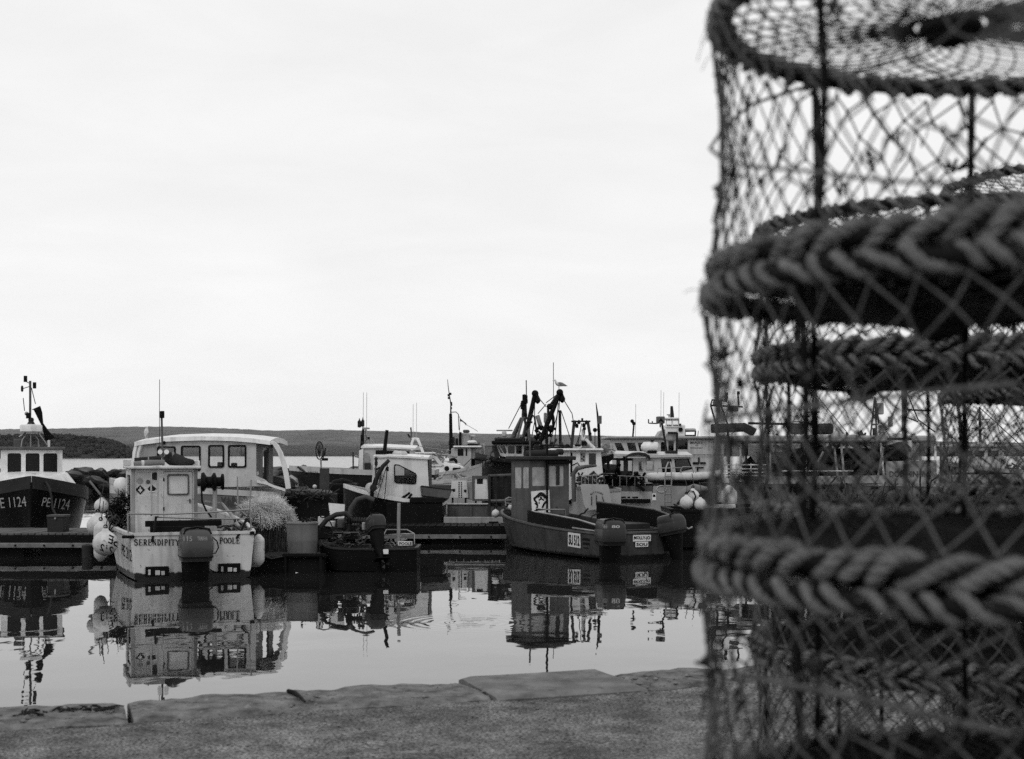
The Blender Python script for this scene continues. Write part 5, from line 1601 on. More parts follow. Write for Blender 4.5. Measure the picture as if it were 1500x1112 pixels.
# ------------------------------------------------------------------ white cuddy boat, bow to the left
def boat_cuddy():
    D = 35.1
    T = Thing('fishing_boat', 'dark hulled boat with white cabin, one slanted window and a crank boom beside it', 'fishing boat', (at(590,790,D).x, D, 0), 0)
    st = [(-1.1,1.0,.92,.95,.05,-.3),(-.6,1.05,.95,1.0,.05,-.3),(.3,1.05,1.08,.9,.06,-.3),(1.0,.7,1.22,.5,.1,-.3),(1.56,.05,1.36,.03,.3,-.1)]
    hm = mat('dark_cuddy_hull', .007, .4, var=.3)
    hull(T, st, 90, hm, .6, gun=white, deck=dgrey, gw=.08, gh=.10)
    Y = -.80
    cab = [(548.5,671),(551,668.8),(590,670.5),(626,673),(628.5,724),(627,737),(566,737),(545,714)]
    win = [(578.5,680),(584,680.5),(591,684),(609,693),(610.5,697),(609.5,708),(607,709.5),(580,708),(577.5,705),(577,682)]
    sw = T.wall('side_wall', white, cab, [win], 1, Y, .05)
    T.wall('window_frame', black, win, [[(579.8,682),(584,682.2),(590.4,685.4),(608,694.3),(609,697),(608.2,706.7),(606.5,708),(580.5,706.6),(579,704.6),(578.6,683)]], 1, Y-.02, .03, parent=sw)
    T.wall('pane', glass, win, [], 1, Y+.02, .006, parent=sw)
    T.wall('far_wall', white, cab, [[(577,680),(592,682),(592,708),(577,708)]], 1, .75, .05)
    q = [T.P(x, y, 1, Y) for x, y in cab]
    # roof and front
    secs = [[Vector((p.x, Y-.05, p.z)), Vector((p.x, Y-.05, p.z+.05)), Vector((p.x, 0, p.z+.11)), Vector((p.x, .85, p.z+.05)), Vector((p.x, .85, p.z))] for p in (T.P(547,670.5,1,Y), T.P(570,670,1,Y), T.P(600,671.3,1,Y), T.P(628,673,1,Y))]
    roof = T.mesh('roof', MB().loft(secs), white, smooth=40)
    mb = MB()
    for a, b in ((q[0], q[7]),):
        mb.loft([[Vector((p.x-.02, Y+.05, p.z)), Vector((p.x+.03, Y+.05, p.z)), Vector((p.x+.03, .75, p.z)), Vector((p.x-.02, .75, p.z))] for p in (a, b)])
    T.mesh('front_wall', mb, white)
    T.mesh('rear_wall', MB().box((q[4].x-.06, Y+.2, q[4].z-.2), (q[4].x-.02, .7, q[3].z)), dgrey)
    T.box('cabin_floor', dgrey, (q[7].x+.1, Y+.06, .65), (q[4].x-.1, .74, .70), 0)
    T.pbox('cabin_seat', dgrey, 592,690,612,712,1,Y+.3,.4,.03)
    # gear on the roof
    T.tube('exhaust_pole', black, [T.P(562.8,668,1,-.4), T.P(564.5,650,1,-.4), T.P(567,630,1,-.4)], [.055,.05,.045], roof, 10)
    a, b = T.P(578,664.5,1,-.3), T.P(594,665.5,1,-.3)
    T.mesh('life_raft', MB().tube([a-Vector((.05,0,0)), a, b, b+Vector((.05,0,0))], [.03,.085,.085,.03], 14), offwhite, roof, smooth=50)
    T.pbox('roof_box', black, 550,659.5,562,667.5,1,-.4,.3,.02, roof)
    T.pbox('roof_box', black, 563,660.5,577,668,1,-.3,.3,.03, roof)
    for i, px in enumerate((590,597,604,611,618)):
        T.pbox('roof_lamp', (dgrey, black)[i % 2], px-2.5,668,px+2.5,671.5,1,-.6,.12,.01, roof)
    T.mesh('roof_vent', MB().lathe([(.06,0),(.05,.06),(.01,.09)], T.P(584,664,1,0), 10), black, roof)
    # crank boom in front of the cabin
    yb = Y-.35
    T.tube('boom_post', black, [T.P(544.5,745,1,yb), T.P(545,718,1,yb), T.P(551,700,1,yb)], .05, n=8)
    T.tube('boom', dgrey, [T.P(548,713,1,yb), T.P(553,697,1,yb), T.P(561,683,1,yb), T.P(570,674,1,yb)], [.055,.06,.055,.045], n=8)
    T.tube('boom_stay', dgrey, [T.P(550,688,1,yb), T.P(561,683,1,yb)], .03)
    T.mesh('boom_hook', MB().lathe([(.005,-.12),(.035,-.06),(.045,.0),(.03,.06),(.05,.10),(.01,.16)], T.P(551,678,1,yb), 12), dgrey, smooth=60)
    T.tube('boom_hook_line', dgrey, [T.P(551,674,1,yb), T.P(550,700,1,yb)], .018)
    T.mesh('block', MB().lathe([(.01,-.06),(.035,-.05),(.035,.05),(.01,.06)], T.P(567.5,687,1,yb), 12), black)
    rails(T, 'rigging', dgrey, [[T.P(567.5,680,1,yb), T.P(566,700,1,yb), T.P(563,735,1,yb)], [T.P(566,684,1,yb), T.P(552,732,1,yb)], [T.P(559,692,1,yb),T.P(556,705,1,yb)]], .011)
    T.mesh('winch_drum', MB().lathe([(.02,-.10),(.12,-.09),(.13,-.06),(.07,-.03),(.07,.03),(.13,.06),(.12,.09),(.02,.10)], T.P(543,714.5,1,yb+.12), 18, 'y'), white_dirty)
    T.mesh('hub', MB().lathe([(.01,-.05),(.09,-.04),(.09,.04),(.01,.05)], T.P(547,714.5,1,yb-.04), 16, 'y'), dsteel)
    litter(T, 'foredeck_net', canvas_l, (T.P(556,700,1,Y).x, Y-.1, T.P(556,700,1,Y).z), (.06,.05,.2), 30, 51, .012)
    for k, (x0, y0, x1, y1) in enumerate(((590,730,600,722), (597,732,603,724), (586,733,592,727))):
        T.tube('oar_handle', black, [T.P(x0,y0,1,Y-.2), T.P(x1,y1,1,Y-.3)], .03)
    T.pbox('side_board', tar, 566,735.5,648,768,1,-1.12,.05,.02)
    T.pbox('gunwale_cover', tar, 600,729,649.5,737,1,-1.15,2.3,.02)
    mb = MB().box((-.42,-.25,0), (.42,.25,.04))
    return T
boat_cuddy()
fb = Thing('fish_box', 'grey plastic fish box perched tilted on the dark boat side behind the white cabin', 'fish box', (at(636,735,34.4).x, 34.4, at(636,729.5,34.4).z), 0)
mb = MB(); w_, d_, h_ = .40, .28, .24
for s_ in (0, .03):
    pass
secs = [[Vector((x*w_*k, y*d_*k, z)) for x, y in ((-1,-1),(1,-1),(1,1),(-1,1))] for z, k in ((0,.86),(h_,1),(h_,.93),(.03,.80))]
fb.mesh('box_body', MB().loft(secs), mgrey, None, .01)
fb.mesh('rim', MB().tube([Vector((x*w_, y*d_, h_)) for x, y in ((-1,-1),(1,-1),(1,1),(-1,1))], .02, 6, True), dgrey)
fb.o.rotation_euler = (R(-6), R(7), R(12))

def punt():
    D = 33.6
    T = Thing('punt', 'flat grey open punt moored beyond the dark pontoon', 'punt', (at(692,790,D+.3).x, D+.3, 0), 0)
    x0, x1 = T.P(650,760,1,0).x, T.P(742,760,1,0).x
    z1 = T.P(690,757.5,1,0).z; z0 = T.P(690,768,1,0).z
    T.box('near_side', lgrey, (x0,0,z0), (x1,.10,z1), .012)
    T.box('hull', dgrey, (x0+.03,.02,-.1), (x1-.03,1.5,z0-.004), .03)
    z2 = T.P(690,734.5,1,1.45).z
    T.box('far_side', mgrey, (x0+.02,1.40,z0-.02), (x1,1.5,z2-.09), .012)
    T.box('far_rail', offwhite, (x0,1.36,z2-.085), (x1,1.54,z2-.05), .008)
    T.box('end_board', mgrey, (x0,.11,z0), (x0+.05,1.39,z1+.02), .01)
    T.box('bottom_boards', tar, (x0+.06,.11,z0-.01), (x1-.05,1.39,z0+.03), 0)
    T.pbox('cleat', black, 716,764,730,766.5,1,-.06,.05,.008)
    T.tube('cleat_post', black, [T.P(722,776,1,-.05), T.P(722,766,1,-.05)], .025)
    for px in (668, 690, 712):
        T.pbox('rib', mgrey, px-1, 743, px+1, 757, 1, 1.36, .04, .004)
punt()
def panel_board(px0, py0, px1, py1, D, label, marks, frame):
    T = Thing('notice_panel', label, 'panel', (at((px0+px1)/2, 0, D).x, D, at(0, py1, D).z), 0, None)
    b = T.wall('board', white, [(px0+1.5,py0),(px1-1.5,py0),(px1+.8,py1),(px0,py1)], [], 1, 0, .05)
    if frame:
        T.wall('frame', mgrey, [(px0-3,py0-3),(px1+1,py0-3),(px1+3.5,py1+2),(px0-2,py1+2)], [[(px0+1.5,py0+1),(px1-2,py0+1),(px1,py1-1),(px0+1,py1-1)]], 1, -.03, .07)
    for q in marks: T.wall('printed_mark', ink, q, [], 1, -.004, .003, parent=b)
    for x in (px0+3, px1-3): T.tube('leg', dsteel, [T.P(x,py1,1,.06), T.P(x,py1+26,1,.06)], .03)
    return T
mk = []
rk_ = random.Random(6)
for cx in (672.5, 676):
    for k in range(9):
        mk.append([(cx-.9,706+k*2.7),(cx+.9,706+k*2.7),(cx+.9,707.9+k*2.7),(cx-.9,707.9+k*2.7)])
mk += [rr(662.5,716,667,720.5,1.5,2), rr(679.5,717,683.5,721.5,1.5,2)]
panel_board(660,704,685,729,36.3, 'white board with two columns of small dark marks standing beyond the grey punt', mk, False)
panel_board(694,700,715.5,732,36.0, 'white board in a grey frame, dark square near its top, beyond the punt', [rr(698.5,701.5,707.5,709,.6,1)], True)
cv = Thing('round_locker', 'half round white locker lid beside the white boards beyond the grey punt', 'locker', (at(689,715,36.6).x, 36.6, at(0,731,36.6).z))
cv.mesh('lid', MB().lathe([(.01,-.18),(.24,-.18),(.25,-.15),(.25,.15),(.24,.18),(.01,.18)], (0,0,.24), 24, 'y'), lgrey)
dn = Thing('net_rack', 'tall dark net hung on a rack between the framed white board and the poster boat', 'net rack', (at(735,740,34.6).x, 34.6, 0))
dn.tube('post', dgrey, [dn.P(717,760,1,0), dn.P(717,696,1,0)], .04)
dn.tube('post', dgrey, [dn.P(757,760,1,0), dn.P(757,694,1,0)], .04)
dn.tube('crossbar', mgrey, [dn.P(715,697,1,0), dn.P(758,695,1,0)], .035)
mb = MB(); q = []
for i in range(15):
    x = 717+40*i/14
    q.append([dn.P(x,698,1,0)+Vector((0,.05*math.sin(i*1.7),0)), dn.P(x,742,1,0)+Vector((0,.08*math.sin(i*1.3),0)), dn.P(x,742,1,0)+Vector((0,.16+.08*math.sin(i*1.3),0)), dn.P(x,698,1,0)+Vector((0,.10+.05*math.sin(i*1.7),0))])
dn.mesh('hung_net', MB().loft(q), mat('dark_hung_net', .022, .95, var=.4, bump=.02, bscale=20), smooth=60)
dn.tube('base_spar', mgrey, [dn.P(719,734,1,-.1), dn.P(760,733,1,-.1)], .045)
# ------------------------------------------------------------------ boats farther back
def side_hull(T, px_stern, px_bow, zs_px, D, beam, m, gun, bow_rise=.35, deckz=None, bow_left=True, gh=.12, k=4):
    """a boat seen side-on: stern and bow given by pixel columns, sheer height by a pixel row"""
    zs = at(0, zs_px, D).z
    xs, xb = T.P(px_stern,700,1,0).x, T.P(px_bow,700,1,0).x
    L_ = abs(xb-xs); sg = 1 if bow_left else -1
    s0 = -xs*sg
    b = beam/2
    st = [(s0,b*.9,zs,b*.85,.05,-.4),(s0+L_*.3,b,zs-.02,b*.92,.05,-.5),(s0+L_*.6,b,zs+bow_rise*.15,b*.85,.08,-.5),(s0+L_*.85,b*.62,zs+bow_rise*.6,b*.35,.15,-.4),(s0+L_,.05,zs+bow_rise,.02,.4,-.1)]
    return hull(T, st, 90 if bow_left else -90, m, zs-.35 if deckz is None else deckz, gun=gun, deck=mgrey, gh=gh, gw=.1, k=k)
def aerials(T, lst, ax, r=.010, parent=None, m=None):
    for x, y0, y1, v in lst:
        T.ptube('whip_aerial', m or steel, [(x,y0),(x+.3,y1)], ax, v, r, parent, 4)
def rigging(T, lst, r, parent=None, m=None):
    mb = MB()
    for a, b, v in lst:
        mb.tube([T.P(a[0],a[1],1,v), T.P(b[0],b[1],1,v)], r, 4)
    return tag(T.mesh('rigging', mb, m or dsteel, parent, smooth=60), kind='stuff')

# --- long low dark boat with pale sheer, cabin behind the white cuddy
def boat_long():
    D = 42.0
    T = Thing('fishing_boat', 'long dark boat with pale sheer strake and white cabin, moored near the rock breakwater', 'fishing boat', (at(520,760,D).x, D, 0), 0)
    side_hull(T, 640, 424, 691, D, 2.4, mat('black_long_hull', .014, .35, var=.25), offwhite, .12, gh=.16)
    T.mesh('bow_rubbing_strake', MB().tube([T.P(426,698,1,-.4), T.P(434,703,1,-.6), T.P(436,716,1,-.6), T.P(431,725,1,-.5)], .06, 6), lgrey)
    T.text('lettering', dgrey, text_mesh('ELENIORA', bold=.01), 451, 690.5, 466, 693.5, 1, -1.26)
    Y = -.9
    cab = [(527,662),(531,656.5),(560,657.5),(608,660),(610,694),(526,691)]
    sw = T.wall('side_wall', offwhite, cab, [rr(551,660,575,666.5,1), rr(580,661,600,673,1)], 1, Y, .06)
    T.wall('pane', glass_d, rr(551,660,575,666.5,1), [], 1, Y+.02, .01, parent=sw)
    T.wall('pane', glass_d, rr(580,661,600,673,1), [], 1, Y+.02, .01, parent=sw)
    T.wall('far_wall', offwhite, cab, [], 1, .9, .06)
    secs = [[Vector((p.x,Y-.06,p.z)), Vector((p.x,Y-.06,p.z+.05)), Vector((p.x,0,p.z+.14)), Vector((p.x,1,p.z+.05)), Vector((p.x,1,p.z))] for p in (T.P(529,656.5,1,Y), T.P(560,656.5,1,Y), T.P(609,659,1,Y))]
    roof = T.mesh('roof', MB().loft(secs), white)
    a, b = T.P(527,660,1,Y), T.P(525.5,691,1,Y)
    T.mesh('front_wall', MB().loft([[Vector((p.x-.03,Y+.06,p.z)), Vector((p.x+.03,Y+.06,p.z)), Vector((p.x+.03,.9,p.z)), Vector((p.x-.03,.9,p.z))] for p in (a,b)]), offwhite)
    T.wall('corner_post', white, [(526,660),(532,657),(532,692),(526,692)], [], 1, Y-.08, .07)
    q = [(537+4.5*math.cos(i*.5), 673+10*math.sin(i*.5)) for i in range(12)]
    T.wall('porthole_screen', lgrey, q, [], 1, Y-.05, .03, parent=sw)
    T.pbox('locker', dgrey, 534,678,542,689,1,Y-.35,.3)
    T.pbox('foredeck_trunk', offwhite, 497,690,531,696,1,Y,1.6,.05)
    mast = T.tube('mast', dsteel, [T.P(530.5,660,1,0), T.P(531,640,1,0), T.P(532.5,626,1,0)], [.08,.06,.04])
    T.mesh('radar_reflector', MB().lathe([(.01,-.12),(.06,-.1),(.06,.08),(.02,.12),(.01,.18)], T.P(526.5,621,1,0), 10), dsteel, mast)
    T.mesh('radar_reflector', MB().lathe([(.01,-.12),(.05,-.1),(.05,.08),(.02,.12),(.01,.18)], T.P(531.5,620,1,0), 10), dsteel, mast)
    T.mesh('radar_scanner', MB().lathe([(.02,-.02),(.12,-.02),(.12,.03),(.02,.04)], T.P(536,628,1,0), 14), lgrey, mast)
    T.pbox('lamp', black, 528,637,533,645,1,-.1,.15,.02, mast); T.pbox('lamp', black, 528,649,533,656,1,-.1,.15,.02, mast)
    rails(T, 'mast_frame', steel, [[T.P(536,629,1,0),T.P(537,643,1,0),T.P(534,656,1,0)],[T.P(538,638,1,0),T.P(546,652,1,0)],[T.P(534,650,1,.2),T.P(540,640,1,.2),T.P(548,650,1,.2)],[T.P(534,652,1,0),T.P(548,651,1,0)]], .03)
    T.pbox('lamp', black, 538.5,640,541.5,644,1,-.1,.12,.02, mast)
    aerials(T, [(532,620,575,.1),(537,628,575,.2)], 1, .007)
    T.ptube('deck_post', dgrey, [(517.5,694),(517.2,662)], 1, -.8, .025)
    T.ptube('windvane', lgrey, [(520,668),(528,670)], 1, -.8, .04)
    # bow roller and lines
    rails(T, 'bow_line', dgrey, [[T.P(436,684,1,-.6),T.P(449,693,1,-.7)],[T.P(427,702,1,-.6),T.P(435,709,1,-.7)]], .035)
boat_long()
# --- engine and landing net standing on a pile between
def landing_pile():
    D = 36.0
    T = Thing('mooring_pile', 'dark square pile with a hoop landing net leaning on top', 'pile', (at(474.5,0,D).x, D, 0))
    T.pbox('shaft', mat('grey_pile', .05, .8, var=.3), 468.2,686,480.8,800,1,0,.23)
    T.ptube('net_pole', lgrey, [(470.5,686),(470,674),(468,672)], 1, .1, .025)
    hoop = [(468+5.4*math.cos(a), 660+13*math.sin(a)) for a in [i*2*math.pi/18 for i in range(18)]]
    n_ = T.mesh('hoop_net', MB().tube([T.P(x,y,1,.1) for x,y in hoop], .016, 5, True), dsteel, smooth=60)
    mb = MB()
    for i in range(7):
        x = 463.5+1.5*i
        mb.tube([T.P(x, 660-12*math.sqrt(max(.02,1-((x-468)/5.4)**2)),1,.1), T.P(467.5+(x-468)*.4,664,1,.22), T.P(468,670,1,.12)], .007, 4)
    T.mesh('netting', mb, dgrey, n_, smooth=60)
    T.ptube('hoop_net', dsteel, [(473,672),(475,662),(476.5,656),(475.5,668)], 1, .2, .02)
    T.pbox('clamp', black, 471,671,480,675,1,.05,.12,.02)
landing_pile()
pl = Thing('mooring_pile', 'round dark timber pile framed by the launch stern arch', 'pile', (at(391,0,34).x, 34, 0))
pl.mesh('shaft', MB().lathe([(0,-.6),(.085,-.6),(.08,at(0,659,34).z-.04),(.05,at(0,659,34).z),(0,at(0,659,34).z)], n=14), tar, smooth=50)
# --- dark clutter boat in the gap under the long boat
def gap_boat():
    D = 38.0
    T = Thing('workboat', 'low black workboat with a rolled canopy lying in the shadow beyond the hoop net pile', 'workboat', (at(500,770,D).x, D, 0), 0)
    side_hull(T, 540, 395, 722, D, 2.2, navy, black, .25, gh=.06)
    T.mesh('canopy', MB().tube([T.P(484,714,1,-.3), T.P(490,708,1,-.3), T.P(502,706,1,-.2), T.P(513,709,1,-.1), T.P(519,716,1,-.1)], [.06,.10,.11,.10,.06], 12), black, smooth=70)
    T.pbox('engine_box', black, 470,708,520,724,1,-.5,.8,.05)
    T.mesh('buoy', MB().ball(T.P(461,713,1,-.7), .06), offwhite)
gap_boat()

# --- white sport cruiser
def boat_cruiser():
    D = 47.0
    T = Thing('motor_cruiser', 'white motor cruiser with raked windscreen, railed foredeck and dark stripe along its hull', 'motor cruiser', (at(640,760,D).x, D, 0), 0)
    hm = mat('cruiser_hull', .5, .3, var=.06, band=(.95, 1.30, .012))
    side_hull(T, 570, 706, 695, D, 2.6, hm, offwhite, .35, bow_left=False, gh=.10)
    Y = -1.0
    secs = []
    def sec(px, py, w0, zb): 
        p = T.P(px,py,1,Y); return [Vector((p.x,-w0,zb)), Vector((p.x,-w0*.85,p.z)), Vector((p.x,0,p.z+.08)), Vector((p.x,w0*.85,p.z)), Vector((p.x,w0,zb))]
    T.mesh('coachroof', MB().loft([sec(590,681,1.15,1.2), sec(650,681.5,1.1,1.2), sec(672,682.5,.9,1.25), sec(680,690,.5,1.3)]), white, smooth=40)
    cab = [(592,669),(596,665.5),(632,666),(640,669),(650,681),(646,683),(592,683)]
    sw = T.wall('side_wall', white, cab, [[(622,669.5),(631,669.3),(635,671),(643,680.5),(622,680.5)]], 1, Y, .06)
    T.wall('pane', glass, [(622,669.5),(631,669.3),(635,671),(643,680.5),(622,680.5)], [], 1, Y+.02, .01, parent=sw)
    T.wall('far_wall', white, cab, [[(622,669.5),(631,669.3),(643,680.5),(622,680.5)]], 1, .95, .06)
    T.wall('windscreen', glass, [(-.9,T.P(0,682,1,Y).z),(.9,T.P(0,682,1,Y).z),(.85,T.P(0,668,1,Y).z),(-.85,T.P(0,668,1,Y).z)], [], 0, T.P(641,0,1,Y).x, .02, px=False)
    p0, p1 = T.P(592,665.5,1,Y), T.P(634,666,1,Y)
    roof = T.box('roof', white, (p0.x, Y-.05, p0.z), (p1.x, 1.05, p0.z+.07), .03)
    T.mesh('porthole', MB().lathe([(.005,-.02),(.09,-.02),(.09,.02)], T.P(654.5,686.5,1,Y-.14), 14, 'y'), glass_d)
    T.wall('long_window', glass_d, rr(663,685,675,689,1.2), [], 1, -.95, .02)
    T.text('lettering', dgrey, text_mesh('HENDRIX', bold=.01), 624.5, 683.2, 638, 686, 1, Y-.17)
    # radar arch and mast
    arch = rails(T, 'radar_arch', white, [[T.P(604,668,1,-.6),T.P(603,650,1,-.6),T.P(606,642,1,-.5)],[T.P(620,664,1,-.6),T.P(615,650,1,-.6),T.P(611,643,1,-.5)],[T.P(603,643,1,-.5),T.P(612,643,1,-.5)],[T.P(604,656,1,-.6),T.P(617,656,1,-.6)],[T.P(604,668,1,.6),T.P(603,650,1,.6),T.P(606,642,1,.5)],[T.P(620,664,1,.6),T.P(612,643,1,.5)]], .05)
    T.pbox('radar', white, 602.5,641,612,645.5,1,-.5,1.0,.06, arch)
    for k, (x0,y0,x1,y1) in enumerate(((601,654,605,661),(606,650,609.5,657),(611,652,615,658),(607,660,613,666))):
        T.pbox('lamp', (dsteel, lgrey, black, mgrey)[k], x0,y0,x1,y1,1,-.3,.2,.03, arch)
    mast = T.ptube('mast', mgrey, [(602.5,645),(602.5,635),(602,628)], 1, -.2, .03, arch)
    T.pbox('mast_lamp', black, 600.8,626,602.8,629.5,1,-.25,.06,.01, mast)
    T.ptube('horn', dsteel, [(597.5,636),(600.5,641)], 1, -.2, .035, arch)
    aerials(T, [(605,640,592,0),(610,640,590,0)], 1, .008, m=offwhite)
    rails(T, 'foredeck_rail', steel, [[T.P(648,675,1,-1.0),T.P(660,676.5,1,-.9),T.P(678,682,1,-.6)], [T.P(634,660,1,-1),T.P(634,669,1,-1)], [T.P(615,654,1,-1),T.P(634,657,1,-1),T.P(660,660,1,-1)]], .012)
    rails(T, 'cradle_rail', steel, [[T.P(x,694,1,-1.5),T.P(x,702,1,-1.5)] for x in (662,666,670,676)] + [[T.P(661,694,1,-1.5),T.P(684,697,1,-1.5)]], .02)
    litter(T, 'deck_gear', lgrey, (T.P(646,674,1,0).x,.4,T.P(646,674,1,0).z), (.35,.3,.25), 40, 61, .035)
boat_cruiser()
# --- white tender under it
def boat_tender():
    D = 38.5
    T = Thing('tender', 'pale open tender lying against the white boards beyond the grey punt', 'tender', (at(655,760,D).x, D, 0), 0)
    side_hull(T, 612, 696, 705, D, 1.8, mat('tender_hull', .45, .4, var=.1, band=(1.20,1.32,.06)), offwhite, .12, bow_left=False, gh=.09)
    litter(T, 'deck_gear', lgrey, (T.P(660,703,1,0).x,.0,T.P(660,703,1,0).z), (.6,.3,.06), 20, 62, .03)
boat_tender()
# --- small tug with tall black mast
def boat_tug():
    D = 55.0
    T = Thing('tug', 'small white wheelhouse tug with a tall black mast and fluttering pennant', 'tug', (at(680,750,D).x, D, 0), 0)
    side_hull(T, 640, 742, 694, D, 3.2, navy, dgrey, .3, bow_left=False, gh=.15)
    Y = -1.1
    sw = T.wall('side_wall', offwhite, [(667,656),(690,656),(690,692),(660,694),(660,664),(667,664)], [rr(670.3,657.5,679,668,1), rr(682,657.5,684.5,668,.6)], 1, Y, .08)
    T.wall('pane', glass_d, rr(670.3,657.5,679,668,1), [], 1, Y+.03, .01, parent=sw)
    T.wall('pane', glass_d, rr(682,657.5,684.5,668,.6), [], 1, Y+.03, .01, parent=sw)
    p, q = T.P(660,656,1,Y), T.P(702,690,1,Y)
    T.box('house', offwhite, (T.P(661,0,1,Y).x, Y+.09, q.z), (T.P(690,0,1,Y).x, 1.1, p.z-.02), .03)
    T.pbox('doorway', black, 689,657,697,685,1,Y+.3,.5)
    ww = T.wall('wing_frame', offwhite, [(686,656),(704,656.5),(705,670),(702,672),(686,672)], [[(698,658.5),(702,658.5),(703,669),(699,669)]], 1, Y+.25, .08)
    T.pbox('roof', white, 664,653,705,656,1,Y-.15,2.6,.04)
    T.pbox('funnel', lgrey, 675,634,687,653,1,-.3,.7,.06)
    T.pbox('funnel_cap', mgrey, 678,629.5,687.5,634,1,-.2,.5,.05)
    T.pbox('life_raft', white, 684,645,698,650.5,1,-.4,.5,.1)
    T.mesh('dinghy', MB().tube([T.P(685,651.5,1,-.6),T.P(692,652.5,1,-.6),T.P(701,651.5,1,-.6)], [.05,.09,.03], 8), black)
    T.pbox('radar', offwhite, 688,637,696,640,1,0,.3,.03); T.tube('radar_post', lgrey, [T.P(692,645,1,.1),T.P(692,640,1,.1)], .06)
    mast = T.tube('mast', black, [T.P(660.5,690,1,-.5), T.P(660.5,640,1,-.5), T.P(660,606,1,-.5)], [.075,.075,.065], n=10)
    T.tube('topmast', dsteel, [T.P(660.3,607,1,-.5),T.P(660.4,592,1,-.5),T.P(658.5,580,1,-.5),T.P(656.5,566,1,-.5),T.P(655.6,556,1,-.5)], [.035,.03,.022,.018,.012], mast)
    for x, y in ((657,579),(660,577),(657.3,583),(661,590.5),(661.2,593),(660.8,598)):
        T.mesh('mast_lamp', MB().lathe([(.01,-.05),(.04,-.04),(.04,.04),(.01,.05)], T.P(x,y,1,-.55), 8), black, mast)
    T.ptube('yard', mgrey, [(660,604),(668,603.5),(671.5,607),(672.5,630)], 1, -.5, .02, mast)
    T.ptube('exhaust', black, [(674,653),(674,640),(674.5,633)], 1, -.4, .06)
    T.mesh('pennant', MB().loft([[T.P(x,y,1,-.5)+Vector((0,o,0)), T.P(x,y+h_,1,-.5)+Vector((0,o,0)), T.P(x,y+h_,1,-.5)+Vector((0,o+.01,0)), T.P(x,y,1,-.5)+Vector((0,o+.01,0))] for x,y,h_,o in ((674,613,4.5,0),(677,615.5,2.2,.05),(680,618,2,-.05),(683,620,3.5,.04))]), mgrey, mast)
    rigging(T, [((671,607),(674,613),-.5),((683,622),(700,632),-.5),((674,613),(673,640),-.5)], .008, mast)
    for x0,y0,x1,y1,m in ((662,640,666,652,dgrey),(667,642,671,653,dsteel),(657,646,660,653,dsteel),(700,648,703,655,mgrey),(703,653,706.5,657,black),(707,650,710,670,lgrey)):
        T.pbox('deck_fitting', m, x0,y0,x1,y1,1,.0,.3,.03)
    T.mesh('tyre_fender', MB().tube([T.P(664,677,1,Y-.2)+Vector((.12*math.cos(i*.63),0,.12*math.sin(i*.63))) for i in range(10)], .06, 8, True), black, smooth=70)
    rigging(T, [((645,652),(720,654),.5),((672,690),(690,672),-1.2)], .012)
boat_tug()
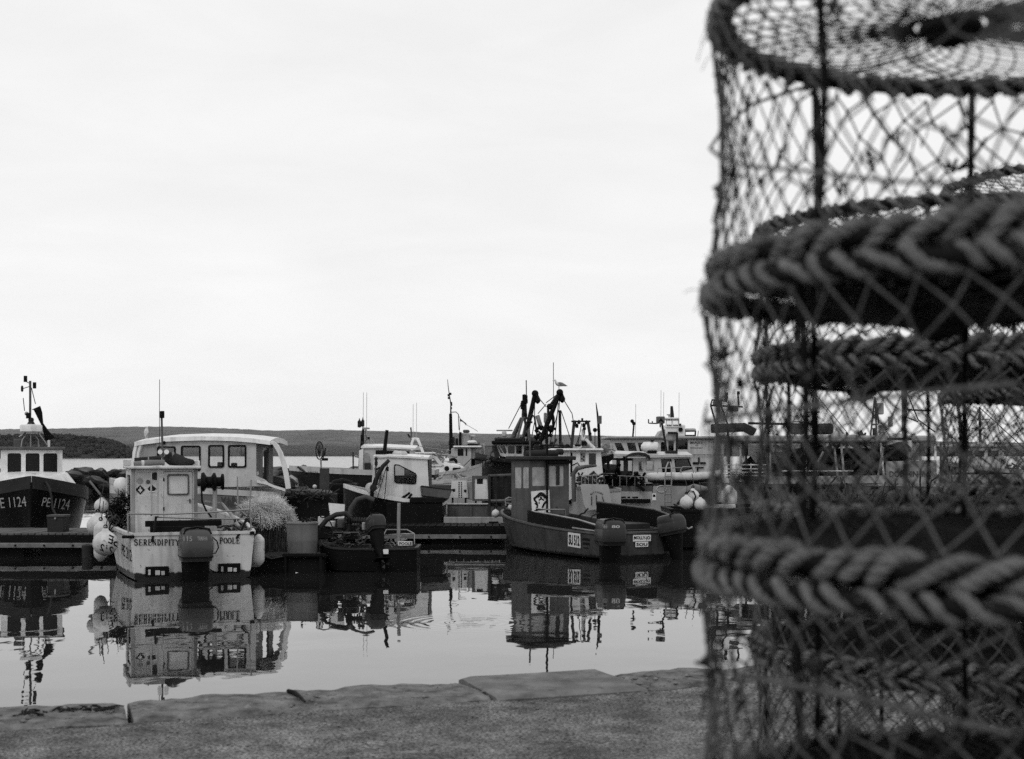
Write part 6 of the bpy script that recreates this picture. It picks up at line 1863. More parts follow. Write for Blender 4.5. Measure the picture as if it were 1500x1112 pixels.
# --- large dark trawler with derricks
def boat_trawler():
    D = 50.0
    T = Thing('trawler', 'large dark trawler with two leaning derricks, hanging blocks and a wide wheelhouse window band', 'trawler', (at(770,740,D).x, D, 0), 0)
    side_hull(T, 900, 696, 684, D, 4.2, mat('trawler_hull', .014, .4, var=.3), dgrey, .45, gh=.2)
    Y = -1.5
    T.mesh('bulwark_rail', MB().tube([T.P(697,672,1,-.4),T.P(715,674,1,-1.3),T.P(750,678,1,-1.9),T.P(800,682,1,-2.1)], .07, 6), tar)
    # wheelhouse with window band
    ws = [[(728.5,653.5),(730.5,653),(737,664),(733.5,664)], [(732,653),(739,652.8),(742.5,662),(741,665),(738.5,664.5)], rr(744,653,754,664.5,1.5), rr(756,652.8,764.5,665,1.5), rr(767.5,653.5,775,663,1.2)]
    sw = T.wall('wheelhouse_wall', offwhite, [(721,652),(727,650.5),(790,650),(790,672),(748,671),(735,668),(727,664)], ws, 1, Y, .08)
    for q in ws: T.wall('pane', glass_s, q, [], 1, Y+.03, .01, parent=sw)
    T.box('house', tar, (T.P(738,0,1,Y).x, Y+.5, 1.2), (T.P(790,0,1,Y).x, 1.5, T.P(0,652,1,Y).z), .03)
    T.wall('front_slope', dgrey, [(720,653),(727,652),(733,668),(726,672)], [], 1, Y-.02, .06)
    roof = T.pbox('roof', tar, 720,645.5,792,651,1,Y-.25,3.4,.05)
    T.pbox('roof', dgrey, 724,641,770,645.5,1,Y+.2,2.4,.05, roof)
    # radar scanner
    T.pbox('radar_scanner', lgrey, 727,629.6,751,631.6,1,-.3,.14,.02); T.pbox('radar_pedestal', offwhite, 735,631.6,742,640,1,-.5,.5,.05)
    for x0,y0,x1,y1,m in ((729,640,732,646,dgrey),(735.5,641,739,646,black),(750,639.5,755.5,646,black),(757,643,762,648,dgrey),(764,641,769,646,black)):
        T.pbox('roof_lamp', m, x0,y0,x1,y1,1,-.6,.3,.05, roof)
    # gantry: splayed legs rising to a trunk at the mast foot
    rails(T, 'gantry', mgrey, [[T.P(747,645,1,-1.0),T.P(763,613,1,-.2)],[T.P(757,645,1,-1.2),T.P(766,612,1,-.2)],[T.P(765,644,1,-1.2),T.P(770,622,1,-.4),T.P(768,612,1,-.2)],[T.P(752,645,1,1.0),T.P(764,613,1,.2)],[T.P(775,650,1,-1.2),T.P(774,612,1,-.2)],[T.P(762,613,1,0),T.P(778,613,1,0)],[T.P(763,641,1,-1.3),T.P(771,632,1,-1.0)]], .05)
    rails(T, 'gantry_pipe', dsteel, [[T.P(766,646,1,-1.3),T.P(770,627,1,-1.2),T.P(769,612,1,-1.2)],[T.P(776,613,1,-1.1),T.P(779,607,1,-1.1),T.P(783,611,1,-1.1),T.P(785,625,1,-1.1),T.P(787,640,1,-1.1),T.P(792,645,1,-1.1)],[T.P(773,617,1,-1),T.P(780,619,1,-1)]], .04)
    mast = T.tube('mast', dsteel, [T.P(768,614,1,0), T.P(768.2,595,1,0), T.P(768,580,1,0)], [.11,.09,.07], n=8)
    T.ptube('whip_aerial', dsteel, [(771.2,592),(771,570),(770.8,557)], 1, 0, .022, mast)
    for x, y in ((770.3,588),(770,582),(768,581),(766,590),(765.3,593),(765.3,596.5),(769.5,608.5),(769,611)):
        T.mesh('mast_lamp', MB().lathe([(.02,-.09),(.075,-.07),(.075,.07),(.02,.09)], T.P(x,y,1,-.1), 8), black, mast)
    # derricks
    for (x0,y0,x1,y1,v) in ((770,640,783.8,576.5,-.6), (791,648,820,575,-1.4)):
        d = T.tube('derrick', black, [T.P(x0,y0,1,v), T.P((x0*.5+x1*.5),(y0+y1)/2,1,v), T.P(x1,y1,1,v)], [.085,.095,.085], n=10)
        T.mesh('derrick_head', MB().ball(T.P(x1,y1,1,v), .13, 10, 7), black, d)
        T.mesh('hanging_block', MB().lathe([(.02,-.17),(.1,-.1),(.11,0),(.06,.1),(.02,.2)], T.P(x1+3.6,y1+8.5,1,v), 12), black, d)
        T.tube('block_strop', black, [T.P(x1,y1,1,v),T.P(x1+2.4,y1+4,1,v),T.P(x1+3.6,y1+7,1,v)], .05, d)
    T.tube('derrick_brace', dsteel, [T.P(817,578,1,-1.4),T.P(806,594,1,-1.4),T.P(803,598,1,-1.4),T.P(803,620,1,-1.4)], .055)
    T.mesh('block', MB().ball(T.P(805,595.5,1,-1.4), .11), black)
    T.tube('jib', lgrey, [T.P(787,608.5,1,-1),T.P(792,625,1,-1)], .09); T.pbox('sign_light', lgrey, 796.5,604.5,801,619,1,-1.2,.2,.03)
    T.tube('sign_light_pole', dsteel, [T.P(799,619,1,-1.1),T.P(800,650,1,-1.1)], .04)
    # hydraulic crane cluster and net drum
    litter(T, 'crane_hoses', black, (T.P(797,634,1,-1).x,-1.1,T.P(797,634,1,-1).z), (.28,.1,.28), 26, 71, .05)
    T.mesh('crane_motor', MB().ball(T.P(807,629,1,-1.3), .12), black)
    dm = T.mesh('net_drum', MB().tube([T.P(786.5,655.5,1,-1.75)+Vector((.2*math.cos(i*.4),0,.2*math.sin(i*.4))) for i in range(16)], .045, 8, True), black, smooth=70)
    mb = MB()
    for k in range(6):
        a = k*math.pi/6; c = T.P(786.5,655.5,1,-1.75); v = Vector((.2*math.cos(a),0,.2*math.sin(a))); mb.tube([c-v, c+v], .025, 5)
    T.mesh('drum_spokes', mb, dsteel, dm)
    T.pbox('winch_house', mgrey, 771,640.5,788,650,1,-.9,1.2,.05)
    T.ptube('pole', dsteel, [(820,601),(820.3,620),(821,654)], 1, -1, .06)
    T.ptube('whip_aerial', dsteel, [(811,625),(810.8,580),(810.6,531)], 1, -1, .014)
    T.mesh('hook', MB().lathe([(.01,-.25),(.05,-.15),(.06,.1),(.01,.3)], T.P(810.5,617,1,-1.4), 8), black)
    rigging(T, [((768,583),(745,628),0),((783.5,578),(783,612),-.6),((781,580),(780,612),-.6),((785,578),(800,596),-1),((820,575),(800,590),-1.4),((800,592),(788,606),-1.4),((818,580),(806,600),-1.4),((821,578),(838,606),-1.4),((818,600),(805,652),-1.4),((822,602),(838,650),-1.4),((820,576),(819,600),-1.4),((812,590),(810.5,611),-1.4),((779,640),(784,613),-.9),((776,640),(775,612),-.9),((838,606),(840,618),-1.4),((818,590),(812,652),-1.4)], .016)
    rails(T, 'deck_rail', dsteel, [[T.P(793,652,1,-1.8),T.P(826,652,1,-1.8)],[T.P(826,652,1,-1.8),T.P(827,664,1,-1.8)],[T.P(810,652,1,-1.8),T.P(810,664,1,-1.8)]], .03)
    litter(T, 'deck_gear', dgrey, (T.P(806,662,1,-1.5).x,-1.5,T.P(806,662,1,-1).z), (.5,.3,.2), 60, 72, .05)
    litter(T, 'fore_gear', mgrey, (T.P(735,672,1,-1.5).x,-1.2,T.P(735,672,1,-1).z), (.6,.2,.08), 24, 73, .05)
    gull(T.M @ (T.P(818.5,572.5,1,-1.4)), .42, 20, 'gull perched on the higher derrick head of the dark trawler')
boat_trawler()
# --- white wheelhouse boat with gantry bar
def boat_gantry():
    D = 39.0
    T = Thing('fishing_boat', 'white wheelhouse boat with a lamp hung gantry bar and arched lettering on its stern board', 'fishing boat', (at(860,770,D).x, D, 0), 0)
    side_hull(T, 905, 812, 716, D, 2.6, mat('gantry_boat_hull', .40, .4, var=.1), lgrey, .2, gh=.08)
    Y = -1.1
    sw = T.wall('side_wall', white, [(811,660),(880,660),(884,704),(830,735),(816,735)], [[(835.5,663),(838.5,663),(838.5,698),(835.5,698)], rr(850,663,857.5,677,.8), rr(862.5,664,873,680.5,.8)], 1, Y, .07)
    T.wall('doorway', black, [(835.5,663),(838.5,663),(838.5,698),(835.5,698)], [], 1, Y+.04, .02, parent=sw)
    pp = T.wall('pane', lgrey, rr(850,663,857.5,677,.8), [], 1, Y+.03, .01, parent=sw)
    for x,y in ((852,666),(855,669),(852.5,672),(855,674)): T.wall('window_sticker', dgrey, rr(x-1,y-1.2,x+1,y+1.2,.3,1), [], 1, Y+.022, .004, parent=sw)
    T.wall('pane', glass_s, rr(862.5,664,873,680.5,.8), [], 1, Y+.03, .01, parent=sw)
    p, q = T.P(811,660,1,Y), T.P(880,735,1,Y)
    T.box('house', offwhite, (p.x+.02, Y+.3, .8), (q.x-.1, 1.0, p.z-.03), .03)
    roof = T.pbox('roof', white, 806,657,884,660.5,1,Y-.15,2.4,.03)
    T.pbox('roof_hatch', white, 840,652,852,656.5,1,-.8,.5,.03, roof)
    T.pbox('roof_hatch', black, 842,651,851,654,1,-.85,.04,.01, roof)
    T.mesh('dome', MB().lathe([(.08,0),(.085,.04),(.05,.08),(.01,.09)], T.P(831,655,1,-.7), 14), black, roof)
    g = rails(T, 'gantry', dsteel, [[T.P(841,618,1,-.6),T.P(837,656,1,-.9)],[T.P(861,618,1,-.6),T.P(865.5,645,1,-.9)]], .045)
    T.pbox('gantry_bar', dsteel, 837,616,865,618.5,1,-.65,.10,.01, g)
    T.pbox('gantry_lamp', black, 851.5,612.5,854.5,616,1,-.65,.1,.01, g)
    for x, y in ((845,624),(855,623),(848,618.5),(842,619),(859,619)):
        T.mesh('gantry_lamp', MB().lathe([(.01,-.06),(.045,-.05),(.05,.03),(.01,.07)], T.P(x,y,1,-.6), 8), black, g)
    T.mesh('floodlight', MB().lathe([(.01,-.04),(.08,-.04),(.03,.05)], T.P(864,635.5,1,-.8), 12, 'x'), black, g)
    T.pbox('radar_mast', white, 852,628,857.5,645,1,-.4,.2,.03); T.pbox('mast_lamp', black, 854,626,858.5,630,1,-.5,.1,.01); T.pbox('mast_base', black, 852,646,860,653,1,-.4,.3,.02)
    T.tube('stay_arm', white, [T.P(858,643,1,-.7),T.P(864,650,1,-.7),T.P(871,656.5,1,-.7)], .045)
    rigging(T, [((848,640),(843,655),-.6),((852,620),(846,655),-.6),((858,619),(855,640),-.6)], .012)
    # signal mast beside
    m2 = T.tube('signal_mast', black, [T.P(878,656,1,.3),T.P(877,625,1,.3),T.P(875,605,1,.3),T.P(873,590,1,.3)], [.05,.045,.03,.012])
    T.pbox('lamp_stack', mgrey, 875.5,609,881.5,621,1,.2,.12,.015, m2)
    for y in (624,629): T.pbox('lamp', black, 875,y-2,879,y+2,1,.2,.1,.01, m2)
    T.mesh('signal_ball', MB().ball(T.P(871.5,630,1,.2), .065), black, m2)
    T.tube('ball_staff', dsteel, [T.P(871.5,632,1,.2),T.P(871.5,655,1,.2)], .012, m2)
    # crank davit
    T.mesh('davit', MB().tube([T.P(841,735,1,-1.5),T.P(840,705,1,-1.5),T.P(840,694,1,-1.5),T.P(846,686,1,-1.5),T.P(858,683.5,1,-1.5),T.P(874,682,1,-1.5)], [.06,.06,.065,.065,.05,.035], 8), mgrey, smooth=60)
    T.tube('deck_pipe', dsteel, [T.P(838,682,1,-1.2),T.P(846,678,1,-1.2),T.P(849,683,1,-1.2)], .02)
    T.pbox('dark_well', black, 832,700,850,738,1,-.95,.3)
    # pale stern board with arched lettering
    sb = T.wall('stern_board', mat('stern_board_paint', .36, .5, var=.12, streak=.2), [(850,711),(853,709),(890,709.8),(892,714),(897,743),(860,748),(855,738)], [], 1, -1.75, .06)
    word = 'MAYTHORN'
    for i, ch in enumerate(word):
        a = R(150-120*i/(len(word)-1)); cx, cy = 874+9.5*math.cos(a), 727-5.8*math.sin(a)
        tm = text_mesh(ch, bold=.02)
        rot = a-R(90)
        c = T.P(cx, cy, 1, -1.756); hh = .055
        for v in tm.vertices:
            x, y = (v.co.x-.5)*hh*.7, (v.co.y-.5)*hh
            v.co = c + Vector((x*math.cos(rot)-y*math.sin(rot), 0, x*math.sin(rot)+y*math.cos(rot)))
        link('lettering', tm, mat('grey_lettering', .06, .6), sb)
    rails(T, 'board_bracket', dgrey, [[T.P(866.5,727,1,-1.78),T.P(866.5,740,1,-1.78)],[T.P(873.5,725,1,-1.78),T.P(873.5,740,1,-1.78)],[T.P(882,727,1,-1.78),T.P(884,733,1,-1.78),T.P(884,741,1,-1.78)]], .012)
    rails(T, 'stern_rail', steel, [[T.P(x,709,1,-1.7),T.P(x,697,1,-1.7)] for x in (852,857,862,868,874)] + [[T.P(848,697,1,-1.7),T.P(880,696,1,-1.7)]], .014)
    litter(T, 'deck_gear', dgrey, (T.P(862,702,1,-1).x,-1.2,T.P(862,702,1,-1).z), (.35,.3,.12), 40, 81, .03)
boat_gantry()
# --- launch with dark canopy and wheelhouse
def boat_canopy():
    D = 41.0
    T = Thing('workboat', 'pale launch with dark arched canopy aft and a wheelhouse with large dark front windows', 'launch', (at(950,770,D).x, D, 0), 0)
    hm = mat('canopy_launch_hull', .42, .4, var=.1, streak=.15)
    side_hull(T, 885, 1050, 713, D, 2.8, hm, mgrey, .12, bow_left=False, gh=.14)
    Y = -1.15
    w = [rr(935.5,675,942,690.5,.8), rr(946.5,674.5,958,688.5,.8), [(968.5,672.5),(983.5,672.5),(984,693),(970.5,693)], [(988,672.5),(1009,672),(1014.5,686.5),(990,692.5)]]
    sw = T.wall('side_wall', mat('launch_cabin', .44, .4, var=.1), [(927,671),(1011,669.5),(1017,690),(1017,706),(927,706)], w, 1, Y, .07)
    for i, q in enumerate(w):
        T.wall('window_frame', (lgrey if i < 2 else black), q, [[(c[0]+(sum(p[0] for p in q)/len(q)-c[0])*.14, c[1]+(sum(p[1] for p in q)/len(q)-c[1])*.14) for c in q]], 1, Y-.02, .03, parent=sw)
        T.wall('pane', glass_s if i > 1 else glass, q, [], 1, Y+.03, .01, parent=sw)
    T.wall('far_wall', lgrey, [(927,671),(1011,669.5),(1017,690),(1017,706),(927,706)], [rr(940,674,960,688,1)], 1, 1.1, .07)
    T.box('cabin_inside', dgrey, (T.P(965,0,1,Y).x, -.2, 1.2), (T.P(1005,0,1,Y).x, .6, T.P(0,680,1,Y).z), .05)
    secs = [[Vector((p.x,Y-.1,p.z)), Vector((p.x,Y-.1,p.z+.07)), Vector((p.x,0,p.z+.17)), Vector((p.x,1.25,p.z+.07)), Vector((p.x,1.25,p.z))] for p in (T.P(898,668,1,Y), T.P(940,669.5,1,Y), T.P(1014,670,1,Y))]
    roof = T.mesh('roof', MB().loft(secs), offwhite)
    # canopy: two dark arched hoods
    arc = [(885+8*i/2, 666-3.5*math.sin(math.pi*i/8)) for i in range(9)]
    hood = []
    for x, y in ((916,669),(921,665.5),(929,663),(937,662.3),(945,663.5),(951,667),(953,671)):
        p = T.P(x,y,1,Y-.25); hood.append([p, p+Vector((0,.9,0)), p+Vector((0,.9,-.07)), p+Vector((0,0,-.07))])
    T.mesh('canopy_hood', MB().loft(hood), dgrey, smooth=60)
    hood = []
    for x, y in ((861,664.5),(868,668),(880,669),(893,667),(899,664.5)):
        p = T.P(x,y,1,Y-.4); hood.append([p, p+Vector((0,1.6,0)), p+Vector((0,1.6,-.14)), p+Vector((0,0,-.14-.12*math.sin((x-861)/38*math.pi)))])
    T.mesh('canopy_hood', MB().loft(hood), black, smooth=60)
    T.wall('aft_shelter', dgrey, [(878,671),(928,671),(928,708),(878,708)], [rr(884,675,889,690,.6), rr(893,674,903,688,.8), rr(908.5,675,913.5,690,.6), rr(920,675,927.5,693,.6)], 1, Y+.1, .06)
    T.wall('shelter_far_side', mgrey, [(878,671),(928,671),(928,708),(878,708)], [rr(880,674,926,690,1)], 1, 1.0, .06)
    T.box('shelter_bench', tar, (T.P(880,0,1,Y).x,-.5,1.2), (T.P(927,0,1,Y).x,.5,T.P(0,694,1,Y).z), .05)
    litter(T, 'roof_gear', lgrey, (T.P(881,659,1,-.8).x,-.9,T.P(881,659,1,-.8).z), (.3,.3,.06), 30, 91, .03)
    a, b = T.P(943,655,1,-.6), T.P(963,655,1,-.6)
    T.mesh('life_raft', MB().tube([a-Vector((.08,0,0)), a, a*.5+b*.5, b, b+Vector((.06,0,0))], [.06,.155,.165,.155,.06], 16), white, roof, smooth=50)
    T.pbox('raft_cradle', black, 949,660,962,665,1,-.8,.5,.02, roof)
    T.pbox('raft_clasp', black, 953,644.5,958,647,1,-.7,.12,.02, roof)
    # framed mast with radar reflector box
    m_ = rails(T, 'mast_frame', dsteel, [[T.P(969.5,620,1,-.7),T.P(974,645,1,-.7),T.P(977,665,1,-.7)],[T.P(992,634,1,-.7),T.P(991,665,1,-.7)],[T.P(978,634,1,-.7),T.P(992,634,1,-.7)]], .035)
    T.pbox('reflector_box', mat('reflector_box', .10, .6), 962.5,610,974,620.5,1,-.8,.3,.02, m_)
    mb = MB()
    T.wall('reflector_mark', black, [(963,620),(968.3,612),(973.5,620),(968.3,616.5)], [], 1, -.81, .008, parent=m_)
    rails(T, 'mast_arm', dsteel, [[T.P(963,620.5,1,-.7),T.P(950,620,1,-.7)],[T.P(950,620,1,-.7),T.P(950,614,1,-.7)],[T.P(955.5,620,1,-.7),T.P(955.5,617,1,-.7)],[T.P(967,621,1,-.7),T.P(967,626,1,-.7)]], .02, m_)
    T.pbox('electronics_box', lgrey, 976,635,991,645,1,-.65,.2,.02, m_)
    T.pbox('winch', dsteel, 976,660,992,666,1,-.8,.5,.04, roof)
    T.ptube('lamp_mast', dsteel, [(927,640),(928.5,622),(929,619)], 1, 1.2, .03); T.mesh('mast_lamp', MB().ball(T.P(926,617,1,1.2), .06), black); T.mesh('mast_lamp', MB().ball(T.P(928.5,620.5,1,1.2), .06), black)
    rails(T, 'side_rail', steel, [[T.P(855,695,1,-1.5),T.P(955,699,1,-1.5)]] + [[T.P(x,697,1,-1.5),T.P(x,712,1,-1.5)] for x in (885,897,908,918,930,945)] + [[T.P(875,698,1,-1.4),T.P(878,693,1,-1.4),T.P(900,694,1,-1.4),T.P(905,700,1,-1.4)],[T.P(922,702,1,-1.4),T.P(928,694,1,-1.4),T.P(945,693,1,-1.4),T.P(949,700,1,-1.4)]], .013)
    litter(T, 'deck_gear', black, (T.P(905,704,1,-1.2).x,-1.2,T.P(905,703,1,-1).z), (.8,.2,.12), 50, 92, .045)
    T.pbox('rub_strip', black, 900,731,953,737,1,-1.5,.06,.01)
    for x0, x1 in ((907,917),(919,923),(926,935)): T.pbox('worn_mark', ink, x0,727.5,x1,730,1,-1.47,.01,.001)
boat_canopy()
# --- passenger vessel behind
def boat_passenger():
    D = 62.0
    T = Thing('passenger_vessel', 'tall white passenger vessel with raked saloon windows and an upper bridge under a radar post', 'passenger boat', (at(970,740,D).x, D, 0), 0)
    side_hull(T, 1130, 880, 702, D, 5, mat('vessel_hull', .46, .4, var=.06), offwhite, .4, gh=.2)
    Y = -2.0
    ws = [[(900,649),(910,649),(917,664),(906,664)], [(918,648.5),(930,648.5),(934,664),(922,664)], [(934,648.5),(946,648.5),(949,664),(938,664)], rr(954,649,962,664,.8), rr(968,648,976,664,.6), rr(979,646,987,664,.6), rr(993,644.5,1007.5,658.5,.6)]
    sw = T.wall('saloon_wall', offwhite, [(893,645),(896,643),(1060,640),(1060,700),(900,700)], ws, 1, Y, .1)
    for q in ws: T.wall('pane', glass_s, q, [], 1, Y+.04, .01, parent=sw)
    T.box('saloon', lgrey, (T.P(935,0,1,Y).x, Y+1.2, 1.0), (T.P(1058,0,1,Y).x, 2.0, T.P(0,644,1,Y).z), .03)
    T.pbox('upper_deck', lgrey, 890,639,1062,643,1,Y-.2,4.4,.04)
    T.wall('bridge_fairing', lgrey, [(963,640),(968,632),(975,628.5),(992,628.5),(992,640)], [], 1, Y+.3, 1.4)
    T.pbox('bridge', white, 975,622,1004,640,1,Y+.1,1.8,.06)
    T.mesh('porthole', MB().lathe([(.01,-.03),(.1,-.03),(.1,.03)], T.P(997,629.5,1,Y+.06), 14, 'y'), black)
    bw_ = [rr(977,616.5,984,624.5,.5), rr(986,616.5,993.5,624.5,.5)]
    br = T.wall('bridge_window_wall', white, [(975.5,614),(995,614),(996,626),(975,626)], bw_, 1, Y+.05, .1)
    for q in bw_: T.wall('pane', glass, q, [], 1, Y+.08, .01, parent=br)
    T.pbox('bridge_roof', white, 974.5,611.5,995.5,614.5,1,Y-.05,1.6,.04)
    T.tube('funnel_mast', dsteel, [T.P(984.5,612,1,-1),T.P(984.3,604,1,-1),T.P(983.8,595,1,-1)], [.10,.08,.06], n=8)
    T.pbox('radar_scanner', mgrey, 977,607,983,608.4,1,-1.2,.1,.01); T.tube('radar_post', lgrey, [T.P(980,608,1,-1.1),T.P(980,612,1,-1.1)], .03)
    T.pbox('side_lamp', black, 995,620.5,998,623.5,1,Y,.1,.01)
    T.wall('locker_frame', dsteel, [(1002,632),(1020,631),(1019.5,640),(1002,640)], [[(1004.5,633),(1018,632.5),(1017.5,637),(1004.5,637)]], 1, Y+.4, .1)
    T.pbox('deck_locker', lgrey, 1004,627.5,1020,632.5,1,Y+.4,.6,.08)
    rails(T, 'deck_rail', steel, [[T.P(1022,640,1,Y),T.P(1023,631,1,Y)],[T.P(1005,666,1,Y-.1),T.P(1060,666,1,Y-.1)]], .02)
    for i, (s_, y0, y1) in enumerate((('MAID', 647, 650.5), ('OF', 651.5, 653.3), ('POOLE BAY', 655, 657.5))):
        T.text('lettering', mgrey, text_mesh(s_, bold=.02), (1011,1018,1011)[i], y0, (1029,1023,1030)[i], y1, 1, Y-.006, parent=sw)
    for x0,y0,x1,y1 in ((1015,677,1024,680),(1026,677,1034,679.5),(1019,684,1031,685.5),(1023,670,1025,677),(1021,684,1023,691)):
        T.pbox('hull_fitting', black, x0,y0,x1,y1,1,Y-.08,.07,.01)
    aerials(T, [(931,639,592,0),(968,628,572,0),(972,612,575,0),(994.5,612,575,0)], 1, .011, m=offwhite)
boat_passenger()
# --- white inflatable with ladder, pale side panel and fenders
def boat_rib():
    D = 35.0
    T = Thing('inflatable_boat', 'white inflatable tender with a black underside band and tubular ladder against its side', 'inflatable boat', (at(1000,760,D).x, D, 0), 0)
    Y = -.7
    p0, p1 = T.P(957,699,1,Y), T.P(1060,699,1,Y)
    tb = [Vector((p0.x-.02,0,p0.z)), Vector((p0.x+.05,Y*.6,p0.z)), Vector((p0.x+.25,Y,p0.z)), Vector((p0.x*.4+p1.x*.6,Y,p0.z)), Vector((p1.x-.2,Y*.7,p0.z+.04)), Vector((p1.x,0,p0.z+.1)), Vector((p1.x-.2,-Y*.7,p0.z+.04)), Vector((p0.x*.4+p1.x*.6,-Y,p0.z)), Vector((p0.x+.25,-Y,p0.z)), Vector((p0.x+.05,-Y*.6,p0.z))]
    T.mesh('tube', MB().tube(tb, [.10,.10,.105,.105,.09,.08,.09,.105,.105,.10], 14, True), offwhite, smooth=70)
    T.mesh('rubbing_band', MB().tube([v+Vector((0,-.03 if v.y < 0 else .03,-.10)) for v in tb], .055, 8, True), black, smooth=70)
    T.box('floor', dgrey, (p0.x+.1,Y+.1,.3), (p1.x-.3,-Y-.1,p0.z-.15), .03)
    T.wall('side_panel', mat('side_panel_paint', .26, .5, var=.12, streak=.1), [(957,712),(1016,712),(1014,752),(954,752)], [], 1, Y-.02, .05)
    rg = [(969+7*math.cos(a), 716.5+5*math.sin(a)) for a in [i*2*math.pi/20 for i in range(20)]]
    T.tube('painted_loop', offwhite, [T.P(x,y,1,Y-.03) for x,y in rg], .012, closed=True)
    T.wall('plate', print_w, rr(955.5,723,961,733,.3,1), [], 1, Y-.035, .01); T.wall('plate_mark', black, rr(956.5,724.5,960,728,.2,1), [], 1, Y-.041, .004)
    ld = rails(T, 'ladder', steel, [[T.P(974,752,1,Y-.2),T.P(974,700,1,Y-.25),T.P(976,684,1,Y-.25),T.P(979,677,1,Y-.1)],[T.P(983.5,752,1,Y-.2),T.P(983.5,700,1,Y-.25),T.P(983.5,684,1,Y-.25),T.P(982,677,1,Y-.1)]] + [[T.P(974,y,1,Y-.22),T.P(983.5,y,1,Y-.22)] for y in (686,698,711.5,724,735,744)], .017)
    rails(T, 'deck_rail', steel, [[T.P(963,693,1,-.5),T.P(964,686,1,-.5),T.P(998,685,1,-.5),T.P(998,693,1,-.5)],[T.P(997,693,1,-.5),T.P(997,688,1,-.5),T.P(1000,684,1,-.5),T.P(1014,684,1,-.5),T.P(1016,693,1,-.5)],[T.P(1019,694,1,-.5),T.P(1020,685,1,-.5)]], .014)
boat_rib()
def black_boat():
    D = 31.5
    T = Thing('workboat', 'black sided workboat with tarpaulin edge carrying the pile of white ball fenders', 'workboat', (at(1030,790,D).x, D, 0), 0)
    side_hull(T, 975, 1130, 745, D, 2.2, navy, black, .1, bow_left=False, gh=.06)
    T.mesh('tarpaulin', MB().tube([T.P(989,740,1,-.6), T.P(996,730,1,-.5), T.P(1006,722,1,-.4), T.P(1018,716,1,-.4), T.P(1035,716,1,-.3)], [.05,.12,.14,.12,.05], 10), canvas_l, smooth=70)
    T.tube('lacing', black, [T.P(992,738,1,-.75),T.P(999,731,1,-.75),T.P(1010,719,1,-.72),T.P(1016,720,1,-.75),T.P(1019,727,1,-.75),T.P(1017,733,1,-.75)], .018)
    T.pbox('white_coaming', offwhite, 1020,739,1078,745,1,-.9,.06,.02)
    T.pbox('net_bin', dgrey, 1040,747,1075,775,1,-1.15,.1,.02)
black_boat()
fender(1005.5, 736.5, 30.6, .155, 'white ball fender lowest in the pile beside the tubular ladder')
fender(1015, 727, 30.9, .155, 'white ball fender with a dark lacing round it atop the pile by the tubular ladder')
fender(1026, 739, 30.5, .14, 'white ball fender in the pile half hidden by the net trap stack')
fender(1068, 729, 31.2, .19, 'large pale fender seen through the net traps beside the long ferry', 'long_fender', long=.2, cat='fender')

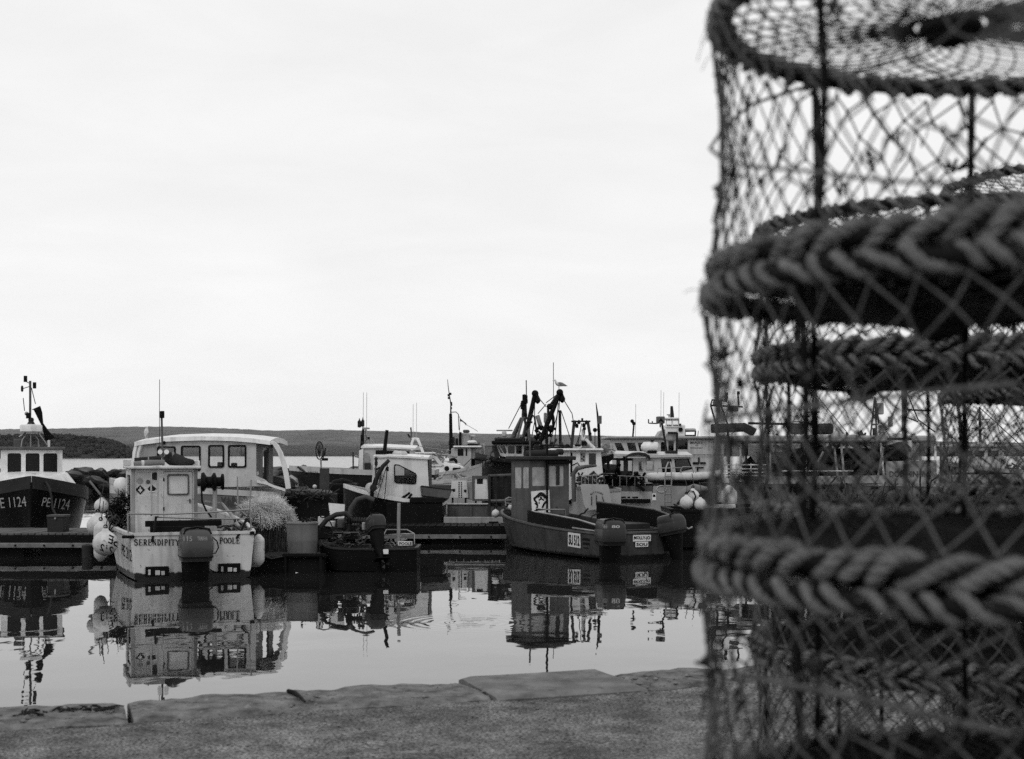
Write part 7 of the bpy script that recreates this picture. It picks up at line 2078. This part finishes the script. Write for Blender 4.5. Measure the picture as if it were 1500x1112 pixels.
# --- long ferry seen through the nets
def ferry():
    D = 40.0
    T = Thing('ferry', 'long grey open sided ferry with flat pale roof and black lettering on its side', 'ferry', (at(1260,780,D).x, D, 0), 0)
    hm = mat('ferry_hull', .17, .45, var=.15, streak=.2, boot=(.40, .02))
    side_hull(T, 1560, 1070, 708, D, 4.0, hm, lgrey, .1, gh=.10)
    Y = -2.0
    T.text('lettering', ink, text_mesh('PS FOR DISABLED / 01929 450008', bold=.012), 1166,723.5,1384,736,1,Y-.08)
    for x in range(1120, 1400, 26):
        T.wall('scupper', black, rr(x,713+.6*math.sin(x),x+11,717,1.8), [], 1, Y-.035, .02)
    T.wall('side_coaming', lgrey, [(1120,698),(1560,694),(1560,706),(1120,709)], [], 1, Y-.02, .06)
    T.text('lettering', dgrey, text_mesh('DOLPHIN III C', bold=.012), 1303,690,1364,698.5,1,Y-.035)
    T.wall('cabin_panel', lgrey, [(1298,676),(1372,674),(1372,700),(1298,702)], [rr(1326,662,1350,674,.5)], 1, Y-.01, .06)
    roof = T.pbox('roof', lgrey, 1080,638,1372,648,1,Y-.1,4.2,.06)
    T.mesh('roof_end', MB().loft([[Vector((p.x,Y-.1,p.z-.25)), Vector((p.x,Y-.1,p.z)), Vector((p.x,2.1,p.z)), Vector((p.x,2.1,p.z-.25))] for p in (T.P(1298,640,1,Y), T.P(1315,634.5,1,Y), T.P(1325,636,1,Y), T.P(1334,643,1,Y))]), offwhite, roof)
    for i, x in enumerate((1085,1128,1180,1232,1290,1340,1370)):
        T.tube('stanchion', (white, lgrey)[i % 2], [T.P(x,648,1,Y+.05), T.P(x+(5 if i in (3,4) else 0),706,1,Y+.05)], .035)
        T.tube('stanchion', mgrey, [T.P(x+8,648,1,1.9), T.P(x+8,706,1,1.9)], .035)
    T.box('saloon_inside', dgrey, (T.P(1200,0,1,Y).x,.4,1.3), (T.P(1370,0,1,Y).x,1.8,T.P(0,656,1,Y).z), .05)
    T.box('wheelhouse', lgrey, (T.P(1130,0,1,Y).x,-.2,1.2), (T.P(1195,0,1,Y).x,1.4,T.P(0,662,1,Y).z), .05)
    T.wall('wheelhouse_window', glass_d, rr(1110,670,1124,690,.6), [], 1, Y+.3, .02)
    for x0, x1 in ((1062,1072),(1085,1096)):
        T.pbox('doorway', black, x0,645,x1,667,1,Y+.6,.1)
    rails(T, 'deck_rail', white, [[T.P(1060,y,1,Y-.1),T.P(1125,y,1,Y-.1)] for y in (681,687,692,697)] + [[T.P(x,679,1,Y-.1),T.P(x,700,1,Y-.1)] for x in (1062,1078,1100)] + [[T.P(1145,690,1,Y-.1),T.P(1250,690,1,Y-.1)]], .02)
    T.mesh('seat', MB().tube([T.P(1092,694,1,-1),T.P(1093,680,1,-1),T.P(1098,674,1,-1),T.P(1103,682,1,-1),T.P(1104,694,1,-1)], .12, 8), black, smooth=70)
    litter(T, 'stowed_gear', dgrey, (T.P(1230,680,1,-.5).x,-.8,T.P(1230,682,1,-1).z), (1.6,.4,.35), 120, 101, .05)
    rails(T, 'ramp_frame', lgrey, [[T.P(1192,688,1,Y),T.P(1206,662,1,Y)],[T.P(1286,700,1,Y),T.P(1294,655,1,Y)],[T.P(1222,655,1,Y),T.P(1228,706,1,Y)]], .035)
    # roof fittings and masts
    T.pbox('deck_box', dgrey, 1165,622,1182,636,1,-1,.8,.06, roof); T.pbox('deck_box', dgrey, 1203,620,1222,636,1,-1,.8,.08, roof)
    T.pbox('radar_bar', lgrey, 1163,617,1185,618.6,1,-.8,.1,.02, roof); T.tube('radar_post', lgrey, [T.P(1174,637,1,-.7),T.P(1174,618,1,-.7)], .04, roof)
    am = rails(T, 'ladder_mast', mgrey, [[T.P(1275,640,1,0),T.P(1281.5,582,1,0)],[T.P(1290,640,1,0),T.P(1282,582,1,0)],[T.P(1284,638,1,.4),T.P(1282,582,1,0)]] + [[T.P(1281.5-(y-582)*.11,y,1,0),T.P(1282+(y-582)*.14,y,1,0)] for y in (595,603,612,622)], .028)
    T.pbox('mast_box', lgrey, 1286,590,1295,607,1,0,.3,.03, am)
    T.mesh('mast_lamp', MB().ball(T.P(1281,576,1,0), .06), black, am)
    T.tube('flag_mast', lgrey, [T.P(1323,640,1,0),T.P(1323,600,1,0),T.P(1322,560,1,0)], .045)
    T.tube('boom', dgrey, [T.P(1325,600,1,0),T.P(1364,602,1,0)], .03)
    rigging(T, [((1323,562),(1345,615),0),((1345,615),(1370,633),0),((1330,612),(1345,618),0)], .02)
    T.mesh('searchlight', MB().lathe([(.01,-.1),(.13,-.1),(.11,.1),(.01,.12)], T.P(1292,625,1,-1), 14, 'y'), white, roof)
    for x in (1289.5, 1295): T.mesh('horn', MB().lathe([(.005,-.02),(.045,-.02),(.03,.1)], T.P(x,625,1,-1.2), 10, 'y'), black, roof)
    T.pbox('striped_bin', lgrey, 1303,610,1308,625,1,-.3,.2,.02, roof)
    # small bridge with flood lamps over the left end
    fr_ = rails(T, 'lamp_frame', dsteel, [[T.P(1041,594,1,0),T.P(1088,596,1,0)],[T.P(1041,594,1,0),T.P(1050,625,1,0)],[T.P(1041,594,1,0),T.P(1043,586,1,0),T.P(1060,587,1,0)],[T.P(1056,594,1,0),T.P(1066,622,1,0)],[T.P(1082,594,1,0),T.P(1081,577,1,0)],[T.P(1047,583,1,0),T.P(1051,583,1,0),T.P(1050,579,1,0)]], .03)
    T.pbox('flood_lamp', mgrey, 1046,587,1058,594,1,-.1,.3,.03, fr_); T.pbox('flood_lamp', mgrey, 1070,595,1082,603,1,-.1,.3,.03, fr_)
    T.pbox('mast_lamp', black, 1080,573,1084,578,1,-.1,.1,.02, fr_); T.tube('exhaust', dsteel, [T.P(1063,589,1,0),T.P(1064.5,575,1,0)], .05, fr_)
    T.mesh('rolled_awning', MB().tube([T.P(1042,628,1,-.5),T.P(1090,626,1,-.5),T.P(1105,634,1,-.5)], .14, 10), dgrey, fr_)
    rails(T, 'lamp_frame_leg', dsteel, [[T.P(1050,625,1,0),T.P(1052,700,1,0)],[T.P(1066,622,1,0),T.P(1068,700,1,0)],[T.P(1096,620,1,.5),T.P(1180,622,1,.5)]], .04)
ferry()

def low_barge():
    D = 33.5
    T = Thing('barge', 'low black barge heaped with dark gear in front of the lettered ferry', 'barge', (at(1290,790,D).x, D, 0), 0)
    side_hull(T, 1520, 1125, 774, D, 2.4, navy, tar, .12, gh=.08)
    litter(T, 'heaped_gear', dgrey, (T.P(1290,757,1,0).x,-.3,T.P(1290,771,1,0).z), (2.6,.5,.05), 200, 111, .02, .12)
    litter(T, 'heaped_nets', tar, (T.P(1250,752,1,0).x,0,T.P(1250,769,1,0).z), (1.8,.4,.07), 160, 112, .025, .12)
    for px in (1150, 1190, 1262, 1330, 1388):
        T.pbox('gear_bin', (tar, dgrey)[px % 4 == 2], px, 763, px+24, 778, 1, -.9, .6, .02)
low_barge()

def harbour_boat(label, x0, x1, D, sheer, cabin, mast, hm, wins):
    """a plain cabin boat side-on farther along the basin; cabin = (x0, x1, top row)"""
    T = Thing('fishing_boat', label, 'fishing boat', (at((x0+x1)/2,760,D).x, D, 0), 0)
    side_hull(T, x1, x0, sheer, D, 3.0, hm, lgrey, .3, gh=.14)
    a, b, y = cabin; Y = -1.1
    ws = [rr(p, y+5, p+w_, y+14, .8) for p, w_ in wins]
    sw = T.wall('side_wall', offwhite, [(a+3,y),(b,y),(b+2,sheer+2),(a-3,sheer+2)], ws, 1, Y, .07)
    for q in ws: T.wall('pane', glass_s, q, [], 1, Y+.03, .01, parent=sw)
    T.wall('far_wall', lgrey, [(a+3,y),(b,y),(b+2,sheer+2),(a-3,sheer+2)], ws, 1, 1.0, .07)
    p, q = T.P(a, y, 1, Y), T.P(b, y, 1, Y)
    roof = T.box('roof', offwhite, (p.x-.1, Y-.12, p.z), (q.x+.12, 1.2, p.z+.09), .03)
    T.pbox('life_raft', white, (a+b)/2, y-8, (a+b)/2+16, y-1, 1, -.3, .5, .08, roof)
    m_ = T.tube('mast', dsteel, [T.P(mast[0], y, 1, 0), T.P(mast[0]-1, mast[1], 1, 0)], [.06,.03])
    for k in range(4): T.pbox('mast_lamp', black, mast[0]-3+k, mast[1]+4+k*9, mast[0]+k, mast[1]+9+k*9, 1, -.1, .14, .02, m_)
    T.pbox('radar', lgrey, mast[0]-9, mast[1]+30, mast[0]+9, mast[1]+33, 1, -.2, .3, .03, m_)
    rigging(T, [((mast[0],mast[1]+2),(x0+8,sheer-4),0), ((mast[0],mast[1]+2),(x1-8,sheer-4),0), ((mast[0]-14,mast[1]+20),(mast[0]+14,mast[1]+18),0)], .016)
    rails(T, 'deck_rail', steel, [[T.P(x0+6,sheer-10,1,-1.3), T.P(a-6,sheer-11,1,-1.3)]] + [[T.P(x,sheer-10,1,-1.3), T.P(x,sheer,1,-1.3)] for x in range(int(x0)+6, int(a)-5, 9)], .02)
    litter(T, 'deck_gear', dgrey, (T.P(b+20,sheer-2,1,0).x,-.4,T.P(b+20,sheer-3,1,0).z), (.5,.4,.12), 40, int(x0), .03)
harbour_boat('cabin boat with stubby mast moored beyond the end of the long lettered ferry', 1378, 1540, 47.0, 690, (1405,1470,655), (1436,596), navy, ((1410,14),(1428,14),(1447,16)))
harbour_boat('cabin boat with lamp mast rising over the flat roof of the lettered ferry', 1135, 1290, 55.0, 688, (1190,1250,640), (1192,572), mat('vessel_hull', .46), ((1196,14),(1214,14),(1232,12)))
